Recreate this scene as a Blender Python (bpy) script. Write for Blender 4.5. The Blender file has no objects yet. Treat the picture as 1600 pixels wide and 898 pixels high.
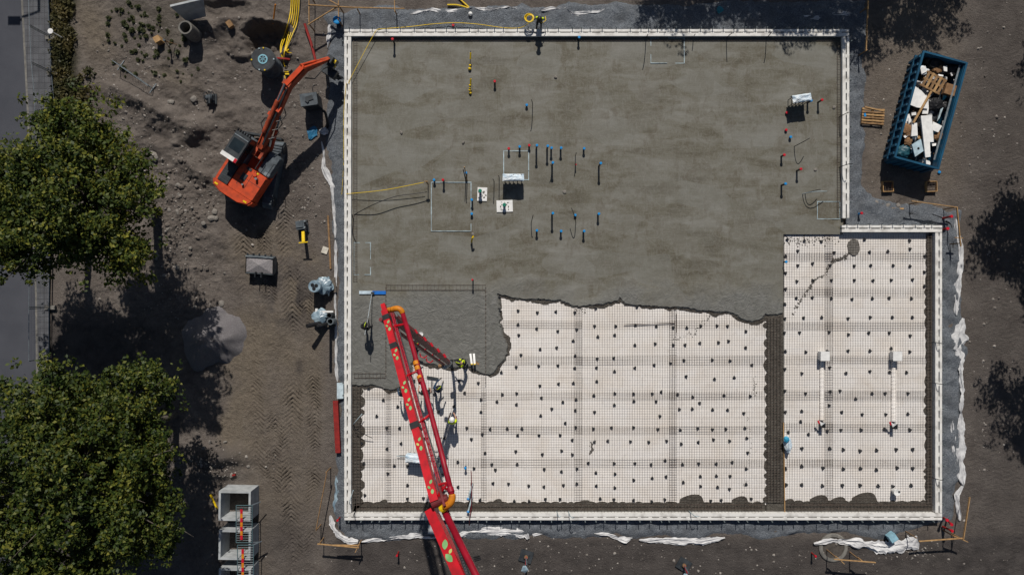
import bpy, bmesh, math, random
import numpy as np
from mathutils import Vector, Matrix
random.seed(7); NR = np.random.default_rng(11)
scene = bpy.context.scene
COL = scene.collection
R = math.radians
# ------------------------------------------------------------------ camera, sky, sun, exposure
H = 45.0            # drone height in metres
S = 26.0            # pixels of the 1600 px photograph per metre at ground level
cam = bpy.data.cameras.new('camera'); camo = bpy.data.objects.new('camera', cam); COL.objects.link(camo)
camo.location = (0, 0, H); camo.rotation_euler = (0, 0, 0)
cam.sensor_width = 36; cam.lens = 36 * H / (1600 / S); cam.clip_end = 3000
scene.camera = camo
SUN_EL = 45.0
w = bpy.data.worlds.new('World'); scene.world = w; w.use_nodes = True
nt = w.node_tree; nt.nodes.clear()
sky = nt.nodes.new('ShaderNodeTexSky'); sky.sky_type = 'NISHITA'; sky.sun_disc = False
sky.sun_elevation = R(SUN_EL); sky.sun_rotation = R(0)
bg = nt.nodes.new('ShaderNodeBackground'); bg.inputs['Strength'].default_value = 0.05
wo = nt.nodes.new('ShaderNodeOutputWorld')
nt.links.new(sky.outputs[0], bg.inputs[0]); nt.links.new(bg.outputs[0], wo.inputs[0])
sl = bpy.data.lights.new('sun', 'SUN'); sl.energy = 5.0; sl.angle = R(0.5); sl.color = (1.0, 0.945, 0.87)
so = bpy.data.objects.new('sun', sl); COL.objects.link(so); so.rotation_euler = (-R(90 - SUN_EL), 0, 0); so.location = (0, 60, 60)
scene.view_settings.view_transform = 'Standard'; scene.view_settings.look = 'None'
scene.view_settings.exposure = -0.30; scene.view_settings.gamma = 1
scene.view_settings.use_curve_mapping = False

# ------------------------------------------------------------------ helpers
def P(px, py, z=0.0):
    f = (H - z) / H / S
    return Vector(((px - 800) * f, (449 - py) * f, z))

def tag(o, label=None, cat=None, group=None, kind=None):
    if label: o['label'] = label
    if cat: o['category'] = cat
    if group: o['group'] = group
    if kind: o['kind'] = kind
    return o

def thing(name, label, cat, loc=(0, 0, 0), rotz=0, group=None):
    o = bpy.data.objects.new(name, None); COL.objects.link(o)
    o.location = loc; o.rotation_euler = (0, 0, rotz); o.empty_display_size = 0.3
    return tag(o, label, cat, group)

def copy_tree(o, parent=None):
    c = o.copy(); COL.objects.link(c); c.parent = parent
    for ch in o.children: copy_tree(ch, c)
    return c

class MB:
    def __init__(s): s.v = []; s.f = []; s.m = []; s.cur = 0
    def add(s, vs, fs):
        b = len(s.v); s.v += [tuple(x) for x in vs]
        s.f += [tuple(i + b for i in f) for f in fs]; s.m += [s.cur] * len(fs); return s
    def box(s, c, size, rot=0, M=None):
        hx, hy, hz = size[0] / 2, size[1] / 2, size[2] / 2
        vs = [Vector((x, y, z)) for x in (-hx, hx) for y in (-hy, hy) for z in (-hz, hz)]
        if M is None: M = Matrix.Rotation(rot, 3, 'Z')
        vs = [M @ v + Vector(c) for v in vs]
        return s.add(vs, [(0, 1, 3, 2), (4, 6, 7, 5), (0, 4, 5, 1), (2, 3, 7, 6), (0, 2, 6, 4), (1, 5, 7, 3)])
    def bar(s, a, b, wd, ht, wd2=None, ht2=None, up=(0, 0, 1)):
        a, b = Vector(a), Vector(b); d = (b - a).normalized(); up = Vector(up)
        if abs(d.dot(up)) > .98: up = Vector((0, 1, 0))
        r = d.cross(up).normalized(); u = r.cross(d)
        wd2 = wd if wd2 is None else wd2; ht2 = ht if ht2 is None else ht2
        vs = []
        for p, w_, h_ in ((a, wd, ht), (b, wd2, ht2)):
            for sx, sz in ((-1, -1), (1, -1), (1, 1), (-1, 1)): vs.append(p + r * (sx * w_ / 2) + u * (sz * h_ / 2))
        return s.add(vs, [(0, 3, 2, 1), (4, 5, 6, 7), (0, 1, 5, 4), (1, 2, 6, 5), (2, 3, 7, 6), (3, 0, 4, 7)])
    def tube(s, pts, r, n=8, cap=True):
        pts = [Vector(p) for p in pts]; k = len(pts)
        rs = r if isinstance(r, (list, tuple)) else [r] * k
        rings = []; ref = None
        for i, p in enumerate(pts):
            d = (pts[min(i + 1, k - 1)] - pts[max(i - 1, 0)])
            if d.length < 1e-9: d = Vector((0, 0, 1))
            d.normalize()
            if ref is None: ref = Vector((1, 0, 0)) if abs(d.x) < .9 else Vector((0, 1, 0))
            x = (ref - d * ref.dot(d)).normalized(); y = d.cross(x); ref = x
            rings.append([p + (x * math.cos(t) + y * math.sin(t)) * rs[i] for t in [2 * math.pi * j / n for j in range(n)]])
        vs = [v for g in rings for v in g]; fs = []
        for i in range(k - 1):
            for j in range(n):
                a, b = i * n + j, i * n + (j + 1) % n
                fs.append((a, b, b + n, a + n))
        if cap: fs += [tuple(range(n - 1, -1, -1)), tuple(range((k - 1) * n, k * n))]
        return s.add(vs, fs)
    def lathe(s, prof, c, n=24):
        c = Vector(c); vs = []; fs = []; k = len(prof)
        for r, z in prof:
            for j in range(n):
                t = 2 * math.pi * j / n; vs.append(c + Vector((r * math.cos(t), r * math.sin(t), z)))
        for i in range(k - 1):
            for j in range(n):
                a, b = i * n + j, i * n + (j + 1) % n; fs.append((a, b, b + n, a + n))
        if prof[0][0] > 1e-6 : pass
        if prof[-1][0] > 1e-6 and False: pass
        return s.add(vs, fs)
    def disc(s, c, r, n=16):
        c = Vector(c)
        return s.add([c + Vector((r * math.cos(2 * math.pi * j / n), r * math.sin(2 * math.pi * j / n), 0)) for j in range(n)], [tuple(range(n))])
    def prism(s, poly, z0, z1, bottom=True):
        n = len(poly)
        ar = sum(poly[i][0] * poly[(i + 1) % n][1] - poly[(i + 1) % n][0] * poly[i][1] for i in range(n))
        if ar < 0: poly = poly[::-1]
        vs = [(p[0], p[1], z0) for p in poly] + [(p[0], p[1], z1) for p in poly]
        fs = [tuple(range(n, 2 * n))] + [(i, (i + 1) % n, n + (i + 1) % n, n + i) for i in range(n)]
        if bottom: fs.append(tuple(range(n - 1, -1, -1)))
        return s.add(vs, fs)
    def build(s, name, mat, parent=None, world=False, origin=None, smooth=False):
        vs = s.v; loc = None
        if world and parent is not None:
            M = Matrix.Translation(Vector(parent.location)) @ Matrix.Rotation(parent.rotation_euler.z, 4, 'Z')
            if parent.parent is not None:
                pp = parent.parent
                M = Matrix.Translation(Vector(pp.location)) @ Matrix.Rotation(pp.rotation_euler.z, 4, 'Z') @ M
            Mi = M.inverted(); vs = [tuple(Mi @ Vector(v)) for v in vs]
        elif parent is None and origin is None and vs:
            a = np.array(vs); lo, hi = a.min(0), a.max(0)
            origin = ((lo[0] + hi[0]) / 2, (lo[1] + hi[1]) / 2, lo[2])
        if parent is None and origin is not None:
            o0 = origin; vs = [(v[0] - o0[0], v[1] - o0[1], v[2] - o0[2]) for v in vs]; loc = o0
        me = bpy.data.meshes.new(name); me.from_pydata(vs, [], s.f); me.update()
        mats = mat if isinstance(mat, (list, tuple)) else [mat]
        for m in mats: me.materials.append(m)
        if len(mats) > 1: me.polygons.foreach_set('material_index', s.m)
        if smooth: me.polygons.foreach_set('use_smooth', [True] * len(me.polygons))
        o = bpy.data.objects.new(name, me); COL.objects.link(o)
        if parent is not None: o.parent = parent
        elif loc is not None: o.location = loc
        return o

def np_mesh(name, V, F, mats, smooth=False, parent=None):
    me = bpy.data.meshes.new(name)
    V = np.asarray(V, dtype=np.float32); F = np.asarray(F, dtype=np.int32); k = F.shape[1]
    me.vertices.add(len(V)); me.vertices.foreach_set('co', V.ravel())
    me.loops.add(F.size); me.loops.foreach_set('vertex_index', F.ravel())
    me.polygons.add(len(F)); me.polygons.foreach_set('loop_start', np.arange(0, F.size, k, dtype=np.int32))
    me.polygons.foreach_set('loop_total', np.full(len(F), k, dtype=np.int32))
    if smooth: me.polygons.foreach_set('use_smooth', np.ones(len(F), dtype=bool))
    me.update(calc_edges=True); me.validate()
    for m in mats: me.materials.append(m)
    o = bpy.data.objects.new(name, me); COL.objects.link(o)
    if parent: o.parent = parent
    return o

def hash2(ix, iy, seed):
    n = (ix.astype(np.int64) * 374761393 + iy.astype(np.int64) * 668265263 + seed * 1442695041) & 0xffffffff
    n = ((n ^ (n >> 13)) * 1274126177) & 0xffffffff
    return ((n ^ (n >> 16)) & 0xffff) / 65535.0
def vnoise(x, y, seed=0):
    ix, iy = np.floor(x), np.floor(y); fx, fy = x - ix, y - iy
    fx = fx * fx * (3 - 2 * fx); fy = fy * fy * (3 - 2 * fy)
    a = hash2(ix, iy, seed); b = hash2(ix + 1, iy, seed); c = hash2(ix, iy + 1, seed); d = hash2(ix + 1, iy + 1, seed)
    return (a * (1 - fx) + b * fx) * (1 - fy) + (c * (1 - fx) + d * fx) * fy - .5
def fbm(x, y, octv=4, seed=0):
    t = 0; a = 1
    for o in range(octv): t = t + a * vnoise(x * 2 ** o, y * 2 ** o, seed + o * 17); a *= .5
    return t
def vn(x, y): return float(vnoise(np.array([float(x)]), np.array([float(y)]), 77)[0])
def sst(a, b, x):
    t = np.clip((x - a) / (b - a), 0, 1); return t * t * (3 - 2 * t)

# ------------------------------------------------------------------ materials
MATS = {}
def pm(name, c1, c2=None, scale=4.0, rough=.8, bump=.0, bscale=20.0, metal=0.0, detail=5, spec=.3, stops=(.35, .65), coat=0):
    if name in MATS: return MATS[name]
    m = bpy.data.materials.new(name); m.use_nodes = True; t = m.node_tree; b = t.nodes['Principled BSDF']
    b.inputs['Roughness'].default_value = rough; b.inputs['Metallic'].default_value = metal
    b.inputs['Specular IOR Level'].default_value = spec
    if coat: b.inputs['Coat Weight'].default_value = coat; b.inputs['Coat Roughness'].default_value = .15
    if c2 is None: c2 = tuple(x * .72 for x in c1)
    tc = t.nodes.new('ShaderNodeTexCoord')
    n = t.nodes.new('ShaderNodeTexNoise'); n.inputs['Scale'].default_value = scale; n.inputs['Detail'].default_value = detail
    t.links.new(tc.outputs['Object'], n.inputs['Vector'])
    r = t.nodes.new('ShaderNodeValToRGB'); r.color_ramp.elements[0].position = stops[0]; r.color_ramp.elements[1].position = stops[1]
    r.color_ramp.elements[0].color = (*c2, 1); r.color_ramp.elements[1].color = (*c1, 1)
    t.links.new(n.outputs['Fac'], r.inputs[0]); t.links.new(r.outputs[0], b.inputs['Base Color'])
    if bump:
        n2 = t.nodes.new('ShaderNodeTexNoise'); n2.inputs['Scale'].default_value = bscale; n2.inputs['Detail'].default_value = 6
        t.links.new(tc.outputs['Object'], n2.inputs['Vector'])
        bp = t.nodes.new('ShaderNodeBump'); bp.inputs['Strength'].default_value = bump; bp.inputs['Distance'].default_value = .05
        t.links.new(n2.outputs['Fac'], bp.inputs['Height']); t.links.new(bp.outputs[0], b.inputs['Normal'])
    MATS[name] = m; return m

class NT:
    """small node-building helper"""
    def __init__(s, name, rough=.9):
        s.m = bpy.data.materials.new(name); s.m.use_nodes = True; s.t = s.m.node_tree
        s.b = s.t.nodes['Principled BSDF']; s.b.inputs['Roughness'].default_value = rough; s.b.inputs['Specular IOR Level'].default_value = .2
        s.pos = s.t.nodes.new('ShaderNodeNewGeometry').outputs['Position']
    def link(s, a, b): s.t.links.new(a, b)
    def noise(s, scale, detail=5, vec=None, rough=.55, dist=0):
        n = s.t.nodes.new('ShaderNodeTexNoise'); n.inputs['Scale'].default_value = scale; n.inputs['Detail'].default_value = detail
        n.inputs['Roughness'].default_value = rough; n.inputs['Distortion'].default_value = dist
        s.link(vec if vec is not None else s.pos, n.inputs['Vector']); return n.outputs['Fac']
    def voro(s, scale, vec=None, out='Distance', feature='F1'):
        n = s.t.nodes.new('ShaderNodeTexVoronoi'); n.feature = feature; n.inputs['Scale'].default_value = scale
        s.link(vec if vec is not None else s.pos, n.inputs['Vector']); return n.outputs[out]
    def scalev(s, v3, vec=None):
        n = s.t.nodes.new('ShaderNodeMapping'); n.inputs['Scale'].default_value = v3
        s.link(vec if vec is not None else s.pos, n.inputs['Vector']); return n.outputs[0]
    def ramp(s, fac, stops):
        r = s.t.nodes.new('ShaderNodeValToRGB'); e = r.color_ramp.elements
        while len(e) < len(stops): e.new(.5)
        for i, (p, c) in enumerate(stops):
            e[i].position = p; e[i].color = (*c, 1) if isinstance(c, tuple) else (c, c, c, 1)
        s.link(fac, r.inputs[0]); return r.outputs[0]
    def mix(s, fac, a, b, mode='MIX'):
        n = s.t.nodes.new('ShaderNodeMix'); n.data_type = 'RGBA'; n.blend_type = mode
        for sock, v in ((n.inputs[0], fac), (n.inputs[6], a), (n.inputs[7], b)):
            if hasattr(v, 'is_output') or isinstance(v, bpy.types.NodeSocket): s.link(v, sock)
            elif isinstance(v, tuple): sock.default_value = (*v, 1)
            else: sock.default_value = v
        return n.outputs[2]
    def math(s, op, a, b=0.0, c=None):
        n = s.t.nodes.new('ShaderNodeMath'); n.operation = op
        for i, v in enumerate((a, b, c)):
            if v is None: continue
            if isinstance(v, bpy.types.NodeSocket): s.link(v, n.inputs[i])
            else: n.inputs[i].default_value = v
        return n.outputs[0]
    def attr(s, name):
        n = s.t.nodes.new('ShaderNodeAttribute'); n.attribute_name = name; return n.outputs['Fac']
    def sep(s, vec=None):
        n = s.t.nodes.new('ShaderNodeSeparateXYZ'); s.link(vec if vec is not None else s.pos, n.inputs[0]); return n.outputs
    def bump(s, h, strength=.5, dist=.05, prev=None):
        n = s.t.nodes.new('ShaderNodeBump'); n.inputs['Strength'].default_value = strength; n.inputs['Distance'].default_value = dist
        s.link(h, n.inputs['Height'])
        if prev is not None: s.link(prev, n.inputs['Normal'])
        return n.outputs[0]
    def done(s, col, normal=None):
        s.link(col, s.b.inputs['Base Color'])
        if normal is not None: s.link(normal, s.b.inputs['Normal'])
        MATS[s.m.name] = s.m; return s.m

def ground_mat():
    n = NT('soil', .95)
    a = n.noise(.75, 9, None, .68, .5); b = n.noise(5, 8, rough=.7); c = n.noise(38, 4, rough=.7)
    base = n.ramp(a, [(.3, (.088, .074, .065)), (.5, (.152, .130, .115)), (.68, (.225, .197, .175))])
    base = n.mix(n.ramp(b, [(.38, 0.0), (.72, .55)]), base, (.24, .21, .185))
    dust = n.mix(n.ramp(b, [(.3, 0.0), (.7, 1.0)]), (.155, .127, .098), (.25, .21, .162))
    base = n.mix(n.attr('dust'), base, dust)
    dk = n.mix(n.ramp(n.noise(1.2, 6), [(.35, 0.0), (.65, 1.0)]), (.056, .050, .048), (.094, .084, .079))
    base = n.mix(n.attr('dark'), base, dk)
    gr = n.mix(n.ramp(n.noise(9, 6), [(.4, 0.0), (.62, 1.0)]), (.020, .024, .010), (.052, .048, .026))
    base = n.mix(n.attr('green'), base, gr)
    base = n.mix(n.ramp(n.voro(26), [(.05, .55), (.16, 0.0)]), base, (.22, .20, .18))      # small pebbles
    base = n.mix(n.ramp(c, [(.35, .5), (.6, 0.0)]), base, (.035, .028, .024))
    d = n.noise(14, 6, None, .7)
    h = n.math('ADD', n.math('ADD', n.math('MULTIPLY', b, .7), n.math('MULTIPLY', c, .35)), n.math('MULTIPLY', d, .6))
    return n.done(base, n.bump(h, 1.0, .13))
def gravel_mat():
    n = NT('crushed_gravel', .9)
    v = n.voro(24, out='Color'); d = n.voro(24); f = n.noise(1.3, 5)
    hs = n.t.nodes.new('ShaderNodeSeparateColor'); n.link(v, hs.inputs[0])
    col = n.ramp(hs.outputs[0], [(0.0, (.088, .100, .116)), (.5, (.138, .154, .175)), (1.0, (.215, .234, .258))])
    col = n.mix(n.ramp(f, [(.35, .55), (.62, 0.0)]), col, (.092, .097, .105))
    return n.done(col, n.bump(n.math('MULTIPLY', d, -1.0), .8, .06))
def asphalt_mat():
    n = NT('asphalt', .85)
    col = n.ramp(n.noise(.6, 6), [(.3, (.044, .048, .060)), (.7, (.066, .070, .084))])
    col = n.mix(n.ramp(n.noise(60, 3), [(.4, 0.0), (.75, .6)]), col, (.10, .10, .11))
    return n.done(col, n.bump(n.noise(70, 3), .4, .02))
def paver_mat():
    n = NT('concrete_pavers', .85)
    br = n.t.nodes.new('ShaderNodeTexBrick'); n.link(n.pos, br.inputs['Vector'])
    br.inputs['Scale'].default_value = 1; br.inputs['Brick Width'].default_value = .35; br.inputs['Row Height'].default_value = .35
    br.inputs['Mortar Size'].default_value = .012; br.offset = 0
    br.inputs['Color1'].default_value = (.125, .128, .138, 1); br.inputs['Color2'].default_value = (.102, .105, .114, 1); br.inputs['Mortar'].default_value = (.03, .03, .032, 1)
    col = n.mix(n.ramp(n.noise(1.5, 6), [(.4, .5), (.6, 0.0)]), br.outputs['Color'], (.055, .055, .06))
    return n.done(col, n.bump(br.outputs['Fac'], -.5, .01))
def slab_mat():
    n = NT('wet_concrete', .62); n.b.inputs['Specular IOR Level'].default_value = .25
    y = n.sep()[1]; x = n.sep()[0]
    wob = n.math('MULTIPLY', n.math('SUBTRACT', n.noise(.35, 4), .5), 5.0)
    fresh = n.ramp(n.math('MULTIPLY_ADD', n.math('ADD', y, wob), .3, .5), [(.22, 1.0), (.62, 0.0)])   # 1 at the pour front, 0 on the floated field
    ns = n.noise(.9, 6, n.scalev((.5, 1.6, 1)), .6, .4)
    nb = n.noise(1.5, 7, n.scalev((1.2, .7, 1)), .62, .5)
    old = n.ramp(ns, [(.34, (.080, .071, .050)), (.46, (.122, .114, .088)), (.56, (.146, .140, .117)), (.70, (.195, .191, .170))])
    old = n.mix(n.ramp(nb, [(.52, 0.0), (.62, .55)]), old, (.086, .072, .049))                          # browner bleed patches
    patch = n.voro(.55, n.scalev((.6, 1.5, .01)), 'Color'); pc = n.t.nodes.new('ShaderNodeSeparateColor'); n.link(patch, pc.inputs[0])
    old = n.mix(n.ramp(pc.outputs[0], [(.55, 0.0), (.9, .45)]), old, (.170, .170, .152))
    cb = n.t.nodes.new('ShaderNodeTexVoronoi'); cb.distance = 'CHEBYCHEV'; cb.inputs['Scale'].default_value = .8; n.link(n.scalev((.8, 1, .01)), cb.inputs['Vector']); cc_ = n.t.nodes.new('ShaderNodeSeparateColor'); n.link(cb.outputs['Color'], cc_.inputs[0])
    old = n.mix(n.ramp(cc_.outputs[1], [(.45, 0.0), (1.0, .38)]), old, (.105, .096, .070)); old = n.mix(n.ramp(cc_.outputs[2], [(.6, 0.0), (1.0, .35)]), old, (.185, .182, .165))
    swirl = n.noise(1.1, 7, None, .62, 3.4)
    old = n.mix(n.ramp(swirl, [(.48, 0.0), (.51, .34), (.54, 0.0)]), old, (.23, .225, .20))
    st = n.noise(7, 4, n.scalev((.25, 2.5, 1)), .6, .2)
    vs_ = n.noise(6, 4, n.scalev((2.2, .3, 1)), .6, .2)
    old = n.mix(n.ramp(vs_, [(.55, 0.0), (.72, .4)]), old, (.20, .196, .178))
    old = n.mix(n.ramp(st, [(.56, 0.0), (.74, .35)]), old, (.22, .21, .19))                           # float streaks
    new = n.ramp(n.noise(1.8, 7, None, .6, 1.6), [(.3, (.118, .117, .106)), (.55, (.148, .147, .136)), (.75, (.185, .184, .172))])
    col = n.mix(fresh, old, new)
    fine = n.noise(30, 4, None, .7)
    col = n.mix(n.ramp(fine, [(.3, .08), (.5, 0.0)]), col, (.06, .056, .048))
    lump = n.noise(1.7, 7, None, .62, 2.4)
    h1 = n.math('MULTIPLY', lump, n.math('ADD', n.math('MULTIPLY', fresh, 1.0), .06))
    nrm = n.bump(h1, .6, .16); nrm = n.bump(n.math('ADD', n.math('MULTIPLY', fine, .4), st), .15, .03, nrm)
    return n.done(col, nrm)
def footing_mat():
    n = NT('footing_concrete', .75)
    col = n.ramp(n.noise(3, 7, None, .65, .6), [(.3, (.048, .043, .036)), (.55, (.085, .077, .066)), (.78, (.130, .120, .104))])
    return n.done(col, n.bump(n.noise(9, 6), .9, .12))
def eps_mat(name, tint=1.0):
    n = NT(name, .7)
    br = n.t.nodes.new('ShaderNodeTexBrick'); n.link(n.pos, br.inputs['Vector'])
    br.inputs['Scale'].default_value = 1; br.inputs['Brick Width'].default_value = 1.2; br.inputs['Row Height'].default_value = .6
    br.inputs['Mortar Size'].default_value = .006; br.offset = .5
    c = .85 * tint
    br.inputs['Color1'].default_value = (c, c * .955, c * .905, 1); br.inputs['Color2'].default_value = (c * .96, c * .925, c * .89, 1); br.inputs['Mortar'].default_value = (.40, .37, .34, 1)
    scuff = n.noise(3.0, 9, None, .7, 1.2)
    dirt = n.noise(.45, 6, None, .6, .6)
    col = n.mix(n.ramp(dirt, [(.42, 0.0), (.75, .45)]), br.outputs['Color'], (.62, .53, .43))
    col = n.mix(n.ramp(n.noise(2.3, 7), [(.58, 0.0), (.75, .3)]), col, (.50, .45, .40))
    col = n.mix(n.ramp(scuff, [(.60, 0.0), (.70, .4)]), col, (.36, .33, .29))
    return n.done(col, n.bump(n.noise(40, 3), .1, .01))
def leaf_mat(name, ca, cb, cc):
    m = bpy.data.materials.new(name); m.use_nodes = True; t = m.node_tree
    b = t.nodes['Principled BSDF']; b.inputs['Roughness'].default_value = .55; b.inputs['Specular IOR Level'].default_value = .25
    g = t.nodes.new('ShaderNodeNewGeometry'); r = t.nodes.new('ShaderNodeValToRGB'); e = r.color_ramp.elements
    e.new(.5); e[0].position = 0; e[0].color = (*ca, 1); e[1].position = .55; e[1].color = (*cb, 1); e[2].position = 1; e[2].color = (*cc, 1)
    t.links.new(g.outputs['Random Per Island'], r.inputs[0])
    tc = t.nodes.new('ShaderNodeTexNoise'); tc.inputs['Scale'].default_value = .8; tc.inputs['Detail'].default_value = 2
    to = t.nodes.new('ShaderNodeTexCoord'); t.links.new(to.outputs['Object'], tc.inputs['Vector'])
    mx = t.nodes.new('ShaderNodeMix'); mx.data_type = 'RGBA'; mx.blend_type = 'MULTIPLY'
    rr = t.nodes.new('ShaderNodeValToRGB'); rr.color_ramp.elements[0].position = .35; rr.color_ramp.elements[1].position = .65
    rr.color_ramp.elements[0].color = (.5, .62, .5, 1); rr.color_ramp.elements[1].color = (1.25, 1.15, .9, 1)
    t.links.new(tc.outputs['Fac'], rr.inputs[0]); mx.inputs[0].default_value = 1
    t.links.new(r.outputs[0], mx.inputs[6]); t.links.new(rr.outputs[0], mx.inputs[7]); t.links.new(mx.outputs[2], b.inputs['Base Color'])
    tr = t.nodes.new('ShaderNodeBsdfTranslucent'); t.links.new(mx.outputs[2], tr.inputs[0])
    ms = t.nodes.new('ShaderNodeMixShader'); ms.inputs[0].default_value = .22
    o = t.nodes['Material Output']; t.links.new(b.outputs[0], ms.inputs[1]); t.links.new(tr.outputs[0], ms.inputs[2]); t.links.new(ms.outputs[0], o.inputs[0])
    MATS[name] = m; return m

SOIL = ground_mat(); GRAVEL = gravel_mat(); ASPH = asphalt_mat(); PAVER = paver_mat(); SLABM = slab_mat(); FOOT = footing_mat()
EPS = eps_mat('insulation_white'); FORMW = pm('form_white', (.70, .69, .66), (.44, .425, .40), 2.2, .65, .15, 30, detail=9, stops=(.28, .52))
REBAR = pm('rebar_steel', (.125, .095, .075), (.06, .05, .045), 6, .6)
PLAST = pm('spacer_plastic', (.030, .032, .036), None, 8, .5)
BLACK = pm('black_plastic', (.012, .012, .013), (.02, .02, .022), 5, .45)
BLUE = pm('cap_blue', (.012, .26, .60), (.01, .20, .50), 10, .4); REDC = pm('cap_red', (.52, .012, .03), (.40, .01, .02), 10, .4)
GREEN = pm('cap_green', (.01, .20, .13), (.01, .15, .10), 10, .4); YEL = pm('yellow_plastic', (.75, .52, .01), (.62, .42, .01), 8, .45)
REDP = pm('boom_red', (.50, .005, .014), (.30, .006, .012), 2.4, .45, .05, 14, detail=9, spec=.25); REDD = pm('pipe_red', (.30, .006, .022), (.21, .005, .016), 2.5, .45)
BROWNR = pm('shaded_red_brown', (.16, .02, .024), (.09, .012, .014), 3, .5)  # boom red darkened with the tip arm's shade; joint and one cable share it
ORANGE = pm('machine_orange', (.56, .066, .018), (.30, .045, .018), 2.6, .55, .1, 9, detail=9, stops=(.3, .6)); BOOMO = pm('dusty_boom_orange', (.46, .080, .030), (.20, .036, .018), 3.0, .65, .15, 9); ORCL = pm('clamp_orange', (.60, .22, .01), (.48, .15, .01), 6, .5)
LEAFP = pm('leaf_paint', (.24, .46, .20), (.13, .32, .11), 3, .5); LEAFY = pm('leaf_paint_yellow', (.46, .54, .16), (.36, .42, .12), 3, .5)
WOOD = pm('timber', (.44, .27, .12), (.30, .18, .08), 5, .8, .2, 30); WOODD = pm('weathered_timber', (.30, .18, .085), (.17, .10, .05), 6, .85, .3, 30)
STEEL = pm('galvanised_steel', (.32, .36, .38), (.20, .23, .25), 6, .45, metal=.7); DKST = pm('dark_steel', (.045, .052, .058), (.022, .026, .03), 4, .55, .15, 20)
CONC = pm('precast_concrete', (.42, .44, .45), (.30, .32, .33), 2.5, .85, .15, 25); CONCG = pm('old_concrete', (.20, .19, .17), (.12, .115, .105), 4, .9, .3, 18)
GEO = pm('geotextile', (.66, .66, .66), (.40, .40, .41), 2.2, .85, .35, 12); PLWR = pm('plastic_wrap', (.36, .47, .53), (.13, .19, .24), 2, .3, .4, 6, spec=.6)
TARPB = pm('blue_tarp', (.02, .14, .26), (.012, .09, .18), 3, .5, .3, 8); TARPW = pm('white_tarp', (.72, .76, .78), (.42, .55, .66), 3, .5, .4, 8)
PVC = pm('pvc_pale', (.42, .52, .56), (.22, .27, .29), 3, .5); SKIPB = pm('container_blue', (.007, .078, .15), (.005, .05, .10), 1.5, .5, .1, 12)
SKIN = pm('skin', (.42, .24, .17), (.36, .20, .14), 20, .6); CLOTH = pm('dark_workwear', (.018, .020, .025), (.010, .011, .014), 8, .9)
HIVIS = pm('hi_vis_yellow', (.62, .78, .02), (.5, .64, .015), 8, .8); BLUEW = pm('blue_workwear', (.02, .05, .10), (.015, .035, .07), 8, .9)
ROCKM = pm('rock', (.17, .145, .125), (.085, .072, .064), 6, .9, .4, 14); PALER = pm('pale_rock', (.26, .24, .215), (.16, .145, .13), 5, .9, .4, 14)
CARD = pm('cardboard', (.26, .15, .075), (.18, .10, .05), 4, .9); BARK = pm('bark', (.14, .12, .10), (.05, .042, .036), 9, .95, .6, 14)
WHITE = pm('white_plastic', (.78, .78, .76), (.66, .66, .65), 5, .5); GLASS = pm('dark_glass', (.012, .018, .022), (.02, .03, .035), 2, .12, spec=.6)
GREYM = pm('grey_machine', (.10, .12, .135), (.05, .06, .07), 3, .5, .1, 15); MUD = pm('dried_mud', (.085, .074, .064), (.05, .044, .038), 6, .95, .4, 12)
REDST = pm('red_primer_steel', (.28, .022, .018), (.19, .016, .014), 4, .6)
LEAFA = leaf_mat('foliage', (.022, .040, .010), (.066, .092, .019), (.19, .19, .034)); LEAFB = leaf_mat('foliage_deep', (.018, .036, .010), (.052, .077, .016), (.145, .152, .028))
WEED = leaf_mat('weed_leaves', (.05, .06, .03), (.085, .095, .045), (.13, .13, .07)); DRYG = leaf_mat('dry_grass', (.05, .045, .018), (.08, .07, .03), (.12, .10, .05))

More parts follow.
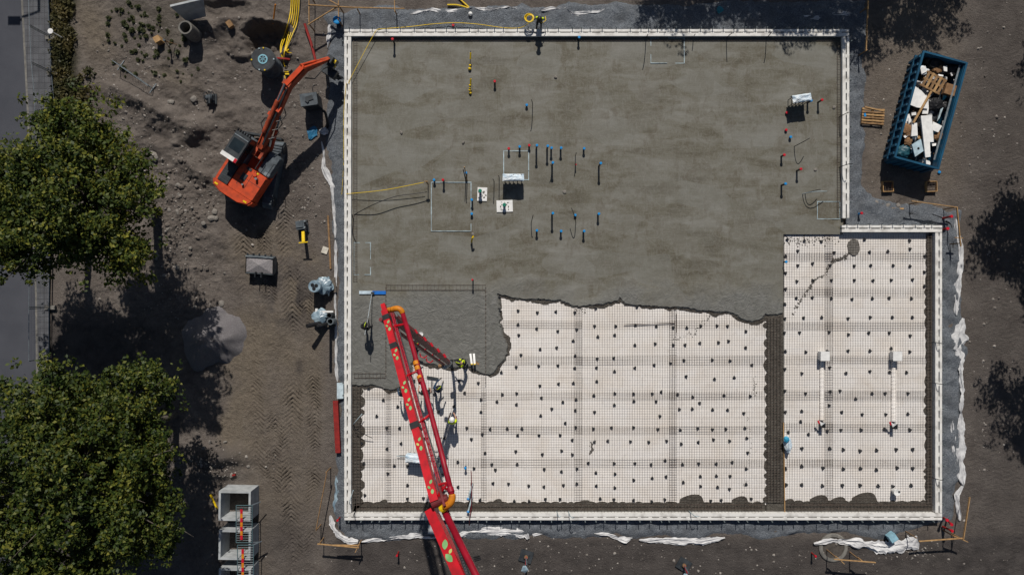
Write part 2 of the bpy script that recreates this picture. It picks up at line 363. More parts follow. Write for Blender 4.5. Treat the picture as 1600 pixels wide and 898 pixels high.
# ------------------------------------------------------------------ terrain
def blob(px, py, cx, cy, rx, ry, ang=0):
    c, s_ = math.cos(R(ang)), math.sin(R(ang)); dx, dy = px - cx, py - cy
    u = (dx * c + dy * s_) / rx; v = (-dx * s_ + dy * c) / ry
    return np.exp(-(u * u + v * v))
def height(X, Y):
    px = X * S + 800; py = 449 - Y * S
    yard = sst(95, 135, px) * (1 - sst(470, 505, px))
    h = np.zeros_like(px)
    rough = yard * (.25 + .9 * blob(px, py, 270, 250, 110, 190))
    h += rough * (.30 * fbm(X * .7, Y * .7, 5, 3) + .16 * np.abs(fbm(X * 2.1, Y * 2.1, 4, 9)))
    for cx, cy, rx, ry, a, hh in ((255, 178, 85, 17, 24, .6), (300, 212, 75, 15, -18, .45), (225, 208, 45, 14, -35, .35), (300, 260, 60, 13, 30, .35), (190, 145, 30, 14, 10, .3), (280, 320, 40, 60, 10, .3), (240, 165, 60, 9, 30, .22), (330, 185, 60, 8, -15, .2),
                                  (350, 712, 46, 15, 3, .75), (345, 738, 40, 9, 0, .35), (290, 120, 60, 40, 0, .35), (345, 40, 40, 12, -40, .45), (455, 85, 22, 12, 20, .4), (300, 640, 40, 60, 0, .2)):
        h += hh * blob(px, py, cx, cy, rx, ry, a) * yard * (1 + .6 * fbm(X * .9, Y * .9, 3, 21))
    d = np.sqrt(((px - 411) / 44) ** 2 + ((py - 60) / 28) ** 2) + .9 * fbm(X * .8, Y * .8, 4, 5)
    h -= 1.15 * (1 - sst(.45, 1.0, d)) * (1 + .5 * fbm(X * 1.5, Y * 1.5, 3, 6)); h += .3 * np.exp(-((d - 1.15) / .2) ** 2) * yard                                     # the dug pit beside the manhole riser
    d2 = np.sqrt(((px - 345) / 45) ** 2 + ((py - 14) / 16) ** 2)
    h -= .45 * (1 - sst(.4, 1.1, d2 + .5 * fbm(X, Y, 3, 8)))
    # wheel tracks with herringbone treads
    tr = sst(345, 375, px) * (1 - sst(495, 515, px)) * sst(320, 380, py) + .8 * sst(420, 440, px) * (1 - sst(495, 515, px)) * sst(300, 330, py) * (1 - sst(330, 380, py))
    tr = np.clip(tr, 0, 1) * (1 - blob(px, py, 350, 725, 50, 45)) * (1 - .9 * blob(px, py, 330, 525, 60, 55))
    lane = 0
    for c0, wd, ph, fr in ((392, 17, 0, 4.6), (424, 14, 1.3, 5.4), (455, 17, 2.1, 4.4), (484, 13, .7, 5.2)):
        cx = c0 + (py - 600) * .03 + 6 * np.sin(py / 90.0 + ph)
        u = (px - cx) / wd; m = np.clip(1.15 - np.abs(u) ** 4, 0, 1) * (np.abs(u) < 1.03)
        lane = lane + m * np.clip(.95 * np.sin(2 * np.pi * fr * .85 * (Y + np.abs(u) * wd / S * 1.05 + .16 * fbm(X * 1.3, Y * 1.3, 3, 31)) + ph), -.6, .8)
    keep = sst(-.25, .15, fbm(X * .55, Y * .3, 3, 41))
    h += tr * lane * .075 * (.10 + .90 * keep) * (.6 + .8 * sst(-.3, .3, fbm(X * 1.6, Y * 1.6, 3, 43)))
    h += tr * .05 * np.sin(px / 9.0 + 1.5 * fbm(X * .3, Y * .1, 2, 4)) * .7
    rt = sst(1500, 1520, px)
    h += rt * (.007 * np.sin(2 * np.pi * 3.6 * (Y + .3 * np.abs(((px - 1505) % 34) - 17) / 17)) * sst(-.1, .25, fbm(X * .8, Y * .3, 3, 51)) + .02 * np.sin((px - 1500) / 9.0 + .8 * fbm(X * .2, Y * .08, 2, 55)))
    bt = sst(842, 856, py) * sst(500, 560, px)
    h += bt * (.07 * fbm(X * 1.3, Y * 1.3, 4, 61))
    h += sst(1330, 1345, px) * (1 - rt) * (1 - sst(330, 350, py)) * .06 * fbm(X * 1.2, Y * 1.2, 4, 71)
    h += .02 * fbm(X * 3, Y * 3, 3, 81) * (px > 95) + yard * (1 - .85 * np.clip(tr, 0, 1)) * (.07 * fbm(X * 2.6, Y * 2.6, 4, 83) + .05 * np.maximum(0, fbm(X * 5, Y * 5, 3, 85) - .12) * 2)
    return h
def G(x, y):
    return float(height(np.array([float(x)]), np.array([float(y)]))[0])
def PG(px, py, dz=0.0):
    """point on the terrain seen at photo pixel"""
    z = 0.0
    for _ in range(3):
        p = P(px, py, z); z = G(p.x, p.y)
    p = P(px, py, z); return Vector((p.x, p.y, z + dz))

xs = np.concatenate([[-900, -400, -150, -70, -45], np.arange(-34, -27.2, .5), np.arange(-27.1, -9.6, .07), np.arange(-9.4, 20.2, .4), np.arange(20.3, 31.6, .1), [34, 38, 46, 70, 150, 400, 900]])
ys = np.concatenate([[-900, -400, -150, -70, -40, -26, -22], np.arange(-18.2, 18.3, .052), [20, 23, 27, 32, 45, 70, 150, 400, 900]])
XX, YY = np.meshgrid(xs, ys); HH = height(np.clip(XX, -40, 40), np.clip(YY, -24, 24))
nx, ny = len(xs), len(ys)
V = np.stack([XX, YY, HH], -1).reshape(-1, 3)
I = np.arange(nx * ny).reshape(ny, nx)
F = np.stack([I[:-1, :-1], I[:-1, 1:], I[1:, 1:], I[1:, :-1]], -1).reshape(-1, 4)
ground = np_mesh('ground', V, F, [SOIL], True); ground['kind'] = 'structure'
gpx, gpy = XX * S + 800, 449 - YY * S
nz = fbm(XX * .35, YY * .35, 4, 91)
dust = sst(350, 385, gpx + 40 * nz) * (1 - sst(490, 520, gpx)) * sst(330, 420, gpy + 60 * nz) * (.75 + .8 * nz)
dust = np.maximum(dust, 1.0 * blob(gpx, gpy, 145, 45, 30, 60, -20)); dust = np.maximum(dust, .55 * blob(gpx, gpy, 270, 120, 40, 16, 20))
dust = np.maximum(dust, .35 * sst(1340, 1360, gpx) * (1 - sst(1480, 1520, gpx)) * (1 - sst(280, 330, gpy)))
dust *= 1 - .8 * blob(gpx, gpy, 455, 440, 55, 65) * sst(-.25, .1, fbm(XX * .9, YY * .9, 4, 97)); dust *= 1 - .8 * sst(760, 860, gpy) * sst(395, 440, gpx)
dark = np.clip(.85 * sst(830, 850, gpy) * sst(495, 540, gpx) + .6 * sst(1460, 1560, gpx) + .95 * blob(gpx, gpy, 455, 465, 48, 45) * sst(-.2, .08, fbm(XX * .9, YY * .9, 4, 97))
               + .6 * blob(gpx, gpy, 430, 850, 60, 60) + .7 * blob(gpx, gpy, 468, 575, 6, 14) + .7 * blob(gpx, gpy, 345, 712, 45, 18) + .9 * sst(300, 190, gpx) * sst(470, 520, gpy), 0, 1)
green = np.clip(sst(70, 88, gpx) * (1 - sst(100 + 30 * sst(60, 200, gpy), 122 + 38 * sst(60, 200, gpy), gpx + 25 * nz)) * (1 - sst(240, 290, gpy)) + .55 * blob(gpx, gpy, 235, 55, 50, 60) * sst(-.1, .3, nz), 0, 1)
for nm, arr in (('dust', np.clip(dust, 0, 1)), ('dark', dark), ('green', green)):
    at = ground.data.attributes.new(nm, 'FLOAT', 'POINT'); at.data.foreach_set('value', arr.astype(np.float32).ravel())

# road and pavement on the left
def strip(name, edgeL, edgeR, z, mat, kerb=0.0):
    mb = MB(); vs = []; fs = []; n = len(edgeL)
    for (a, b) in zip(edgeL, edgeR): vs += [P(*a, 0) + Vector((0, 0, z)), P(*b, 0) + Vector((0, 0, z))]
    for i in range(n - 1): fs.append((2 * i, 2 * i + 1, 2 * i + 3, 2 * i + 2))
    mb.add(vs, fs)
    if kerb:
        vs = []
        for a in edgeL: vs += [P(*a, 0) + Vector((0, 0, z)), P(*a, 0) + Vector((0, 0, z - kerb))]
        mb.add(vs, [(2 * i, 2 * i + 2, 2 * i + 3, 2 * i + 1) for i in range(n - 1)])
    o = mb.build(name, mat, origin=(0, 0, 0)); o['kind'] = 'structure'; return o
yy = [-900, 0, 170, 460, 600, 950, 2200]
ex = [20, 38, 47, 60, 62, 66, 70]
strip('road', [(-190, y) for y in yy], list(zip(ex, yy)), .03, ASPH)
strip('pavement', list(zip(ex, yy)), list(zip([76, 79, 87, 79, 79, 78, 75], yy)), .13, PAVER, .11)
mb = MB()
for i in range(len(yy) - 1):
    a, b = P(ex[i], yy[i]), P(ex[i + 1], yy[i + 1]); mb.bar(a + Vector((-.06, 0, .075)), b + Vector((-.06, 0, .075)), .12, .12)
o = mb.build('kerb', CONCG, origin=(0, 0, 0)); o['kind'] = 'structure'

# gravel bed round the formwork: a lumpy sheet that dips below the soil at its outer edge
def poly_dist(px, py, poly):
    inside = np.zeros(px.shape, bool); dmin = np.full(px.shape, 1e9); n = len(poly)
    for i in range(n):
        x1, y1 = poly[i]; x2, y2 = poly[(i + 1) % n]
        c = ((y1 > py) != (y2 > py)) & (px < (x2 - x1) * (py - y1) / ((y2 - y1) if y2 != y1 else 1e-9) + x1)
        inside ^= c
        dx, dy = x2 - x1, y2 - y1; t = np.clip(((px - x1) * dx + (py - y1) * dy) / (dx * dx + dy * dy), 0, 1)
        dmin = np.minimum(dmin, np.hypot(px - x1 - t * dx, py - y1 - t * dy))
    return np.where(inside, dmin, -dmin)
OUT = [(512, 24), (560, 14), (700, 14), (800, 10), (960, 8), (1350, 2), (1350, 215), (1346, 290), (1362, 312), (1420, 318), (1500, 330), (1502, 420), (1506, 560), (1502, 700), (1494, 780), (1484, 812),
       (1380, 838), (1200, 836), (1000, 838), (820, 834), (640, 836), (556, 842), (532, 828), (522, 800), (530, 640), (526, 520), (527, 420), (520, 300), (508, 200), (514, 80)]
FORM = [(538, 46), (1327, 46), (1327, 352), (1472, 352), (1472, 812), (538, 812)]
gx = np.arange(-11.8, 28.2, .085); gy = np.arange(-16, 18, .085); GX, GY = np.meshgrid(gx, gy)
qx, qy = GX * S + 800, 449 - GY * S
do = poly_dist(qx, qy, OUT) + 12 * fbm(GX * .8, GY * .8, 4, 13); di = poly_dist(qx, qy, FORM)
GZ = .16 * sst(-5, 8, do) - .05 + .13 * fbm(GX * 1.7, GY * 1.7, 4, 23) * sst(0, 10, do) + .02 * fbm(GX * 7, GY * 7, 2, 29)
GZ += sst(812, 820, qy) * .10 * fbm(GX * 1.5, GY * 1.5, 3, 33) * sst(0, 8, do) + sst(1335, 1345, qx) * sst(0, 8, do) * .08 * np.sin(GY * 5 + GX * 3 + 3 * fbm(GX, GY, 2, 7)) * .5
GZ = np.where(do < -6, -.3, GZ)
keep = (do > -9) & (di < 8)
Ig = np.arange(GX.size).reshape(GX.shape)
kf = keep[:-1, :-1] & keep[:-1, 1:] & keep[1:, 1:] & keep[1:, :-1]
F = np.stack([Ig[:-1, :-1][kf], Ig[:-1, 1:][kf], Ig[1:, 1:][kf], Ig[1:, :-1][kf]], -1)
used = np.unique(F); remap = np.zeros(GX.size, int); remap[used] = np.arange(len(used))
gb = np_mesh('gravel_bed', np.stack([GX, GY, GZ], -1).reshape(-1, 3)[used], remap[F], [GRAVEL], True); gb['kind'] = 'structure'

# ------------------------------------------------------------------ foundation
SL = .24; EZ = .10; FT = .50          # concrete level, insulation level, form top
def pl(pts, z): return [tuple(P(x, y, z))[:2] for x, y in pts]
mb = MB(); mb.prism(pl([(546, 52), (1320, 52), (1320, 358), (1466, 358), (1466, 806), (546, 806)], 0), .0, .02)
o = mb.build('blinding_layer', FOOT); o['kind'] = 'structure'
# insulation boards
def insul(label, pts):
    mb = MB(); mb.prism(pl(pts, EZ), .021, EZ); return tag(mb.build('insulation_layer', EPS), label, 'insulation')
insul('broad field of white insulation boards under steel mesh left of the beam trench', [(558, 440), (1199, 440), (1199, 788), (558, 788)])
insul('white insulation boards under steel mesh in the right bay with two vent boxes', [(1225, 364), (1452, 364), (1452, 788), (1225, 788)])

def wavy(a, b, amp, n, seed, lobes=True):
    """scalloped line between two pixels"""
    rng = random.Random(seed); out = []; a = Vector(a); b = Vector(b); d = b - a; nrm = Vector((-d.y, d.x)).normalized()
    L = d.length; t = 0
    while t < L:
        w_ = rng.uniform(9, 22); w_ = min(w_, L - t + .01); am = amp * rng.uniform(.35, 1.15)
        for k in range(6):
            u = k / 6; out.append(a + d * ((t + u * w_) / L) + nrm * (am * math.sin(math.pi * u) ** .7 + rng.uniform(-.4, .4)))
        t += w_
    return [(p.x, p.y) for p in out]
mb = MB()
zc = EZ + .03
left_in = wavy((559, 790), (559, 604), 7, 10, 3)     # going up: normal points left->? checked below
def trench(poly, z=zc): mb.prism(pl(poly, z), .021, z)
trench([(548, 600), (548, 806)] + [(571 - (559 - x) * -1 if False else 563 + abs(x - 559), y) for x, y in left_in])
bot = wavy((566, 785), (1196, 785), 5, 10, 5)
trench([(548.5, 806.5)] + [(556, 785.5)] + [(x, 785.5 - abs(y - 785) * .5) for x, y in bot] + [(1196, 806.5)])
mid = wavy((1197, 786), (1197, 488), 7, 10, 8)
trench([(1225, 785), (1225, 486)] + [(1199 - abs(x - 1197) * .9, y) for x, y in mid[::-1]] + [(1197, 786.2)], zc + .003)
bot2 = wavy((1225, 783), (1448, 783), 5, 10, 9)
trench([(1197.2, 806)] + [(1197.2, 787)] + [(1225.4, 786)] + [(x, 784 - abs(y - 783) * .7) for x, y in bot2] + [(1464.8, 784), (1464.8, 806)], zc + .006)
rgt = wavy((1447, 783), (1447, 366), 5, 10, 12)
trench([(1464.9, 783.4), (1464.9, 360)] + [(1449 - abs(x - 1447) * (1 if y > 430 else .5), y) for x, y in rgt[::-1]], zc + .009)
for k, (x, y, a, b) in enumerate(((1082, 784, 19, 12), (1157, 784, 13, 9), (1281, 784, 15, 11), (1311, 784, 12, 8), (1352, 783, 20, 14), (778, 785, 7, 6), (914, 785, 9, 4), (600, 785, 6, 5), (1234, 785, 8, 6))):
    trench([(x + a * math.cos(t_ * .35) * (1 + .1 * math.sin(5 * t_)), y - b * abs(math.sin(t_ * .35)) ** .8 * (1 + .1 * math.sin(7 * t_)) if math.sin(t_ * .35) > 0 else y + 3) for t_ in range(18)], zc + .012 + .002 * k)
tag(mb.build('footing_concrete', FOOT), 'dark rough concrete with scalloped edges filling the trenches round the insulation', 'concrete')
# cast slab
front = [(1224, 489), (1208, 491), (1195, 490), (1188, 498), (1178, 501), (1168, 500), (1158, 497), (1150, 490), (1146, 488), (1133, 486), (1120, 487), (1108, 484), (1095, 484), (1080, 481), (1060, 479),
         (1045, 479), (1030, 478), (1012, 477), (1000, 476), (985, 475), (975, 472), (970, 466), (967, 464), (964, 469), (955, 471), (945, 474), (928, 475), (905, 478), (895, 477), (885, 472), (876, 468), (862, 468), (850, 467),
         (838, 466), (825, 466), (812, 466), (800, 465), (793, 462), (785, 460), (778, 458), (776, 464), (779, 474), (778, 486), (780, 498), (779, 505), (782, 514), (785, 525), (790, 535), (792, 543), (791, 552), (788, 560), (781, 567), (776, 575),
         (771, 581), (765, 584), (757, 583), (750, 582), (744, 577), (738, 574), (731, 571), (722, 572), (712, 573), (700, 571), (692, 572), (685, 571), (676, 567), (668, 567), (656, 565), (645, 563), (641, 570), (639, 580), (636, 590),
         (631, 598), (625, 604), (612, 608), (604, 607), (597, 605), (588, 601), (580, 600), (570, 601), (553, 601)]
def jag(pts, seed):
    rng = random.Random(seed); o = []
    for i in range(len(pts) - 1):
        a, b = Vector(pts[i]), Vector(pts[i + 1]); k = max(1, int((b - a).length / 3))
        for j in range(k):
            p = a.lerp(b, j / k); o.append((p.x + rng.uniform(-1, 1), p.y + rng.uniform(-.9, .9)))
    return o + [pts[-1]]
fr = jag(front, 4)
poly = [(549, 601), (549, 53), (1317, 53), (1317, 366), (1224, 366)] + fr
top = [P(x, y, SL) for x, y in poly]; n = len(top)
rs_ = random.Random(19)
# bevelled rim: outer ring lower and pushed outwards
ctr = P(900, 250, 0)
ring = []
for i in range(n):
    a, b, c = top[i - 1], top[i], top[(i + 1) % n]
    t = (c - a); nv = Vector((t.y, -t.x, 0)); nv = nv.normalized() if nv.length > 1e-6 else Vector((0, 0, 0))
    ring.append(b - nv * (.0 if i < 5 else -.0) )
ar = sum(top[i].x * top[(i + 1) % n].y - top[(i + 1) % n].x * top[i].y for i in range(n)); sg = 1 if ar > 0 else -1
vs = list(top); lo = []
for i in range(n):
    a, b, c = top[i - 1], top[i], top[(i + 1) % n]; t = c - a; nv = Vector((t.y, -t.x, 0)) * sg
    nv = nv.normalized() if nv.length > 1e-6 else Vector((0, 0, 0)); off = (.13 + .10 * vn(b.x * 3, b.y * 3) + rs_.uniform(-.03, .03)) if i > 5 and i < n - 1 else 0
    lo.append(Vector((b.x, b.y, EZ + .005 if i > 5 else .021)) + nv * off)
mb = MB(); vs += lo
idx = list(range(n)) if sg > 0 else list(range(n - 1, -1, -1))
fs = [tuple(idx)]
for i in range(n):
    j = (i + 1) % n; fs.append((i, n + i, n + j, j) if sg > 0 else (i, j, n + j, n + i))
mb.add(vs, fs)
fr_ = [top[i] for i in range(6, n - 1)]; fo = []
for i in range(6, n - 1):
    t = top[i + 1] - top[i - 1] if i + 1 < n else top[i] - top[i - 1]; nv = Vector((t.y, -t.x, 0)) * sg; nv = nv.normalized() if nv.length > 1e-6 else Vector((0, 0, 0)); q = top[i]
    fo.append(Vector((q.x, q.y, EZ + .022)) + nv * max(.05, .22 + .42 * vn(q.x * 1.9 + 4, q.y * 1.9) + .12 * vn(q.x * 9, q.y * 9)))
mf = MB(); k_ = len(fo); mf.add([Vector((v.x, v.y, EZ + .05)) for v in fr_] + fo + [Vector((v.x, v.y, EZ - .01)) for v in fo], [((i, i + 1, k_ + i + 1, k_ + i) if sg < 0 else (i, k_ + i, k_ + i + 1, i + 1)) for i in range(k_ - 1)] + [(k_ + i, k_ + i + 1, 2 * k_ + i + 1, 2 * k_ + i) for i in range(k_ - 1)])
tag(mf.build('concrete_slurry', FOOT), 'dark wet fringe of slurry running into the mesh along the pour front', 'concrete')
tag(mb.build('concrete_slab', SLABM), 'large freshly floated grey concrete slab with a ragged pour front', 'concrete slab')

# edge forms: one thing per side with body, rails and brackets
BRK = MB(); BRK.box((0, .02, .37), (.2, .36, .20)); BRK.cur = 1; BRK.box((0, .235, .36), (.05, .05, .72))
brk_mesh = None
def form_side(label, a, b, inward, skip_ends=(.0, .0), seed=0, bmat=None):
    """a,b outer corners (pixels at form top); inward unit vector"""
    global brk_mesh
    A, B = P(*a, FT), P(*b, FT); A.z = B.z = 0; d = (B - A).normalized(); iv = Vector(inward); Wd = .40
    A = A + d * skip_ends[0]; B = B - d * skip_ends[1]
    L = (B - A).length; ang = math.atan2(d.y, d.x)
    t = thing('edge_form', label, 'formwork', A, ang, 'white edge forms round the foundation')
    sgn = 1 if (Vector((-d.y, d.x, 0)).dot(iv) > 0) else -1
    mb = MB(); mb.box((L / 2, sgn * Wd / 2, .11), (L, Wd, .22)); mb.build('form_body', FORMW, t)
    mb = MB(); mb.box((L / 2, sgn * .07, .358), (L, .14, .276)); mb.build('rail', FORMW, t)
    mb = MB(); mb.box((L / 2, sgn * (Wd - .095), .36), (L, .19, .28)); mb.build('rail', FORMW, t)
    rng = random.Random(seed); x = .3
    while x < L - .25:
        if brk_mesh is None:
            o = BRK.build('bracket', [FORMW, pm('grey_stake', (.16, .19, .20), (.08, .10, .11), 5, .6)], t); brk_mesh = o.data
        else:
            o = bpy.data.objects.new('bracket', brk_mesh); COL.objects.link(o); o.parent = t
        o.location = (x, sgn * .18, 0); o.rotation_euler = (0, 0, math.pi if sgn > 0 else 0)
        x += .64 * rng.choice((1, 1, 1, .82, 1.12, .7, 1.3))
    return t
form_side('white insulated edge form with brackets along the top (north) edge of the slab', (538, 46), (1327, 46), (0, -1, 0), seed=1)
form_side('white edge form on the right of the slab, running down to the step', (1327, 46), (1327, 352), (-1, 0, 0), (.44, .44), seed=2)
form_side('short white edge form at the step above the right mesh bay', (1327, 352), (1472, 352), (0, -1, 0), (-.44, 0), seed=3)
form_side('white edge form on the far right of the mesh bay beside white geotextile', (1472, 352), (1472, 812), (-1, 0, 0), (.44, .44), seed=4)
form_side('long white edge form along the bottom edge, passing under the red boom', (538, 812), (1472, 812), (0, 1, 0), seed=5)
form_side('white edge form along the left edge beside the dirt yard', (538, 46), (538, 812), (1, 0, 0), (.44, .44), seed=6)

# reinforcing mats
def mat_sheet(x0, y0, x1, y1, label, group, z):
    a, b = P(x0, y1, z), P(x1, y0, z); mb = MB(); r = .0086
    x = a.x
    rng = random.Random(int(x0 * 7 + y0)); sk = rng.uniform(-.006, .006)
    while x < b.x: mb.bar((x, a.y, z), (x + sk * (b.y - a.y), b.y, z), r, r); x += .15
    y = a.y + .03
    while y < b.y: mb.bar((a.x, y, z + r), (b.x, y + sk * (b.x - a.x), z + r), r, r); y += .15
    return tag(mb.build('rebar_mat', REBAR), label, 'rebar mat', group)
ords = ['top', 'second', 'third', 'fourth', 'fifth', 'sixth', 'seventh', 'bottom']
cols = [(562, 611), (603, 760), (752, 910), (898, 1058), (1046, 1200)]
cn = ['narrow far left strip', 'column under the red boom', 'column just right of the boom', 'middle column', 'column beside the beam trench']
rows = [(452, 512), (500, 569), (555, 624), (610, 677), (664, 729), (716, 792)]
rn = ['top row at the pour front', 'second row from the top', 'third row from the top', 'third row from the bottom', 'second row from the bottom', 'bottom row']
for i, (x0, x1) in enumerate(cols):
    for j, (y0, y1) in enumerate(rows):
        if i < 2 and j < 2: continue
        mat_sheet(x0, y0, x1, y1, 'rebar mat, %s, %s' % (cn[i], rn[j]), 'rebar mats on the insulation', EZ + .055 + .026 * ((i + j) % 2) + .004 * (i % 2))
rrows = [(366, 407), (394, 462), (449, 515), (502, 567), (555, 624), (610, 674), (660, 729), (716, 790)]
rr = ['top row under the step', 'second row', 'third row', 'fourth row above the vent boxes', 'fifth row at the vent boxes', 'sixth row beside the white tubes', 'row below the tube ends', 'bottom row']
for i, (x0, x1) in enumerate([(1226, 1302), (1290, 1456)]):
    for j, (y0, y1) in enumerate(rrows):
        mat_sheet(x0, y0, x1, y1, 'right bay rebar mat, %s, %s' % (('narrow left column', 'wide right column')[i], rr[j]), 'rebar mats in the right bay', EZ + .055 + .026 * ((i + j) % 2) + .004 * (i % 2))
# cages in the trenches: long bars and stirrups
def cage(label, a, b, wpx, z0, z1, step=.2, nb=3):
    A, B = P(*a, z1), P(*b, z1); d = (B - A); d.z = 0; L = d.length; d.normalize(); r = Vector((-d.y, d.x, 0)); wd = wpx / S
    t = thing('rebar_cage', label, 'rebar cage', (A.x, A.y, 0), math.atan2(d.y, d.x), 'rebar cages in the trenches')
    for k in range(nb):
        mb = MB(); o = -wd / 2 + wd * k / (nb - 1)
        for z in (z0, z1): mb.bar((0, o, z), (L, o, z), .018, .018)
        mb.build('long_bar', REBAR, t)
    mb = MB(); x = .05
    while x < L:
        for s_ in (-1, 1): mb.bar((x, s_ * wd / 2, z0), (x, s_ * wd / 2, z1 + .01), .014, .014)
        mb.bar((x, -wd / 2 - .03, z1 + .016), (x, wd / 2 + .03, z1 + .016), .014, .014); x += step
    s_ = mb.build('stirrups', REBAR, t); s_['kind'] = 'stuff'; return t
cage('rusty rebar cage in the bottom edge trench below the broad mesh field', (556, 795), (1193, 795), 13, .145, .30)
cage('rebar cage in the bottom edge trench of the right bay', (1230, 795), (1460, 795), 13, .155, .30)
cage('rebar cage in the left edge trench beside the white form', (557, 790), (557, 604), 11, .145, .30)
cage('rebar cage in the right edge trench of the right bay', (1455, 785), (1455, 362), 10, .155, .30)
cage('dense rebar cage in the beam trench between the two mesh fields', (1210, 783), (1210, 494), 20, .155, .30, .16, 5)
cage('thin rebar cage along the left slab edge above the floater', (555, 440), (555, 60), 5, SL - .02, SL + .05, .15, 2)
cage('thin rebar cage along the shaded top slab edge', (560, 61), (1312, 61), 5, SL - .02, SL + .05, .16, 2)
cage('thin rebar cage along the right slab edge above the step', (1311, 340), (1311, 66), 5, SL - .02, SL + .05, .15, 2)
def comb(label, a, b, tick, step=.22):
    A, B = P(*a, SL), P(*b, SL); d = (B - A); L = d.length; d.normalize(); T = Vector(tick)
    mb = MB(); mb.bar(A + Vector((0, 0, .03)), B + Vector((0, 0, .03)), .02, .02)
    if T.length > 0:
        mb.bar(A + T * .95 + Vector((0, 0, .03)), B + T * .95 + Vector((0, 0, .03)), .014, .014)
        x = .05
        while x < L: mb.bar(A + d * x + Vector((0, 0, .045)) - T * .15, A + d * x + T * 1.1 + Vector((0, 0, .045)), .014, .014); x += step
    else:
        x = .1
        while x < L: p = A + d * x; mb.box((p.x, p.y, SL + .055), (.05, .05, .035)); x += .25
    return tag(mb.build('stirrup_strip', REBAR), label, 'rebar strip', 'stirrup strips breaking the wet concrete')
comb('comb of stirrup tips above the wet concrete right of the blue bull float', (603, 453), (759, 453), (0, .32, 0))
comb('line of stirrup tips running down the slab beside the standing worker', (603, 446), (603, 588), (0, 0, 0), .3)
comb('long dotted line of stirrup tips down the right of the wet pour', (759, 446), (759, 600), (0, 0, 0), .3)
comb('short comb of stirrup tips at the bottom left corner of the pour', (553, 590), (603, 590), (0, .28, 0))
mb = MB(); mb.bar(P(975, 507, .2), P(1055, 504, .2), .035, .03)
tag(mb.build('steel_bar', REBAR), 'loose straight steel bar lying level across the mesh near the pour front', 'steel bar')
mb = MB(); mb.bar(P(1057, 489, .23), P(1057, 519, .23), .03, .03)
tag(mb.build('steel_bar', REBAR), 'short loose steel bar lying upright in the photo at the end of a longer bar', 'steel bar')

# spacers
sp = []
A_ = [(67,80),(70,150),(165,150),(265,160),(362,155),(460,160),(568,138),(783,130),(1025,130),(70,235),(165,222),(262,243),(372,256),(470,248),(563,230),(672,230),(775,225),(885,230),(972,238),(1043,238),(1115,228),(1200,228),(1255,230),(1350,257),(168,277),(580,285),(668,276),(452,306),(773,328),(878,322),(972,328),(1034,328),(1111,318),(1208,315),(1260,308),(1349,342),(280,350),(366,342),(180,380),(462,384),(577,400),(663,396),(1028,408),(1175,405),(1267,410),(1382,432),(155,443),(272,437),(373,435),(460,448),(574,446),(667,465),(773,447),(874,432),(957,423),(78,470),(575,517),(1040,492),(1187,505),(1290,497),(278,540),(376,530),(453,526),(82,585),(157,580),(287,603),(398,625),(467,612),(560,590),(668,580),(766,582),(863,582),(910,572),(995,585),(1073,598),(1237,590),(1372,594),(55,622),(157,637),(666,640),(768,620),(883,622),(1110,630)]
B_ = [(340,60),(283,95),(463,68),(563,77),(903,98),(1004,62),(1071,60),(1177,64),(1255,66),(1340,83),(411,134),(20,165),(108,163),(185,163),(163,198),(274,198),(384,197),(465,156),(557,163),(652,158),(766,157),(892,167),(1008,169),(1099,162),(1176,167),(1246,165),(1345,160),(447,222),(563,232),(632,227),(749,230),(845,233),(938,227),(1014,242),(1103,233),(1182,220),(1265,227),(1355,212),(153,282),(291,297),(391,278),(447,298),(1360,288),(28,350),(47,377),(160,348),(301,375),(391,386),(471,372),(530,342),(570,392),(665,344),(669,398),(773,344),(857,350),(930,328),(935,413),(1020,348),(1105,345),(1197,346),(1279,338),(1352,371),(1113,411),(1197,408),(1268,410),(767,430),(863,420),(35,447),(115,450),(220,460),(300,465),(401,457),(470,450),(573,460),(668,470),(1025,442),(1114,462),(1203,467),(1265,477),(1352,452),(145,540),(222,540),(308,530),(383,530),(592,527),(664,532),(766,535),(860,542),(928,532),(1168,538),(1222,535),(1378,528)]
C_ = [(637,88),(745,100),(385,88),(130,130),(212,195),(668,155),(500,163),(760,192),(293,232),(608,230),(760,262),(175,285),(520,262),(232,352),(303,353),(433,352),(680,352),(445,410),(312,438),(555,410),(706,415),(767,387),(92,438),(233,468),(783,492),(103,550),(273,563),(630,542),(237,607),(348,565),(720,578),(548,612),(348,672),(632,682),(708,668),(108,728),(348,748),(437,745),(755,755)]
D_ = [(135,120),(208,125),(280,128),(463,120),(655,125),(128,190),(180,168),(335,175),(485,173),(563,170),(657,160),(720,190),(128,262),(180,230),(243,222),(318,230),(420,232),(490,230),(585,230),(657,233),(718,258),(176,297),(243,293),(323,293),(420,293),(500,294),(577,292),(668,290),(128,330),(718,318),(174,368),(242,366),(323,370),(411,373),(497,370),(568,368),(663,370),(125,394),(205,452),(282,450),(394,455),(488,450),(582,450),(667,450),(125,456),(188,515),(313,513),(395,523),(482,516),(569,516),(658,528),(123,516),(127,594),(214,597),(305,594),(394,592),(487,592),(577,582),(656,596),(197,688),(316,663),(385,687),(487,679),(570,683),(642,684),(125,670),(213,773),(318,765),(360,762),(426,796),(496,773),(552,773),(648,773),(125,762),(313,824),(127,852),(197,848),(367,852),(454,862),(554,862),(648,860)]
E_ = [(385,62),(318,120),(428,131),(530,115),(604,108),(713,107),(840,104),(978,107),(392,208),(543,208),(616,214),(708,221),(797,217),(904,214),(994,213),(302,317),(391,304),(506,314),(616,319),(710,316),(796,324),(909,313),(994,316),(306,405),(391,405),(503,410),(612,409),(708,408),(806,411),(886,414),(985,408)]
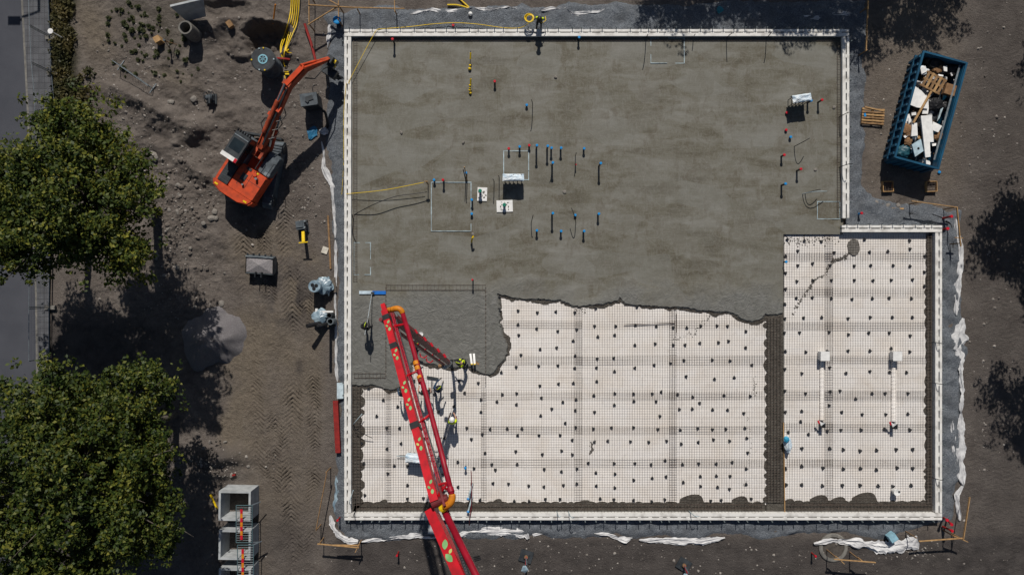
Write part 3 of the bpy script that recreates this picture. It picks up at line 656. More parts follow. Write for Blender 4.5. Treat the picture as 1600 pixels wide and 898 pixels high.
m_ = [(760 + x / 3.333, 440 + y / 3.333) for x, y in A_] + [(760 + x / 3.333, 620 + y / 3.333) for x, y in B_] + [(540 + x / 3.592, 570 + y / 3.592) for x, y in C_]
r_ = [(1180 + x / 2.722, 330 + y / 2.722) for x, y in D_] + [(1140 + x / 3.48, 640 + y / 3.48) for x, y in E_]
def spacer_mb(mb, c=(0, 0, 0), rot=0):
    c = Vector(c)
    for k in range(3):
        a = rot + k * 2 * math.pi / 3; q = c + Vector((.055 * math.cos(a), .055 * math.sin(a), 0))
        mb.tube([q, q + Vector((0, 0, .095)), q + Vector((0, 0, .115))], [.062, .054, .03], 8)
    mb.tube([c, c + Vector((0, 0, .10))], .045, 6)
mb = MB(); spacer_mb(mb); mb.v = [(x * .86, y * .86, z) for x, y, z in mb.v]; sp0 = None
rng = random.Random(2)
allsp = [(x, y, 0) for x, y in m_] + [(x, y, 1) for x, y in r_]
rest = allsp[300:] if len(allsp) > 300 else []
LB = ('dark three-lobed plastic spacer under the mesh of the broad field left of the beam trench', 'dark three-lobed plastic spacer under the mesh of the right bay')
GP = ('mesh spacers in the broad field', 'mesh spacers in the right bay')
for i, (x, y, k) in enumerate(allsp[:300]):
    if sp0 is None: sp0 = o = mb.build('mesh_spacer', PLAST, origin=(0, 0, 0))
    else: o = sp0.copy(); COL.objects.link(o)
    o.location = P(x, y, EZ); o.rotation_euler = (0, 0, rng.uniform(0, 6.28)); tag(o, LB[k], 'spacer', GP[k])
if rest:
    mb = MB()
    for x, y, k in rest: spacer_mb(mb, P(x, y, EZ), rng.uniform(0, 6))
    tag(mb.build('mesh_spacer', PLAST), 'remaining dark spacers along the bottom rows of the right bay', 'spacer', kind='stuff')

# splatter crumbs of concrete on the insulation
mb = MB(); rng = random.Random(5)
def crumbs(pts, n, spread, smin=.02, smax=.07):
    for i in range(n):
        t = rng.uniform(0, len(pts) - 1.001); k = int(t); f = t - k
        x = pts[k][0] * (1 - f) + pts[k + 1][0] * f + rng.gauss(0, spread); y = pts[k][1] * (1 - f) + pts[k + 1][1] * f + rng.gauss(0, spread)
        r = rng.uniform(smin, smax); c = P(x, y, EZ)
        q = [c + Vector((r * rng.uniform(.6, 1.2) * math.cos(a), r * rng.uniform(.6, 1.2) * math.sin(a), .004)) for a in (0, 1.05, 2.1, 3.14, 4.2, 5.2)]
        mb.add(q + [c + Vector((0, 0, r * .6))], [(j, (j + 1) % 6, 6) for j in range(6)])
crumbs([(1238, 492), (1250, 470), (1265, 450), (1272, 437), (1290, 430), (1297, 412), (1318, 402), (1332, 392)], 150, 1.1, .02, .07)
crumbs([(1300, 408), (1322, 401)], 60, 1.2, .04, .09)
crumbs([(1228, 374), (1260, 376), (1300, 372)], 140, 5, .02, .06)
crumbs([(1052, 530), (1085, 520), (1105, 500), (1115, 488), (1135, 486)], 90, 2.2, .015, .05)
crumbs([(1168, 640), (1172, 690), (1168, 740), (1160, 770)], 45, 1.6, .012, .035); crumbs([(900, 480), (915, 486)], 30, 3, .015, .04)
crumbs([(923, 690), (926, 702), (921, 709)], 40, 1, .03, .07); crumbs([(775, 462), (783, 462)], 30, 2, .02, .05); crumbs([(1180, 590), (1178, 620)], 25, 2, .02, .05)
tag(mb.build('concrete_splatter', pm('fresh_crumbs', (.17, .16, .145), (.10, .095, .085), 9, .9, .3, 20)), 'scattered crumbs of grey concrete on the white insulation', 'splatter', kind='stuff')
mb = MB(); q = [(1334 + 10 * math.cos(a) * random.uniform(.85, 1.1), 386 + 14 * math.sin(a) * random.uniform(.85, 1.1)) for a in [k * .42 for k in range(15)]]
mb.prism(pl(q, EZ + .06), EZ, EZ + .07); tag(mb.build('concrete_dollop', pm('fresh_crumbs', (.17, .16, .145), (.10, .095, .085), 9, .9, .3, 20)), 'rounded grey dollop of concrete on the mesh under the step form', 'concrete')

# ------------------------------------------------------------------ pipe stubs
def hfrom(py, tip): return max(.12, (tip - py) / (26 + (449 - py) / 45))
def stub(px, py, tip, capm, label, name='pipe_stub', r=.055, base=SL, group=None, body=BLACK):
    h = hfrom(py, tip); p = P(px, py, base + h); p.z = base - .02
    t = thing(name, label, 'pipe', p, 0, group)
    mb = MB(); mb.tube([(0, 0, 0), (0, 0, h - .04)], r, 10); mb.build('pipe', body, t, smooth=False)
    mb = MB(); mb.tube([(0, 0, h - .08), (0, 0, h + .0), (0, 0, h + .02)], [r * 1.5, r * 1.5, r * 1.2], 12); mb.build('cap', capm, t)
    return t
GU = 'capped pipe stubs in the slab'
for px, py, tip, c, lb in [
    (613, 61, 89, REDC, 'red-capped pipe stub in the top left corner of the slab'), (905, 58, 77, BLUE, 'blue-capped pipe stub against the top edge form, left of the pale frame'),
    (773, 127, 142, REDC, 'red-capped pipe stub alone right of the yellow marker balls'), (823, 164, 172, BLUE, 'short blue-capped pipe stub beside a black cable, above the middle of the slab'),
    (795, 232, 246, REDC, 'red-capped pipe stub at the top left of the frame above the white wrapped bar cage'), (812, 229, 245, BLUE, 'blue-capped pipe stub on the frame between two red-capped ones'),
    (827, 227, 238, REDC, 'red-capped pipe stub at the top right corner of the frame above the wrapped bars'), (839, 227, 262, BLUE, 'tall blue-capped pipe stub first right of the frame in the upper row'),
    (856, 228, 258, BLUE, 'blue-capped pipe stub, left one of the close pair in the upper row'), (862, 231, 250, BLUE, 'blue-capped pipe stub, right one of the close pair in the upper row'),
    (877, 231, 250, BLUE, 'blue-capped pipe stub in the upper row just right of the close pair'), (913, 232, 245, BLUE, 'short blue-capped pipe stub at the right end of the upper row'),
    (864, 254, 284, BLUE, 'blue-capped pipe stub with a black cable at its foot, below the close pair'), (939, 255, 288, BLUE, 'blue-capped pipe stub standing furthest right of the middle cluster, upper side'),
    (678, 281, 292, BLUE, 'short blue-capped pipe stub at the top left corner of the big frame'), (692, 281, 300, REDC, 'red-capped pipe stub inside the top edge of the big frame'),
    (728, 270, 285, BLUE, 'blue-capped pipe stub by the timber stake at the top right of the big frame'), (737, 312, 328, BLUE, 'blue-capped pipe stub on the right edge of the big frame, upper of two'),
    (737, 334, 342, BLUE, 'short blue-capped pipe stub on the right edge of the big frame, lower of two'),
    (839, 360, 374, BLUE, 'blue-capped pipe stub at the left end of the lowest row'), (864, 333, 363, BLUE, 'tall blue-capped pipe stub in the lower cluster with a long cable below it'),
    (877, 361, 374, BLUE, 'blue-capped pipe stub in the middle of the lowest row'), (899, 336, 342, BLUE, 'very short blue-capped pipe stub next to a hooked cable'),
    (936, 334, 351, BLUE, 'blue-capped pipe stub at the right of the lower cluster'), (913, 361, 378, BLUE, 'blue-capped pipe stub at the right end of the lowest row'),
    (1268, 157, 177, BLUE, 'blue-capped pipe stub just right of the wrapped bar cage near the right form'), (1285, 156, 177, REDC, 'red-capped pipe stub right of the wrapped bar cage near the right form'),
    (1230, 176, 181, REDC, 'short red-capped pipe stub left of the square shadow near the right form'), (1229, 203, 208, REDC, 'short red-capped pipe stub below the square shadow near the right form'),
    (1236, 214, 221, BLUE, 'short blue-capped pipe stub between red-capped ones near the right form'), (1226, 242, 259, REDC, 'red-capped pipe stub left of the bent cable near the right form'),
    (1252, 264, 285, REDC, 'red-capped pipe stub at the foot of the bent cable near the right form'), (1228, 287, 309, BLUE, 'lowest blue-capped pipe stub near the right form'),
    (738, 437, 458, REDC, 'thin red-capped pipe stub in the fresh concrete by the stirrup comb')]:
    stub(px, py, tip, c, lb, group=GU, r=.04 if py == 437 else .055)
stub(900, 257, 270, REDC, 'thin red-tipped conduit stub beside a black cable in the upper cluster', r=.03, group=GU)
for px, py, tip, lb in [(686, 732, 746, 'blue-capped pipe stub on the mesh between the boom beam and its pipe'), (727, 731, 740, 'blue-capped pipe stub on the mesh right of the red boom'),
                        (1229, 409, 424, 'blue-capped pipe stub on the mesh at the left edge of the right bay')]:
    stub(px, py, tip, BLUE, lb, base=EZ + .02, group='capped pipe stubs on the mesh')
# white plates with green pipes
for (x0, y0, x1, y1), (px, py, tip), a, lb in [((746, 293, 761, 314), (750, 298, 315), -2, 'upper left'), ((776, 313, 801, 331), (788, 320, 332), 2, 'lower right')]:
    c = P((x0 + x1) / 2, (y0 + y1) / 2, SL + .03); c.z = SL
    mb = MB(); mb.box((c.x, c.y, SL + .03), ((x1 - x0) / S, (y1 - y0) / S, .055), R(a))
    tag(mb.build('foam_plate', WHITE), 'white foam plate set in the slab round a green pipe, %s of the two' % lb, 'foam plate', 'white foam plates in the slab')
    mb = MB(); crm = random.Random(x0)
    for k in range(26):
        q = c + Vector((crm.uniform(-.26, .26), crm.uniform(-.24, .24), .06)); mb.tube([q, q + Vector((0, 0, .012))], crm.uniform(.015, .04), 5)
    tag(mb.build('concrete_splash', SLABM), 'splashes of concrete on the %s white foam plate' % lb, 'splatter', kind='stuff')
    stub(px, py, tip, GREEN, 'green-capped pipe stub standing on the %s white foam plate' % lb, r=.075, base=SL + .05)
# frames left in the slab
def frame(x0, y0, x1, y1, label, w_=.055, m=PVC):
    t = thing('recess_frame', label, 'frame', P((x0 + x1) / 2, (y0 + y1) / 2, SL), 0, 'pale rectangular frames set in the slab')
    t.location.z = SL - .02; rng = random.Random(x0)
    for a, b in (((x0, y0), (x1, y0)), ((x1, y0), (x1, y1)), ((x1, y1), (x0, y1)), ((x0, y1), (x0, y0))):
        A, B = P(*a, SL), P(*b, SL); A.z = B.z = SL + .012; d = (B - A).normalized() * w_ * .5
        mb = MB(); ns = max(3, int((B - A).length / .45)); A2_, B2_ = A + d, B + d * .98
        for k in range(ns):
            if rng.random() < .15 and k not in (0, ns - 1): continue
            dz = Vector((0, 0, rng.choice((0, 0, -.012, -.03)))); mb.bar(A2_.lerp(B2_, k / ns) + dz, A2_.lerp(B2_, (k + 1) / ns) + dz, w_ * rng.uniform(.55, 1), .05)
        mb.build('frame_side', m, t, world=True)
frame(1017, 60, 1069, 99, 'pale frame in the slab against the top edge form')
frame(674, 285, 736, 361, 'big pale rectangular frame in the slab left of centre'); frame(553, 379, 579, 429, 'pale frame beside the left edge form')
frame(787, 236, 826, 281, 'pale frame above the white wrapped bar cage'); frame(1277, 315, 1312, 342, 'small pale frame near the step at the right', .05)
# covered starter bar cages
def covered(px, py, wx, wy, shadow_y, label, ang=0, base=SL, tm=TARPW, droop=.08):
    h = 1.05; c = P(px, py, base + h); c.z = base
    t = thing('covered_starter_bars', label, 'rebar cage', c, R(ang), 'starter bar cages under plastic covers')
    rng = random.Random(px)
    for k in range(10):
        x = (k % 5 - 2) / 2.2 * wx * .42; y = (-.42 if k < 5 else .42) * wy
        mb = MB(); mb.tube([(x * 1.05, y, .0), (x + rng.uniform(-.04, .04), y * .9, h - .03)], .022, 5); mb.build('starter_bar', REBAR, t)
    nx_, ny_ = 14, 10; vs = []; fs = []
    for j in range(ny_ + 1):
        for i in range(nx_ + 1):
            u, v = i / nx_ - .5, j / ny_ - .5; e = max(abs(u), abs(v)) * 2
            vs.append((u * wx * (1 + rng.uniform(-.02, .02)), v * wy * (1 + rng.uniform(-.03, .03)), h + .5 * vn(u * 4 + px, v * 3) * .18 + rng.uniform(-.012, .012) - droop * e ** 4))
    for i in range(nx_ + 1): u = i / nx_ - .5; vs.append((u * wx * .97, wy * .53, h * .42 + .06 * math.sin(i * 2.3)))
    for j in range(ny_ + 1):
        for i in range(nx_): a = j * (nx_ + 1) + i; fs.append((a, a + 1, a + nx_ + 2, a + nx_ + 1))
    mb = MB(); mb.add(vs, fs); mb.build('plastic_cover', tm, t, smooth=False); return t
covered(802, 277, 1.25, .42, 303, 'starter bar cage under a crumpled white cover in the middle of the slab')
covered(1254, 153, 1.1, .45, 178, 'starter bar cage under a tilted blue-white cover near the right form', 8, SL, TARPW)
covered(651, 718, 1.35, .45, 745, 'starter bar cage under a white cover on the mesh beneath the red boom', -5, EZ + .02)
# cables and conduits
def cable(label, base, top, hz, m=BLACK, r=.022, bz=SL, name='cable', sag=0.0, grp='black cables standing out of the slab'):
    A = P(*base, bz); A.z = bz - .02; B = P(*top, bz + hz)
    pts = []; n = 12
    for i in range(n + 1):
        u = i / n; p = A.lerp(B, u); k = math.sin(math.pi * u)
        e = u ** 1.0; p.x = A.x + (B.x - A.x) * u ** 1.8; p.y = A.y + (B.y - A.y) * u ** 1.8; p.z = A.z + (B.z - A.z) * (1 - (1 - u) ** 1.6) + sag * k; pts.append(p)
    mb = MB(); mb.tube(pts, r, 6); return tag(mb.build(name, m), label, 'cable', grp)
cable('black cable standing at the top edge just left of the pale frame', (1009, 60), (1011, 57), 1.5)
cable('short black cable at the top edge just right of the pale frame', (1083, 58), (1086, 54), .75)
cable('curved black cable at the top edge, second right of the pale frame', (1135, 60), (1146, 52), 1.3); cable('black cable at the top edge, third right of the pale frame', (1197, 60), (1206, 50), 1.4)
cable('black cable standing beside a short blue-capped stub high in the slab', (832, 168), (830, 156), 1.5); cable('black cable, left of two above the lower foam plate', (772, 284), (770, 280), 1.3)
cable('black cable, right of two above the lower foam plate', (780, 278), (779, 275), 1.3); cable('black cable in the upper cluster at the red-tipped conduit', (899, 243), (900, 239), 1.2)
cable('curved black cable at the left of the lower cluster', (830, 348), (833, 336), 1.2); cable('hooked black cable in the lower cluster', (899, 352), (893, 325), 1.1, sag=.3)
cable('black cable leaning left in the pipe row at the centre', (862, 262), (860, 258), .9)
cable('bent black cable leaning right near the right form', (1241, 229), (1265, 216), .9, sag=.5); cable('bent grey cable leaning right beside the small pale frame', (1254, 303), (1292, 299), .55, PVC, sag=.5)
cable('black cable lying beside the grey one above the small frame', (1258, 302), (1282, 296), .5, sag=.4)
cable('black cable leaning over the right edge form, upper of two', (1311, 183), (1326, 176), 1.1, sag=.3); cable('black cable leaning over the right edge form, lower of two', (1312, 261), (1332, 256), 1.1, sag=.3)
for k, y in enumerate((534, 597, 745)):
    cable('grey cable leaning over the far right edge form, %s of three' % ('top', 'middle', 'bottom')[k], (1456, y), (1474, y + 3), .8, DKST, bz=EZ + .03, sag=.2)
cable('grey cable at the bottom edge form, left of the twin pair', (870, 798), (876, 806), 1.1, PVC, bz=EZ + .03, sag=.3); cable('grey cable at the bottom edge form, right of the twin pair', (888, 798), (897, 808), 1.2, PVC, bz=EZ + .03, sag=.3)
cable('grey cable bundle bent over the bottom edge form near the beam trench', (1076, 797), (1092, 806), 1.0, PVC, bz=EZ + .03, sag=.3)
cable('pale looped cable in the bottom left corner of the mesh', (550, 785), (552, 765), .7, PVC, bz=EZ + .03, sag=.5); cable('black cable over the bottom left corner of the form', (556, 797), (553, 806), 1.0, BLACK, bz=EZ + .03)
cable('black looped cable lying on the mesh at the left trench', (552, 664), (582, 684), .25, BLACK, .02, EZ + .04, sag=.35); cable('pale bent cable at the left trench above the looped black one', (553, 662), (566, 646), .5, PVC, bz=EZ + .05, sag=.2)
def lying(label, pts, r, m, cat, name, grp=None, n=8):
    """smooth rope through 3D points"""
    out = []; k = len(pts)
    for i in range(k - 1):
        p0, p1, p2, p3 = pts[max(i - 1, 0)], pts[i], pts[i + 1], pts[min(i + 2, k - 1)]
        for j in range(n):
            u = j / n; out.append(.5 * ((2 * p1) + (p2 - p0) * u + (2 * p0 - 5 * p1 + 4 * p2 - p3) * u * u + (3 * p1 - p0 - 3 * p2 + p3) * u ** 3))
    out.append(pts[-1]); mb = MB(); mb.tube(out, r, 6); return tag(mb.build(name, m), label, cat, grp)
lying('black hose arching from the left form to the timber stakes on the slab', [P(553, 337, SL + .03), P(556, 334, .3), P(585, 319, .8), P(618, 307, .85), P(645, 303, .8), P(667, 300, .7)], .025, BLACK, 'hose', 'hose')
lying('black hose hanging along the left slab edge down to the small frame', [P(550, 335, .55), P(552, 345, SL + .05), P(551, 365, SL + .03), P(556, 378, SL + .03)], .03, BLACK, 'hose', 'hose')
lying('yellow cord stretched from the left form to the stake on the slab', [P(541, 303, .55), P(600, 297, .8), P(662, 285, 1.0)], .018, YEL, 'cord', 'cord')
lying('yellow cord slanting over the top left corner of the form', [P(546, 130, .55), P(548, 122, .54), P(584, 54, .6), P(590, 47, .55)], .016, YEL, 'cord', 'cord')
lying('yellow cord lying along the top form to the worker with the coil', [P(590, 46, .54), P(640, 42, .30), P(675, 38, .26), P(710, 36, .26), P(745, 38, .28), P(790, 44, .4), P(815, 43, .5), P(829, 34, .9)], .02, YEL, 'cord', 'cord')
lying('thin yellow cord running down outside the left edge form', [P(541, 130, .54), P(537, 180, .54), P(537, 250, .52), P(534, 304, .15)], .014, YEL, 'cord', 'cord')
# stakes and small leftovers on the slab
def stake(label, base, h, m=WOOD, wd=.05, lean=(0, 0), bz=SL, cat='stake', name='stake', grp=None):
    A = Vector(base) if len(base) == 3 else P(*base, bz); A.z -= .03
    mb = MB(); mb.bar(A, A + Vector((lean[0], lean[1], h)), wd, wd, wd * .9, wd * .9, up=(0, 1, 0)); return tag(mb.build(name, m), label, cat, grp)
t = thing('survey_stake', 'timber survey stake with cross piece at the left of the big frame', 'stake', P(669, 288, SL))
mb = MB(); mb.box((0, 0, .55), (.05, .05, 1.1)); mb.build('post', WOODD, t); mb = MB(); mb.box((0, .03, 1.0), (.22, .03, .16)); mb.build('board', WOOD, t)
stake('thin pale timber stake at the top right corner of the big frame', (730, 283), 1.9, WOOD, .05, (-.05, .55))
stake('dark steel rod beside the pale stake at the big frame', (728, 283), 1.7, REBAR, .05, (-.06, .45)); 
def rockmesh(seed, r):
    rng = random.Random(seed); bm = bmesh.new(); bmesh.ops.create_icosphere(bm, subdivisions=2, radius=r)
    ax = Vector((rng.uniform(.7, 1.2), rng.uniform(.6, 1.1), rng.uniform(.5, .8))); of = Vector((rng.uniform(0, 50), rng.uniform(0, 50), 0))
    from mathutils import noise
    for v in bm.verts:
        k = 1 + .35 * noise.noise(v.co / r * 1.1 + of) + .12 * noise.noise(v.co / r * 3 + of); v.co = Vector((v.co.x * ax.x, v.co.y * ax.y, v.co.z * ax.z)) * k
    me = bpy.data.meshes.new('rock'); bm.to_mesh(me); bm.free(); return me
RK = [rockmesh(s, 1.0) for s in range(6)]
for m in RK: m.materials.append(ROCKM)
RKP = [m.copy() for m in RK[:3]]
for m in RKP: m.materials.clear(); m.materials.append(PALER)
def rock(p, r, label, grp=None, pale=False, sink=.35, name='rock', rng=random):
    o = bpy.data.objects.new(name, rng.choice(RKP if pale else RK)); COL.objects.link(o)
    o.scale = (r * rng.uniform(.85, 1.2), r * rng.uniform(.8, 1.1), r * rng.uniform(.7, 1)); o.rotation_euler = (0, 0, rng.uniform(0, 6.28))
    o.location = (p[0], p[1], p[2] + r * (.55 - sink)); return tag(o, label, 'rock', grp)
rng = random.Random(9)
for (x, y), lb in [((868, 121), 'small dark stone on the slab high up, right of the red stub'), ((627, 207), 'small pale stone on the left half of the slab'), ((882, 300), 'small stone on the slab right of the centre cluster'),
                   ((1274, 265), 'small pale stone on the slab right of the bent cable'), ((1303, 168), 'small stone on the slab close to the right form'), ((724, 223), 'pale stone block on the slab above the timber stake'), ((739, 366), 'small stone at the lower right corner of the big frame')]:
    rock(P(x, y, SL), .10, lb, pale=True, rng=rng, sink=.2)
mb = MB(); lying('yellow conduit sticking up below the big frame', [P(737, 378, SL), P(737, 377, .6), P(738, 372, .95), P(740, 369, .95)], .05, YEL, 'pipe', 'conduit')
lying('dark conduit beside the yellow one below the big frame', [P(736, 382, SL), P(737, 380, .7)], .035, BLACK, 'pipe', 'conduit')
# yellow marker strings
def beads(label, balls, top, bot):
    t = thing('marker_rod', label, 'marker', P(*bot, SL), 0, 'yellow marker rods with balls')
    A = P(bot[0], bot[1], SL + .02); B = P(top[0], top[1], SL + .62)
    mb = MB(); mb.tube([A, A.lerp(B, .5) + Vector((0, 0, .03)), B], .02, 6); mb.build('rod', BLACK, t, world=True)
    for x, y, r in balls:
        u = (bot[1] - y) / (bot[1] - top[1]); z = SL + .05 + .55 * u; bm = bmesh.new(); bmesh.ops.create_uvsphere(bm, u_segments=12, v_segments=8, radius=r)
        mb = MB(); c = P(x, y, z); mb.add([tuple(v.co + c) for v in bm.verts], [tuple(v.index for v in f.verts) for f in bm.faces]); bm.free(); mb.build('ball', YEL, t, world=True, smooth=True)
    mb = MB(); c = A.lerp(B, .72); d = (B - A).normalized(); mb.tube([c - d * .15, c + d * .22], .05, 8); mb.build('sleeve', YEL, t, world=True)
beads('yellow marker rod with two balls on the slab, upper one', [(734.5, 102.5, .075), (734, 107.5, .10)], (735.5, 80), (734, 110)); beads('yellow marker rod with four balls on the slab, lower one', [(734.5, 133.5, .075), (734.3, 137.5, .07), (734, 141, .075), (735, 145.5, .08)], (735.5, 122), (735, 147))

# vents in the right bay
for px, ye, lb in ((1284, 'left'), (1396, 'right')) and [(1284, 660, 'left'), (1396, 662, 'right')]:
    t = thing('vent_box', 'white square box on the mesh with a pale ribbed tube below, %s of two' % lb, 'vent box', P(px, 555, EZ + .09), 0, 'white vent boxes with ribbed tubes'); 
    mb = MB(); mb.box((0, 0, .24), (.48, .50, .46)); mb.box((0, 0, .485), (.54, .56, .03)); mb.build('box', WHITE, t)
    A, B = P(px - .3, 564, EZ + .005), P(px - .5, ye - 4, EZ + .005); mb = MB(); pts = []; rs = []; n = 90
    for i in range(n + 1): pts.append(A.lerp(B, i / n)); rs.append(.15 if i % 2 else .12)
    mb.tube(pts, rs, 10); mb.build('ribbed_tube', EPS, t, world=True)
    p = P(px + .5, ye + 3, EZ + .3); p.z = EZ + .06
    mb = MB(); mb.box((p.x, p.y, p.z + .25), (.2, .3, .5)); mb.build('end_block', BLACK, t, world=True)
    q = [P(px - 4, ye - 3, .66), P(px + 1, ye, .70), P(px + 6, ye, .66), P(px + 2, ye + 4, .63), P(px - 1, ye + 5, .66)]; mb = MB(); mb.add(q + [v - Vector((0, 0, .03)) for v in q], [(0, 4, 3, 2, 1), (5, 6, 7, 8, 9)] + [(i, (i + 1) % 5, 5 + (i + 1) % 5, 5 + i) for i in range(5)]); mb.build('flap', WHITE, t, world=True)
    mb = MB(); c = P(px - 4.5, ye - 1, .62); mb.box(c, (.12, .18, .06), .4); mb.build('tag', REDC, t, world=True)

# crumpled sheet builder
def crumple(label, path, widths, z0=.05, hgt=.10, seed=0, m=GEO, name='geotextile', cat='geotextile', seg=.09, grp=None, terrain=False):
    rng = random.Random(seed); pts = []
    for i in range(len(path) - 1):
        a, b = Vector(path[i]), Vector(path[i + 1]); k = max(2, int((b - a).length / S / seg))
        for j in range(k): u = j / k; pts.append((a.lerp(b, u), widths[i] * (1 - u) + widths[i + 1] * u))
    pts.append((Vector(path[-1]), widths[-1])); n = len(pts); m_ = 9; vs = []; ph = rng.uniform(0, 10)
    for i, (p, wd) in enumerate(pts):
        q = pts[min(i + 1, n - 1)][0] - pts[max(i - 1, 0)][0]; q = q.normalized() if q.length > 0 else Vector((1, 0)); nn = Vector((-q.y, q.x))
        e = .35 + .65 * min(1, i / 4, (n - 1 - i) / 4)
        wl = wd * e * (1 + .8 * vn(i * .22, ph) + .5 * vn(i * .8, ph + 3)); sh = 2.4 * vn(i * .15, ph + 7) * min(1, wd / 6)
        for j in range(m_):
            u = j / (m_ - 1) - .5; pp = p + nn * (u * wl + sh)
            x, y = (pp.x - 800) / S, (449 - pp.y) / S
            zz = .5 * hgt * (.55 + 1.3 * vn(i * .16 + u * 2.4, ph + j * .75) + .5 * vn(i * .55 - u * 5, ph + j * 1.3 + 20)) + hgt * .2 * (1 - (2 * u) ** 2)
            vs.append((x, y, max(.012, zz) + z0 + (G(x, y) if terrain else 0)))
    fs = []
    for i in range(n - 1):
        for j in range(m_ - 1): a = i * m_ + j; fs.append((a, a + 1, a + m_ + 1, a + m_))
    mb = MB(); mb.add(vs, fs); o = mb.build(name, m); return tag(o, label, cat, grp)
GG = 'white geotextile strips along the gravel edge'
crumple('white geotextile scraps beside the blue pipe at the top left corner', [(524, 30), (516, 45), (513, 60), (512, 76)], [8, 9, 6, 3], .04, .12, 1, grp=GG)
crumple('crumpled white geotextile heap on the gravel below the bent pipe', [(500, 207), (508, 206), (514, 208)], [16, 24, 14], .05, .3, 2, grp=GG)
crumple('white geotextile strip down the left gravel edge beside the excavator', [(503, 222), (506, 240), (506, 262), (512, 275), (520, 290), (522, 320), (524, 350), (525, 372)], [4, 3, 8, 11, 7, 4, 5, 4], .04, .14, 3, grp=GG)
crumple('thin white geotextile edge along the left gravel beside the wrapped pipes', [(524, 375), (525, 420), (524, 470), (526, 520), (525, 560), (528, 596)], [4, 5, 3, 4, 5, 4], .03, .10, 4, grp=GG)
crumple('pale plastic sheet end hanging down the gravel near the bottom left corner', [(525, 742), (527, 765), (526, 800)], [3, 6, 12], .03, .06, 5, PLWR, 'plastic_sheet', 'plastic sheet')
crumple('white geotextile curling round the bottom left corner of the gravel', [(516, 804), (521, 822), (530, 836), (545, 845), (560, 846)], [6, 9, 12, 12, 10], .03, .2, 6, grp=GG)
crumple('narrow white geotextile strip left of the red boom at the bottom', [(562, 846), (590, 841), (620, 838), (650, 834), (672, 837), (690, 838)], [4, 6, 8, 8, 7, 6], .03, .16, 7, grp=GG)
crumple('white geotextile strip right of the red boom at the bottom', [(712, 838), (735, 830), (762, 828), (800, 829), (822, 832), (826, 840)], [8, 8, 13, 14, 14, 16], .03, .2, 8, grp=GG)
crumple('thin pale geotextile trace at the bottom beside the twin grey cables', [(832, 834), (850, 830), (880, 833), (900, 831)], [10, 4, 4, 3], .02, .08, 9, grp=GG)
crumple('thin white geotextile fold at the bottom middle, ending in a flap', [(928, 832), (950, 834), (965, 840), (978, 843), (988, 839)], [3, 5, 5, 10, 4], .03, .16, 10, grp=GG)
crumple('white geotextile strip at the bottom, short of the beam trench', [(998, 842), (1030, 843), (1060, 844), (1090, 845), (1118, 841), (1132, 838)], [5, 9, 10, 11, 9, 4], .03, .18, 11, grp=GG)
crumple('large white crumpled geotextile sheet by the manhole ring at the bottom right', [(1270, 847), (1300, 843), (1325, 845), (1350, 850), (1380, 853), (1405, 852), (1424, 845), (1430, 835)], [7, 7, 9, 15, 22, 25, 24, 4], .03, .26, 12, grp=GG)
crumple('white geotextile strip at the top right beside the red pipes', [(1491, 342), (1494, 360), (1500, 385), (1499, 420), (1494, 455), (1493, 492)], [7, 6, 7, 10, 11, 8], .04, .2, 13, grp=GG)
crumple('pale geotextile strip in the middle of the right gravel edge', [(1504, 497), (1498, 520), (1496, 545), (1500, 570), (1502, 610), (1501, 645)], [12, 22, 18, 10, 7, 6], .03, .2, 14, grp=GG)
crumple('broad grey-white geotextile strip low on the right gravel edge', [(1500, 644), (1501, 680), (1500, 720), (1502, 748), (1503, 760)], [9, 14, 12, 11, 5], .03, .16, 15, grp=GG)
crumple('last geotextile fold at the bottom right corner beside the timber', [(1502, 758), (1494, 772), (1496, 790), (1498, 812)], [9, 11, 6, 9], .03, .2, 16, grp=GG)
crumple('torn pale geotextile shred beside the broad strip on the right', [(1487, 655), (1489, 690), (1492, 725)], [6, 7, 5], .03, .14, 17, grp=GG)
crumple('white geotextile strip along the top gravel, left part', [(640, 24), (662, 20), (676, 17), (690, 20), (720, 16), (738, 13)], [3, 6, 9, 6, 4, 4], .03, .16, 18, grp=GG)
crumple('white geotextile strip along the top gravel, beside the white ball', [(742, 14), (756, 17), (775, 15), (796, 11)], [4, 6, 4, 5], .03, .16, 19, grp=GG)
crumple('white geotextile strip at the top left of the worker with the coil', [(798, 14), (812, 18), (826, 18)], [5, 10, 5], .03, .16, 20, grp=GG)
crumple('white geotextile strip at the top right of the worker with the coil', [(846, 18), (862, 16), (884, 14)], [6, 7, 4], .03, .16, 21, grp=GG)
crumple('looped white geotextile shred on the top gravel', [(886, 16), (894, 22), (905, 22), (920, 20), (934, 20), (945, 15)], [3, 5, 9, 7, 5, 4], .03, .16, 22, grp=GG)
crumple('shaded geotextile shred under tree shadow at the top right', [(1236, 32), (1262, 28), (1300, 24), (1330, 22)], [5, 10, 8, 6], .03, .16, 23, grp=GG)

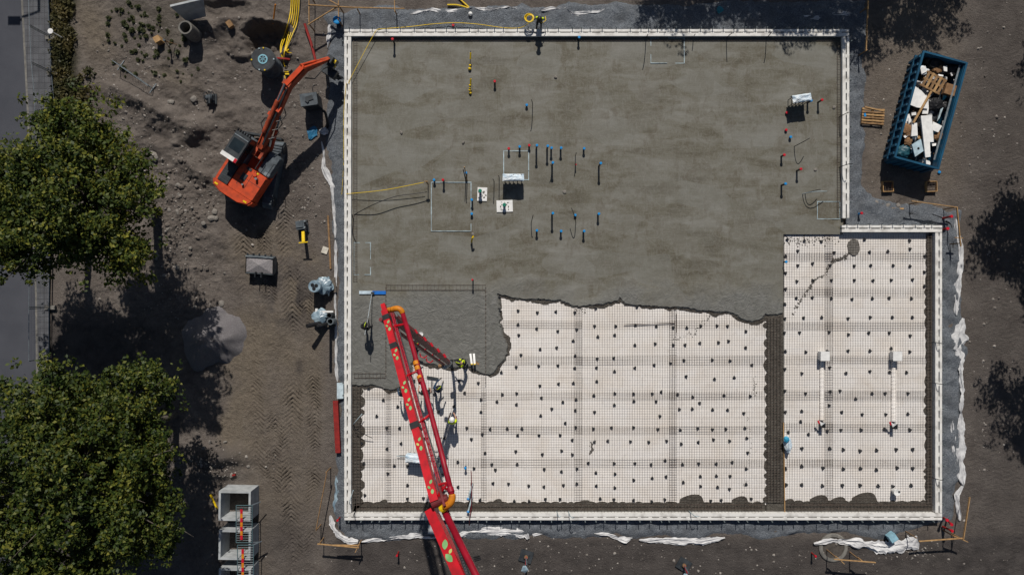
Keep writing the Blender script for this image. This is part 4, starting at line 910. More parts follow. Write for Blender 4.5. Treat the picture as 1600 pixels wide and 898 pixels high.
# ------------------------------------------------------------------ trees
def make_tree(name, label, loc, rx, ry, zc, rz, seed, nclump, nleaf, mat, base_r=.28, leaf=(.07, .22), group=None, lobes=()):
    rng = np.random.default_rng(seed); rd = random.Random(seed)
    t = thing(name, label, 'tree', loc, 0, group)
    # clump centres inside an irregular envelope
    cl = []
    while len(cl) < nclump:
        d = rng.normal(size=3); d /= np.linalg.norm(d); rr_ = rng.uniform(.25, 1) ** .45
        a = math.atan2(d[1], d[0]); bulge = 1 + .15 * math.sin(3 * a + seed) + .13 * math.sin(5 * a + 2 * seed) + .10 * math.sin(9 * a + seed * 3)
        c = np.array([d[0] * rx * bulge, d[1] * ry * bulge, d[2] * rz]) * rr_ * .92
        if d[2] < -.75: continue
        for (lx, ly, lr) in lobes:      # notches that let the ground show
            if (c[0] - lx) ** 2 + (c[1] - ly) ** 2 < lr * lr: break
        else: cl.append((c + np.array([0, 0, zc]), rng.uniform(.45, 1.0)))
    mb = MB(); hz = zc - rz * .75
    mb.tube([(0, 0, -.2), (.05, .02, .4), (.1, .05, hz * .6), (.05, .1, hz + .5), (0, .1, zc), (.05, .05, zc + rz * .5)], [base_r * 1.4, base_r, base_r * .85, base_r * .7, base_r * .45, base_r * .15], 10)
    for c, r in cl[::3]:
        s0 = Vector((.05, .08, rd.uniform(hz * .8, zc))); e = Vector(c); mid = s0.lerp(e, .5) + Vector((rd.uniform(-.3, .3), rd.uniform(-.3, .3), rd.uniform(-.1, .5)))
        mb.tube([s0, mid, e], [base_r * .32, base_r * .18, .02], 5, False)
    for c, r in cl[::7]:
        d_ = Vector((c[0], c[1], (c[2] - zc) * .6 + .4)).normalized(); e = Vector(c); mb.tube([e - d_ * .6, e + d_ * .35, e + d_ * 1.05 + Vector((rd.uniform(-.2, .2), rd.uniform(-.2, .2), .2))], [.035, .022, .006], 4, False)
    mb.build('trunk', BARK, t, smooth=True)
    Vs = []
    for c, r in cl:
        k = int(nleaf * (r / .75) ** 2)
        d = rng.normal(size=(k, 3)); d /= np.linalg.norm(d, axis=1)[:, None]
        rad = r * rng.uniform(.25, 1.08, k) ** .5
        sub = rng.normal(size=(max(4, k // 20), 3)) * .42 * r      # twigs: leaves bunch together
        pos = c + .34 * d * rad[:, None] * np.array([1.15, 1.15, .75]) + sub[rng.integers(0, len(sub), k)] * np.array([1.2, 1.2, .8])
        nrm = rng.normal(size=(k, 3)) * .75 + np.array([0, .15, .85]) + d * .35; nrm /= np.linalg.norm(nrm, axis=1)[:, None]
        tx = np.cross(nrm, rng.normal(size=(k, 3))); tx /= np.linalg.norm(tx, axis=1)[:, None]; ty = np.cross(nrm, tx)
        ln = rng.uniform(leaf[0], leaf[1], k)[:, None]
        Vs.append(np.stack([pos - tx * ln * .6, pos - ty * ln * .36 + nrm * ln * .1, pos + tx * ln * .62, pos + ty * ln * .36 + nrm * ln * .1], 1).reshape(-1, 3))
    V = np.concatenate(Vs); F = np.arange(len(V)).reshape(-1, 4)
    np_mesh('crown', V, F, [mat], parent=t); return t
def place_px(px, py, z): p = P(px, py, z); return (p.x, p.y)
x, y = place_px(112, 303, 8.8)
make_tree('broadleaf_tree', 'broad leafy green tree beside the excavator yard, upper of the two big crowns', (x, y, 0), 4.05, 4.35, 8.5, 3.7, 3, 170, 270, LEAFA, .3)
x, y = place_px(-8, 318, 8.0)
make_tree('broadleaf_tree', 'darker leafy tree cut by the left photo edge next to the upper crown', (x, y, .03), 2.2, 3.3, 7.8, 2.3, 5, 90, 250, LEAFB, .22)
x, y = place_px(112, 762, 9.0)
make_tree('broadleaf_tree', 'biggest dense green tree filling the bottom left corner', (x, y, 0), 4.7, 6.0, 8.8, 4.0, 8, 250, 300, LEAFB, .36)
x, y = place_px(178, 684, 7.0)
make_tree('broadleaf_tree', 'added lower tree hidden under the biggest crown, filling the gap in the tree shadow', (x, y, 0), 2.7, 3.9, 7.0, 2.9, 17, 120, 260, LEAFB, .2)  # added tree, hidden from above, closes the gap between the two crowns' shadows
proto = make_tree('broadleaf_tree', 'tree beyond the right edge shading the dirt road, upper one', (31.9, 10.4, 0), 3.4, 3.5, 8.0, 2.4, 12, 74, 230, LEAFA, .24)
def tree_copy(x, y, s, rot, label):
    c = copy_tree(proto); c.location = (x, y, 0); c.scale = (s, s, s); c.rotation_euler = (0, 0, rot); c['label'] = label; return c
tree_copy(33.2, 19.6, .75, 1.1, 'tree beyond the right edge nearest the top corner')
tree_copy(32.0, -.2, .9, 2.3, 'tree beyond the right edge casting the lower round shadow on the dirt road')
tree_copy(34.2, 5.0, .75, .6, 'smaller tree beyond the right edge between two bigger ones')
tree_copy(10.6, 26.9, 1.0, 3.5, 'tree beyond the top edge casting the leftmost shadow above the slab')
tree_copy(15.6, 26.3, 1.0, 4.6, 'tree beyond the top edge shading the middle of the top right gravel')
tree_copy(19.9, 24.9, .95, .3, 'tree beyond the top edge shading the top right corner of the form')
tree_copy(23.9, 23.9, .8, 2.9, 'tree beyond the top edge whose shadow reaches the dirt by the blue container')
x, y = P(60, 560)[:2]
make_tree('broadleaf_tree', 'tree at the left pavement between the two big crowns, mostly hidden in shade', (-24.2, -7.2, 0), 2.2, 2.4, 4.2, 1.4, 21, 46, 170, LEAFB, .18)
# weeds and rough grass
def tuft(mb_v, c, r, h, k, rng):
    d = rng.uniform(0, 2 * np.pi, k); rr_ = r * np.sqrt(rng.uniform(0, 1, k)); pos = np.stack([c[0] + rr_ * np.cos(d), c[1] + rr_ * np.sin(d), c[2] + rng.uniform(.02, h, k)], 1)
    nrm = rng.normal(size=(k, 3)) * .6 + np.array([0, 0, .8]); nrm /= np.linalg.norm(nrm, axis=1)[:, None]
    tx = np.cross(nrm, rng.normal(size=(k, 3))); tx /= np.linalg.norm(tx, axis=1)[:, None]; ty = np.cross(nrm, tx); ln = rng.uniform(.06, .15, k)[:, None]
    mb_v.append(np.stack([pos - tx * ln, pos - ty * ln * .4, pos + tx * ln, pos + ty * ln * .4], 1).reshape(-1, 3))
rg = np.random.default_rng(31); VW = []; rw = random.Random(4)
w0 = []
for k in range(4):
    vv = []; tuft(vv, (0, 0, 0), .22, .25, 90, rg); tuft(vv, (.1, .08, 0), .12, .35, 40, rg); w0.append(np.concatenate(vv))
wm = []
for k, vv in enumerate(w0):
    o = np_mesh('weed', vv, np.arange(len(vv)).reshape(-1, 4), [WEED]); wm.append(o)
spots = [(205 + rw.gauss(0, 14), 40 + rw.gauss(0, 18)) for _ in range(18)] + [(232 + rw.gauss(0, 12), 45 + rw.gauss(0, 10)) for _ in range(14)] + [(215 + rw.gauss(0, 18), 85 + rw.gauss(0, 10)) for _ in range(12)] + [*[(rw.uniform(165, 290), rw.uniform(10, 120)) for _ in range(40)], (175, 18), (212, 10), (243, 115), (238, 112), (283, 128), (250, 40), (258, 118), (290, 95), (310, 108), (300, 118), (293, 92)]
for i, (px, py) in enumerate(spots):
    o = wm[i] if i < 4 else wm[i % 4].copy()
    if i >= 4: COL.objects.link(o)
    p = PG(px, py); o.location = p; s_ = rw.uniform(.22, .6); o.scale = (s_, s_, s_); o.rotation_euler = (0, 0, rw.uniform(0, 6)); tag(o, 'low green weed clump growing in the dirt at the top left', 'weed', 'weed clumps in the dirt')
vv = []
for k in range(360):
    py = rw.uniform(-30, 260); px = rw.triangular(84, 150, 96) if py < 180 else rw.triangular(80, 150, 88)
    if py < 110: px = rw.triangular(84, 118, 92)
    p = PG(px, py); tuft(vv, p, rw.uniform(.15, .4), rw.uniform(.15, .5), 34, rg)
vv = np.concatenate(vv); tag(np_mesh('rough_grass', vv, np.arange(len(vv)).reshape(-1, 4), [DRYG]), 'rough dry grass and scrub between pavement and dirt', 'grass', kind='stuff')

# rocks in the yard
rng = random.Random(21)
for px, py, r, lb in [(241, 244, .34, 'pale round boulder beside the upper big tree'), (268, 160, .2, 'pale flat stone in the dirt left of the small winch'), (336, 331, .18, 'pale stone left of the excavator shadow'), (331, 341, .19, 'grey stone below the pale one left of the excavator shadow'), (338, 341, .17, 'rounded stone right at the excavator shadow edge'),
                      (346, 474, .17, 'greenish grey stone above the gravel heap'), (303, 155, .2, 'small pale stone near the survey tripod'), (368, 575, .2, 'stone in the herringbone tracks')]:
    if lb.startswith('stone in the herr'): continue
    rock(PG(px, py), r, lb, None, True, rng=rng)
for k in range(210):
    while True:
        px, py = rng.gauss(280, 34), rng.gauss(345, 70)
        if 238 < px < 345 and 240 < py < 480 and not (340 < px and py > 300): break
    rock(PG(px, py), abs(rng.gauss(.02, .045)) + .04, 'grey-brown stone strewn over the dirt between the upper tree and the excavator', 'stones strewn left of the excavator', rng.random() < .22, rng=rng)
for k in range(70):
    px, py = rng.uniform(165, 500), rng.uniform(60, 330)
    if 330 < px < 440 and py > 190: continue
    rock(PG(px, py), rng.uniform(.03, .09), 'small loose stone in the dirt around the excavator yard', 'loose stones in the upper yard', rng.random() < .5, rng=rng)
for px, py in [(328, 690), (352, 690), (388, 728), (362, 742), (318, 700), (330, 730)]:
    rock(PG(px, py), .12, 'stone on the low spoil mound above the culverts', 'stones on the spoil mound', True, rng=rng)
for k in range(26): px, py = 1430 + rng.gauss(0, 14), 862 + rng.gauss(0, 5); rock(PG(px, py), rng.uniform(.03, .07), 'small stone in the dirt below the timber profile at the bottom right', 'stones at the bottom right', True, rng=rng)
# rubble too small and too many to count
rs2 = np.random.default_rng(55); nP = 9000
ppx = rs2.uniform(150, 512, nP); ppy = rs2.uniform(20, 500, nP); dens = .25 + .9 * blob(ppx, ppy, 285, 350, 50, 110) + .5 * blob(ppx, ppy, 250, 120, 90, 60) + .35 * blob(ppx, ppy, 480, 280, 30, 60)
dens *= sst(-.35, .25, fbm(ppx / 22, ppy / 22, 3, 57)); ok = rs2.uniform(0, 1, nP) < dens * (1 - .93 * sst(345, 370, ppx) * sst(350, 380, ppy)); ppx, ppy = ppx[ok], ppy[ok]
for cx_, cy_, sx_, sy_, nn_ in ((320, 725, 40, 14, 260), (1440, 200, 70, 120, 420), (1000, 870, 330, 16, 420), (1430, 862, 30, 8, 60), (1545, 450, 30, 300, 300)):
    ppx = np.concatenate([ppx, rs2.normal(cx_, sx_, nn_)]); ppy = np.concatenate([ppy, rs2.normal(cy_, sy_, nn_)])
okk = (poly_dist(ppx, ppy, FORM) < -4) & (ppx < 1598) & (ppx > 100); ppx, ppy = ppx[okk], ppy[okk]
pX, pY = (ppx - 800) / S, (449 - ppy) / S; pZ = height(pX, pY); pr = np.minimum(.012 + rs2.exponential(.022, len(pX)), .10)
base_ = np.array([(1, 0, -.3), (.45, .85, -.3), (-.55, .8, -.3), (-1, -.1, -.3), (-.4, -.9, -.3), (.6, -.75, -.3), (.5, .15, .6), (-.35, .35, .7), (-.1, -.45, .55)])
fq = np.array([(0, 1, 6), (1, 2, 7), (1, 7, 6), (2, 3, 7), (3, 4, 8), (3, 8, 7), (4, 5, 8), (5, 0, 6), (5, 6, 8), (6, 7, 8)])
vv = base_[None] * (1 + .25 * rs2.normal(size=(len(pX), 9, 3))) * pr[:, None, None]; an = rs2.uniform(0, 6.28, len(pX)); ca, sa = np.cos(an)[:, None], np.sin(an)[:, None]
vv = np.stack([vv[..., 0] * ca - vv[..., 1] * sa + pX[:, None], vv[..., 0] * sa + vv[..., 1] * ca + pY[:, None], vv[..., 2] + pZ[:, None] + pr[:, None] * .2], -1)
RUBM = bpy.data.materials.new('rubble_stone'); RUBM.use_nodes = True; g_ = RUBM.node_tree.nodes.new('ShaderNodeNewGeometry'); rp_ = RUBM.node_tree.nodes.new('ShaderNodeValToRGB'); rp_.color_ramp.elements[0].color = (.07, .06, .053, 1); rp_.color_ramp.elements[1].color = (.34, .31, .28, 1)
RUBM.node_tree.links.new(g_.outputs['Random Per Island'], rp_.inputs[0]); RUBM.node_tree.links.new(rp_.outputs[0], RUBM.node_tree.nodes['Principled BSDF'].inputs['Base Color']); RUBM.node_tree.nodes['Principled BSDF'].inputs['Roughness'].default_value = .95
tag(np_mesh('rubble', vv.reshape(-1, 3), (fq[None] + 9 * np.arange(len(pX))[:, None, None]).reshape(-1, 3), [RUBM]), 'small rubble and pebbles strewn over the bare dirt', 'rubble', kind='stuff')
# gravel heap
mb = MB(); nr, na = 26, 64; vs = []; c = PG(334, 528)
for i in range(nr + 1):
    for j in range(na):
        a = 2 * math.pi * j / na; ra = (2.05 + .25 * math.sin(2 * a + 1) + .10 * math.sin(3 * a + 2) + .08 * math.sin(5 * a) + .05 * math.sin(11 * a)) * (i / nr); x, y = ra * math.cos(a) * .95, ra * math.sin(a) * 1.1
        u = i / nr; z = 1.8 * (1 - u) ** .95 * (1 - .15 * math.cos(a - .6)) + .4 * vn(x * 1.1 + 5, y * 1.1) * min(1, u * 2.5) + .3 * vn(x * 3 + 5, y * 3) * (1 - u) - .25 * u
        z -= .35 * math.exp(-((x - .3 + .6 * y) / .28) ** 2) * max(0, min(1, .6 - y)) * (1 - u); z -= .25 * math.exp(-((y + .2 - .5 * x) / .2) ** 2) * (1 if x < .4 else .3) * (1 - u)
        z += .05 * vn(x * 5, y * 5); vs.append((x, y, z))
fs = [(i * na + j, i * na + (j + 1) % na, (i + 1) * na + (j + 1) % na, (i + 1) * na + j) for i in range(nr) for j in range(na)]
mb.add(vs, fs)
HEAPM = NT('heap_gravel', .95); hcol = HEAPM.ramp(HEAPM.noise(22, 4, None, .7), [(.3, (.095, .088, .092)), (.5, (.16, .15, .155)), (.75, (.25, .24, .245))]); HEAPM = HEAPM.done(hcol, HEAPM.bump(HEAPM.noise(26, 4, None, .7), .9, .06))
o = mb.build('gravel_heap', HEAPM, origin=(0, 0, 0), smooth=True); o.location = c; tag(o, 'heap of grey gravel tipped in the yard, half in tree shade', 'gravel heap')

# ------------------------------------------------------------------ mesh fence along the pavement
def fence_panel(a, b, label, h=2.0):
    A, B = P(*a), P(*b); A.z = B.z = .14; d = B - A; L = d.length; ang = math.atan2(d.y, d.x); t = thing('fence_panel', label, 'fence', A, ang, 'temporary mesh fence panels along the pavement')
    mb = MB()
    for x in (.03, L - .06): mb = MB(); mb.tube([(x, 0, .02), (x, 0, h)], .026, 6); mb.build('post', STEEL, t)
    mb = MB(); mb.tube([(.02, 0, h), (L - .05, 0, h)], .021, 6); mb.tube([(.02, 0, .15), (L - .05, 0, .15)], .021, 6); mb.build('rail', STEEL, t)
    mb = MB(); x = .12
    while x < L - .1: mb.bar((x, .0, .15), (x, 0, h), .005, .005); x += .12
    z = .4
    while z < h: mb.bar((0, 0, z), (L, 0, z), .005, .005); z += .28
    mb.build('mesh_infill', STEEL, t); mb = MB(); mb.box((0, 0, .02), (.24, .62, .13)); mb.build('foot', CONCG, t)
pts = [(77, -95), (79, -17), (82, 60), (84.5, 115), (90, 170), (87, 250), (84, 330), (82, 410), (81, 480), (81, 560)]
for i, nm in enumerate(('above the photo, first', 'at the top edge of the photo', 'second visible from the top, by the pavement lamp shadow', 'third from the top, ending under the leaves', 'first hidden under the upper tree', 'second hidden under the upper tree', 'third hidden under the upper tree', 'where the pavement reappears below the upper tree', 'last, between the two big trees')):
    fence_panel(pts[i], pts[i + 1], 'thin galvanised mesh fence panel, ' + nm)
mb = MB(); p = P(79, 49, 1.5); mb.tube([p, p + Vector((0, 0, .03))], .16, 10); mb.tube([p + Vector((0, 0, -1.4)), p], .03, 6); tag(mb.build('sign_post', WHITE), 'small white disc sign on a post beside the mesh fence', 'sign')
# street lamp standing above the frame: its shadow falls on the road
LX = P(63, 20).x; LYb = 22.6
t = thing('street_lamp', 'tall street lamp above the top left corner, its shadow on the road', 'street lamp', (LX, LYb, .1))
mb = MB(); mb.tube([(0, 0, 0), (0, 0, 6.1)], [.11, .08], 8); mb.build('pole', DKST, t); mb = MB(); mb.tube([(0, 0, 6.1), (-.5, -.05, 6.25), (-1.2, -.25, 6.25)], .06, 6); mb.build('arm', DKST, t)
mb = MB(); mb.box((-1.55, -.28, 6.25), (.75, .42, .12)); mb.box((-1.55, -.28, 6.33), (.5, .28, .05)); mb.build('lamp_head', DKST, t)

# ------------------------------------------------------------------ yard objects
# leaning concrete element
t0 = PG(310, 30); mb = MB(); q = [P(266, 11, 1.9), P(318, -1, 1.9), P(322, 26, .25), P(292, 34, .05)]
n_ = (q[1] - q[0]).cross(q[3] - q[0]).normalized(); n_ = n_ if n_.y > 0 else -n_; bk = [v + n_ * .12 for v in q]
mb.add(q + bk, [(3, 2, 1, 0), (4, 5, 6, 7)] + [(i, (i + 1) % 4, 4 + (i + 1) % 4, 4 + i) for i in range(4)]); tag(mb.build('precast_slab', CONC), 'grey-blue tapered concrete panel standing at the top left with a sunlit edge', 'precast slab')
# standing concrete pipe
p = P(289, 43, 1.7); z0 = G(p.x, p.y) - .05; mb = MB(); mb.lathe([(.39, z0), (.41, .3), (.41, 1.66), (.39, 1.7), (.31, 1.7), (.30, 1.66), (.30, z0)], (p.x, p.y, 0), 28); tag(mb.build('concrete_pipe', CONCG, smooth=False), 'upright open-ended concrete pipe below the grey panel', 'pipe')
mb = MB(); p = PG(252, 66); mb.box((p.x, p.y, p.z + .32), (.36, .36, .55), .5); tag(mb.build('timber_block', WOOD), 'orange-brown timber block standing in the weeds', 'block')
mb = MB(); p = PG(361, 40); mb.box((p.x, p.y, p.z + .15), (.3, .4, .3), .6); tag(mb.build('timber_block', WOODD), 'weathered timber block at the edge of the pit', 'block')
p = PG(269, 72); t = thing('survey_tripod', 'small three-legged survey stand by the concrete pipe with forked shadow', 'tripod', p)
for a in (.3, 2.4, 4.5): mb = MB(); mb.tube([(.28 * math.cos(a), .28 * math.sin(a), -.02), (0, 0, .95)], .022, 5); mb.build('leg', WOODD, t)
mb = MB(); mb.tube([(0, 0, .92), (0, 0, 1.08)], .07, 8); mb.build('head', GREYM, t)
# barrier lying near the weeds
A, B = P(176, 95, .95), P(231, 134, .95); t = thing('crowd_barrier', 'galvanised barrier standing alone in the dirt below the weeds', 'barrier', (A.x, A.y, PG(176, 95).z))
dd = (B - A); mbx = lambda: MB()
for s_ in (0, 1):
    q = A + dd * s_; z = G(q.x, q.y); mb = MB(); mb.tube([Vector((q.x, q.y, z)), q], .022, 6); mb.build('post', STEEL, t, world=True)
    mb = MB(); nn = Vector((-dd.y, dd.x, 0)).normalized() * .35; mb.bar(Vector((q.x, q.y, z + .03)) - nn, Vector((q.x, q.y, z + .03)) + nn, .05, .04); mb.build('foot', STEEL, t, world=True)
mb = MB(); mb.tube([A, B], .024, 6); mb.tube([A - Vector((0, 0, .75)), B - Vector((0, 0, .75))], .022, 6); mb.build('rail', STEEL, t, world=True)
mb = MB()
for k in range(1, 22): q = A + dd * (k / 22); mb.tube([q, q - Vector((0, 0, .75))], .009, 4)
mb.build('bars', STEEL, t, world=True)
# manhole riser
p = P(411, 93, 1.75); z0 = G(p.x, p.y) - .1; t = thing('manhole_riser', 'dark round plastic manhole riser with a pale blue ring on its lid', 'manhole riser', (p.x, p.y, z0)); hh = 1.75 - z0
mb = MB(); prof = []
for k in range(14): z = hh * k / 14; prof += [(.60, z), (.63, z + .02), (.63, z + .07), (.60, z + .09)]
prof += [(.62, hh - .03), (.60, hh), (0.001, hh)]; mb.lathe(prof, (0, 0, 0), 36); mb.build('shaft', GREYM, t)
mb = MB(); mb.lathe([(.71, hh - .10), (.71, hh + .0), (.66, hh + .03), (.001, hh + .034)], (0, 0, 0), 36); mb.build('lid', DKST, t)
LB_ = pm('pale_blue_paint', (.22, .46, .55), None, 6, .5)
mb = MB(); mb.lathe([(.20, hh + .036), (.20, hh + .06), (.28, hh + .06), (.28, hh + .036)], (0, 0, 0), 28)
for a in (.5, 1.4, 2.6): mb.bar((-.19 * math.cos(a), -.19 * math.sin(a), hh + .05), (.19 * math.cos(a), .19 * math.sin(a), hh + .05), .035, .02)
mb.build('ring', LB_, t)
for k, a in enumerate((.0, 1.5, 1.9, 3.2, 4.4, 4.9)):
    mb = MB(); mb.box((.64 * math.cos(a), .64 * math.sin(a), hh + .05), (.07, .07, .07), a); mb.build('clip', YEL if k % 2 else PVC, t)
# yellow cables
for k in range(5):
    o_ = (k - 2) * 3.4; lab = ['leftmost', 'second from the left', 'middle', 'second from the right', 'rightmost'][k]
    e = [(447, 128), (446, 105), (444, 95), (452, 78), (456, 84)][k]
    pt = [PG(463 + o_, -20, .12 + .05 * k), PG(462 + o_, 14, .1 + .04 * k), PG(458 + o_, 38, .14), PG(452 + o_ * .9, 56, .18), PG(446 + o_ * .4 - (4 if k < 2 else 0), 80, .14), PG(e[0], e[1], .08)]
    lying('yellow cable in the bundle running down to the manhole riser, %s' % lab, pt, .030, YEL, 'cable', 'yellow_cable', 'bundle of yellow cables')
for px, py, a, lb in ((449, 113, 0, 'upper'), (450, 117, 0.1, 'lower')):
    p = PG(px, py, .15); mb = MB(); mb.bar(p - Vector((.12, 0, 0)), p + Vector((.12, 0, 0)), .09, .08); tag(mb.build('cable_clip', YEL), 'yellow cable end sleeve lying by the boom, %s one' % lb, 'sleeve')
p, q = PG(436, 14), PG(427, 38); mb = MB(); mb.tube([p + Vector((0, 0, .7)), q + Vector((0, 0, .05))], .045, 8); tag(mb.build('marker_stick', ORCL), 'orange-yellow marker stick leaning over the pit edge', 'stick')
lying('red corrugated pipe running from the timber corner to the excavator arm', [PG(478, 40, .3), PG(483, 56, .25), PG(488, 72, .2), PG(494, 96, .15)], .08, REDST, 'pipe', 'red_pipe')
lying('short red pipe by the manhole riser under the yellow cables', [PG(428, 95, .5), PG(446, 96, .5), PG(456, 97, .45)], .07, REDST, 'pipe', 'red_pipe')
p = PG(524, 34); t = stub(526, 31, 58, BLUE, 'thick dark blue pipe standing on the gravel at the top left corner', r=.16, base=.02, body=pm('dark_blue_pipe', (.012, .05, .12), None, 5, .45))
# timber profiles (batter boards)
def board(a, za, b, zb, wd=.04, ht=.11, m=WOOD): mb = MB(); mb.bar(P(*a, za), P(*b, zb), wd, ht); return mb
def profile(label, posts, boards, m=WOOD):
    c = P(*posts[0][:2], posts[0][2]); t = thing('timber_profile', label, 'timber profile', (c.x, c.y, 0), 0, 'timber setting-out profiles round the site')
    for px, py, h in posts:
        q = P(px, py, h); z = G(q.x, q.y); mb = MB(); mb.box((q.x, q.y, (h + z - .1) / 2), (.055, .055, h - z + .1)); mb.build('post', WOODD, t, world=True)
    for a, b, h in boards: board(a, h, b, h - .01, m=m).build('board', m, t, world=True)
    return t
profile('timber profile of crossed boards at the top left corner beyond the form', [(483, 38, 1.3), (483, -8, 1.3), (529, 8, 1.4), (528, 30, 1.3)], [((483, -12), (483, 36), 1.25), ((482, 8), (548, 12), 1.3), ((481, 39), (530, 9), 1.22), ((508, -3), (530, 9), 1.36), ((529, -10), (529, 27), 1.25)])
profile('timber profile along the top with a long level board and post', [(558, 14, 1.0), (616, 14, 1.1)], [((548, 12), (632, 14), 1.1), ((616, -10), (617, 19), 1.18)])
profile('timber profile at the bottom left corner with a near level board', [(498, 850, 1.2), (559, 853, 1.1)], [((496, 849), (561, 855), 1.15), ((520, 851), (562, 851), 1.05), ((561, 850), (555, 862), 1.1)])
profile('thin tall timber profile left of the bottom left corner', [(509, 738, 1.2), (494, 828, 1.1)], [((511, 736), (494, 826), 1.15)], WOODD)
profile('timber profile at the bottom right with a level board on two posts', [(1306, 870, 1.3), (1342, 873, 1.2)], [((1303, 873), (1368, 878), 1.25), ((1306, 868), (1319, 880), 1.2), ((1341, 870), (1350, 878), 1.15)])
profile('timber profile corner at the bottom right outside the form', [(1432, 840, 1.2), (1492, 838, 1.2), (1504, 842, 1.1)], [((1436, 845), (1505, 840), 1.15), ((1505, 842), (1515, 776), 1.2), ((1490, 836), (1512, 846), 1.1)])
profile('timber profile at the step corner below the blue container', [(1436, 316, 1.1), (1492, 324, 1.2), (1500, 380, 1.1)], [((1424, 314), (1496, 324), 1.1), ((1495, 324), (1501, 385), 1.16), ((1492, 371), (1504, 372), 1.05)])
profile('tall thin timber profile at the top right corner beside tree shadow', [(1355, 78, 1.2), (1357, 10, 1.2)], [((1357, -10), (1353, 80), 1.15)])
# grey tool chest, bent pipe, blue sheet
def chest(px, py, h, sx, sy, ang, label, m=DKST):
    p = P(px, py, h); z = G(p.x, p.y); t = thing('tool_chest', label, 'tool chest', (p.x, p.y, z - .02), R(ang)); hh = h - z
    mb = MB(); mb.box((0, 0, hh * .45), (sx, sy, hh * .9)); mb.build('body', m, t); mb = MB(); mb.box((0, 0, hh * .95), (sx + .05, sy + .05, hh * .09)); mb.build('lid', GREYM, t)
    mb = MB(); mb.box((.05, .05, hh + .02), (sx * .45, sy * .4, .05), .2); mb.box((-.1, -.1, hh + .05), (.12, .2, .06), .7); mb.build('fittings', DKST, t); return t
chest(482, 155, 1.3, .95, .68, 8, 'dark grey tool chest standing by the gravel edge under the excavator arm')
lying('dark bent pipe standing on the gravel below the tool chest', [P(512, 199, .04), P(511, 188, .5), P(508, 176, .95), P(504, 173, 1.0)], .08, BLACK, 'pipe', 'bent_pipe')
lying('thin black hose hooked over the gravel by the tool chest', [PG(500, 166, .1), PG(494, 152, .5), PG(493, 140, .6), PG(498, 136, .4)], .025, BLACK, 'hose', 'hose')
crumple('blue tarpaulin lying half in shadow below the tool chest', [(484, 218), (488, 208), (493, 198)], [10, 20, 14], .04, .10, 40, TARPB, 'tarpaulin', 'tarpaulin', terrain=True)
# small winch
p = PG(331, 155); t = thing('hose_winch', 'small dark hose winch with a round frame in the dirt', 'winch', p)
mb = MB()
for s_ in (-.2, .2): mb.tube([Vector((s_, .32 * math.cos(a), .36 + .32 * math.sin(a))) for a in [k * .35 for k in range(19)]], .025, 5)
mb.build('frame', DKST, t); mb = MB(); mb.tube([(-.22, 0, .36), (.22, 0, .36)], .16, 10); mb.build('drum', GREYM, t); mb = MB(); mb.box((.0, 0, .03), (.6, .6, .05)); mb.box((.1, -.25, .5), (.1, .3, .3)); mb.build('base', DKST, t)
# compactor
p = P(469, 353, .75); z = G(p.x, p.y); t = thing('plate_compactor', 'grey plate compactor with a yellow handle on the track', 'plate compactor', (p.x, p.y, z), R(8))
mb = MB(); mb.box((0, 0, .06), (.62, .72, .09)); mb.box((0, .34, .1), (.62, .1, .14)); mb.build('plate', DKST, t); mb = MB(); mb.box((-.02, .06, .42), (.5, .5, .55)); mb.box((-.05, .1, .72), (.4, .36, .08)); mb.build('engine', GREYM, t)
mb = MB(); mb.tube([(.25, .25, .3), (.3, .25, .75)], .06, 8); mb.tube([(.18, -.3, .35), (.22, -.1, .68)], .05, 6); mb.build('frame', STEEL, t)
mb = MB(); mb.bar((.08, -.35, .55), (.12, -1.0, .95), .17, .12); mb.build('handle', YEL, t); mb = MB(); mb.bar((-.15, -1.0, .97), (.38, -1.02, .97), .06, .06); mb.build('grip', YEL, t)
mb = MB(); p = PG(508, 391); mb.box((p.x, p.y, p.z + .04), (.36, .4, .05), -.35); tag(mb.build('white_board', pm('cream_board', (.62, .58, .50), None, 5, .8)), 'square cream board lying in the dirt by a thin timber', 'board')
mb = MB(); mb.bar(PG(513, 337, .06), PG(517, 420, .06), .1, .08); tag(mb.build('timber_plank', WOODD), 'long thin timber lying by the left gravel edge', 'plank')
# steel digging bucket lying in the tracks
p = P(405, 413, .8); z = G(p.x, p.y); t = thing('digging_bucket', 'grey steel digging bucket set down on the tyre tracks', 'bucket', (p.x, p.y, z + .01), R(-4))
sec = [(.42, .78), (.55, .35), (.35, .05), (-.15, .0), (-.42, .18), (-.60, .62)]     # y,z cross-section
mb = MB(); vs = []; W2 = .82
for s_ in (-1, 1):
    for k in (0, 1):
        for (yy_, zz_) in sec:
            sc = 1 - .07 * k; vs.append((s_ * (W2 - (.03 if k else 0)), yy_ * sc, .06 * k + zz_ * (1 if not k else .97)))
m6 = len(sec); fs = []
for i in range(m6 - 1):
    fs.append((i, i + 1, 2 * m6 + i + 1, 2 * m6 + i)); fs.append((m6 + i, 3 * m6 + i, 3 * m6 + i + 1, m6 + i + 1))
mb.add(vs, fs); mb.add(vs, [tuple(range(m6)), tuple(range(3 * m6 - 1, 2 * m6 - 1, -1)), tuple(range(m6, 2 * m6)), tuple(range(4 * m6 - 1, 3 * m6 - 1, -1))])
mb.build('shell', GREYM, t); mb = MB(); mb.box((0, .44, .79), (1.66, .08, .08)); mb.build('lip', STEEL, t)
mb = MB(); mb.add([(-.78, -.50, .60), (.78, -.50, .60), (.78, .40, .74), (-.78, .40, .74), (0, -.05, .82)], [(0, 1, 4), (1, 2, 4), (2, 3, 4), (3, 0, 4)]); mb.build('gravel_fill', pm('pale_gravel', (.30, .28, .285), (.20, .19, .195), 14, .95, .6, 18), t)
for s_ in (-.18, .18): mb = MB(); mb.bar((s_, -.55, .35), (s_, -.62, .85), .05, .3); mb.build('hanger', DKST, t)
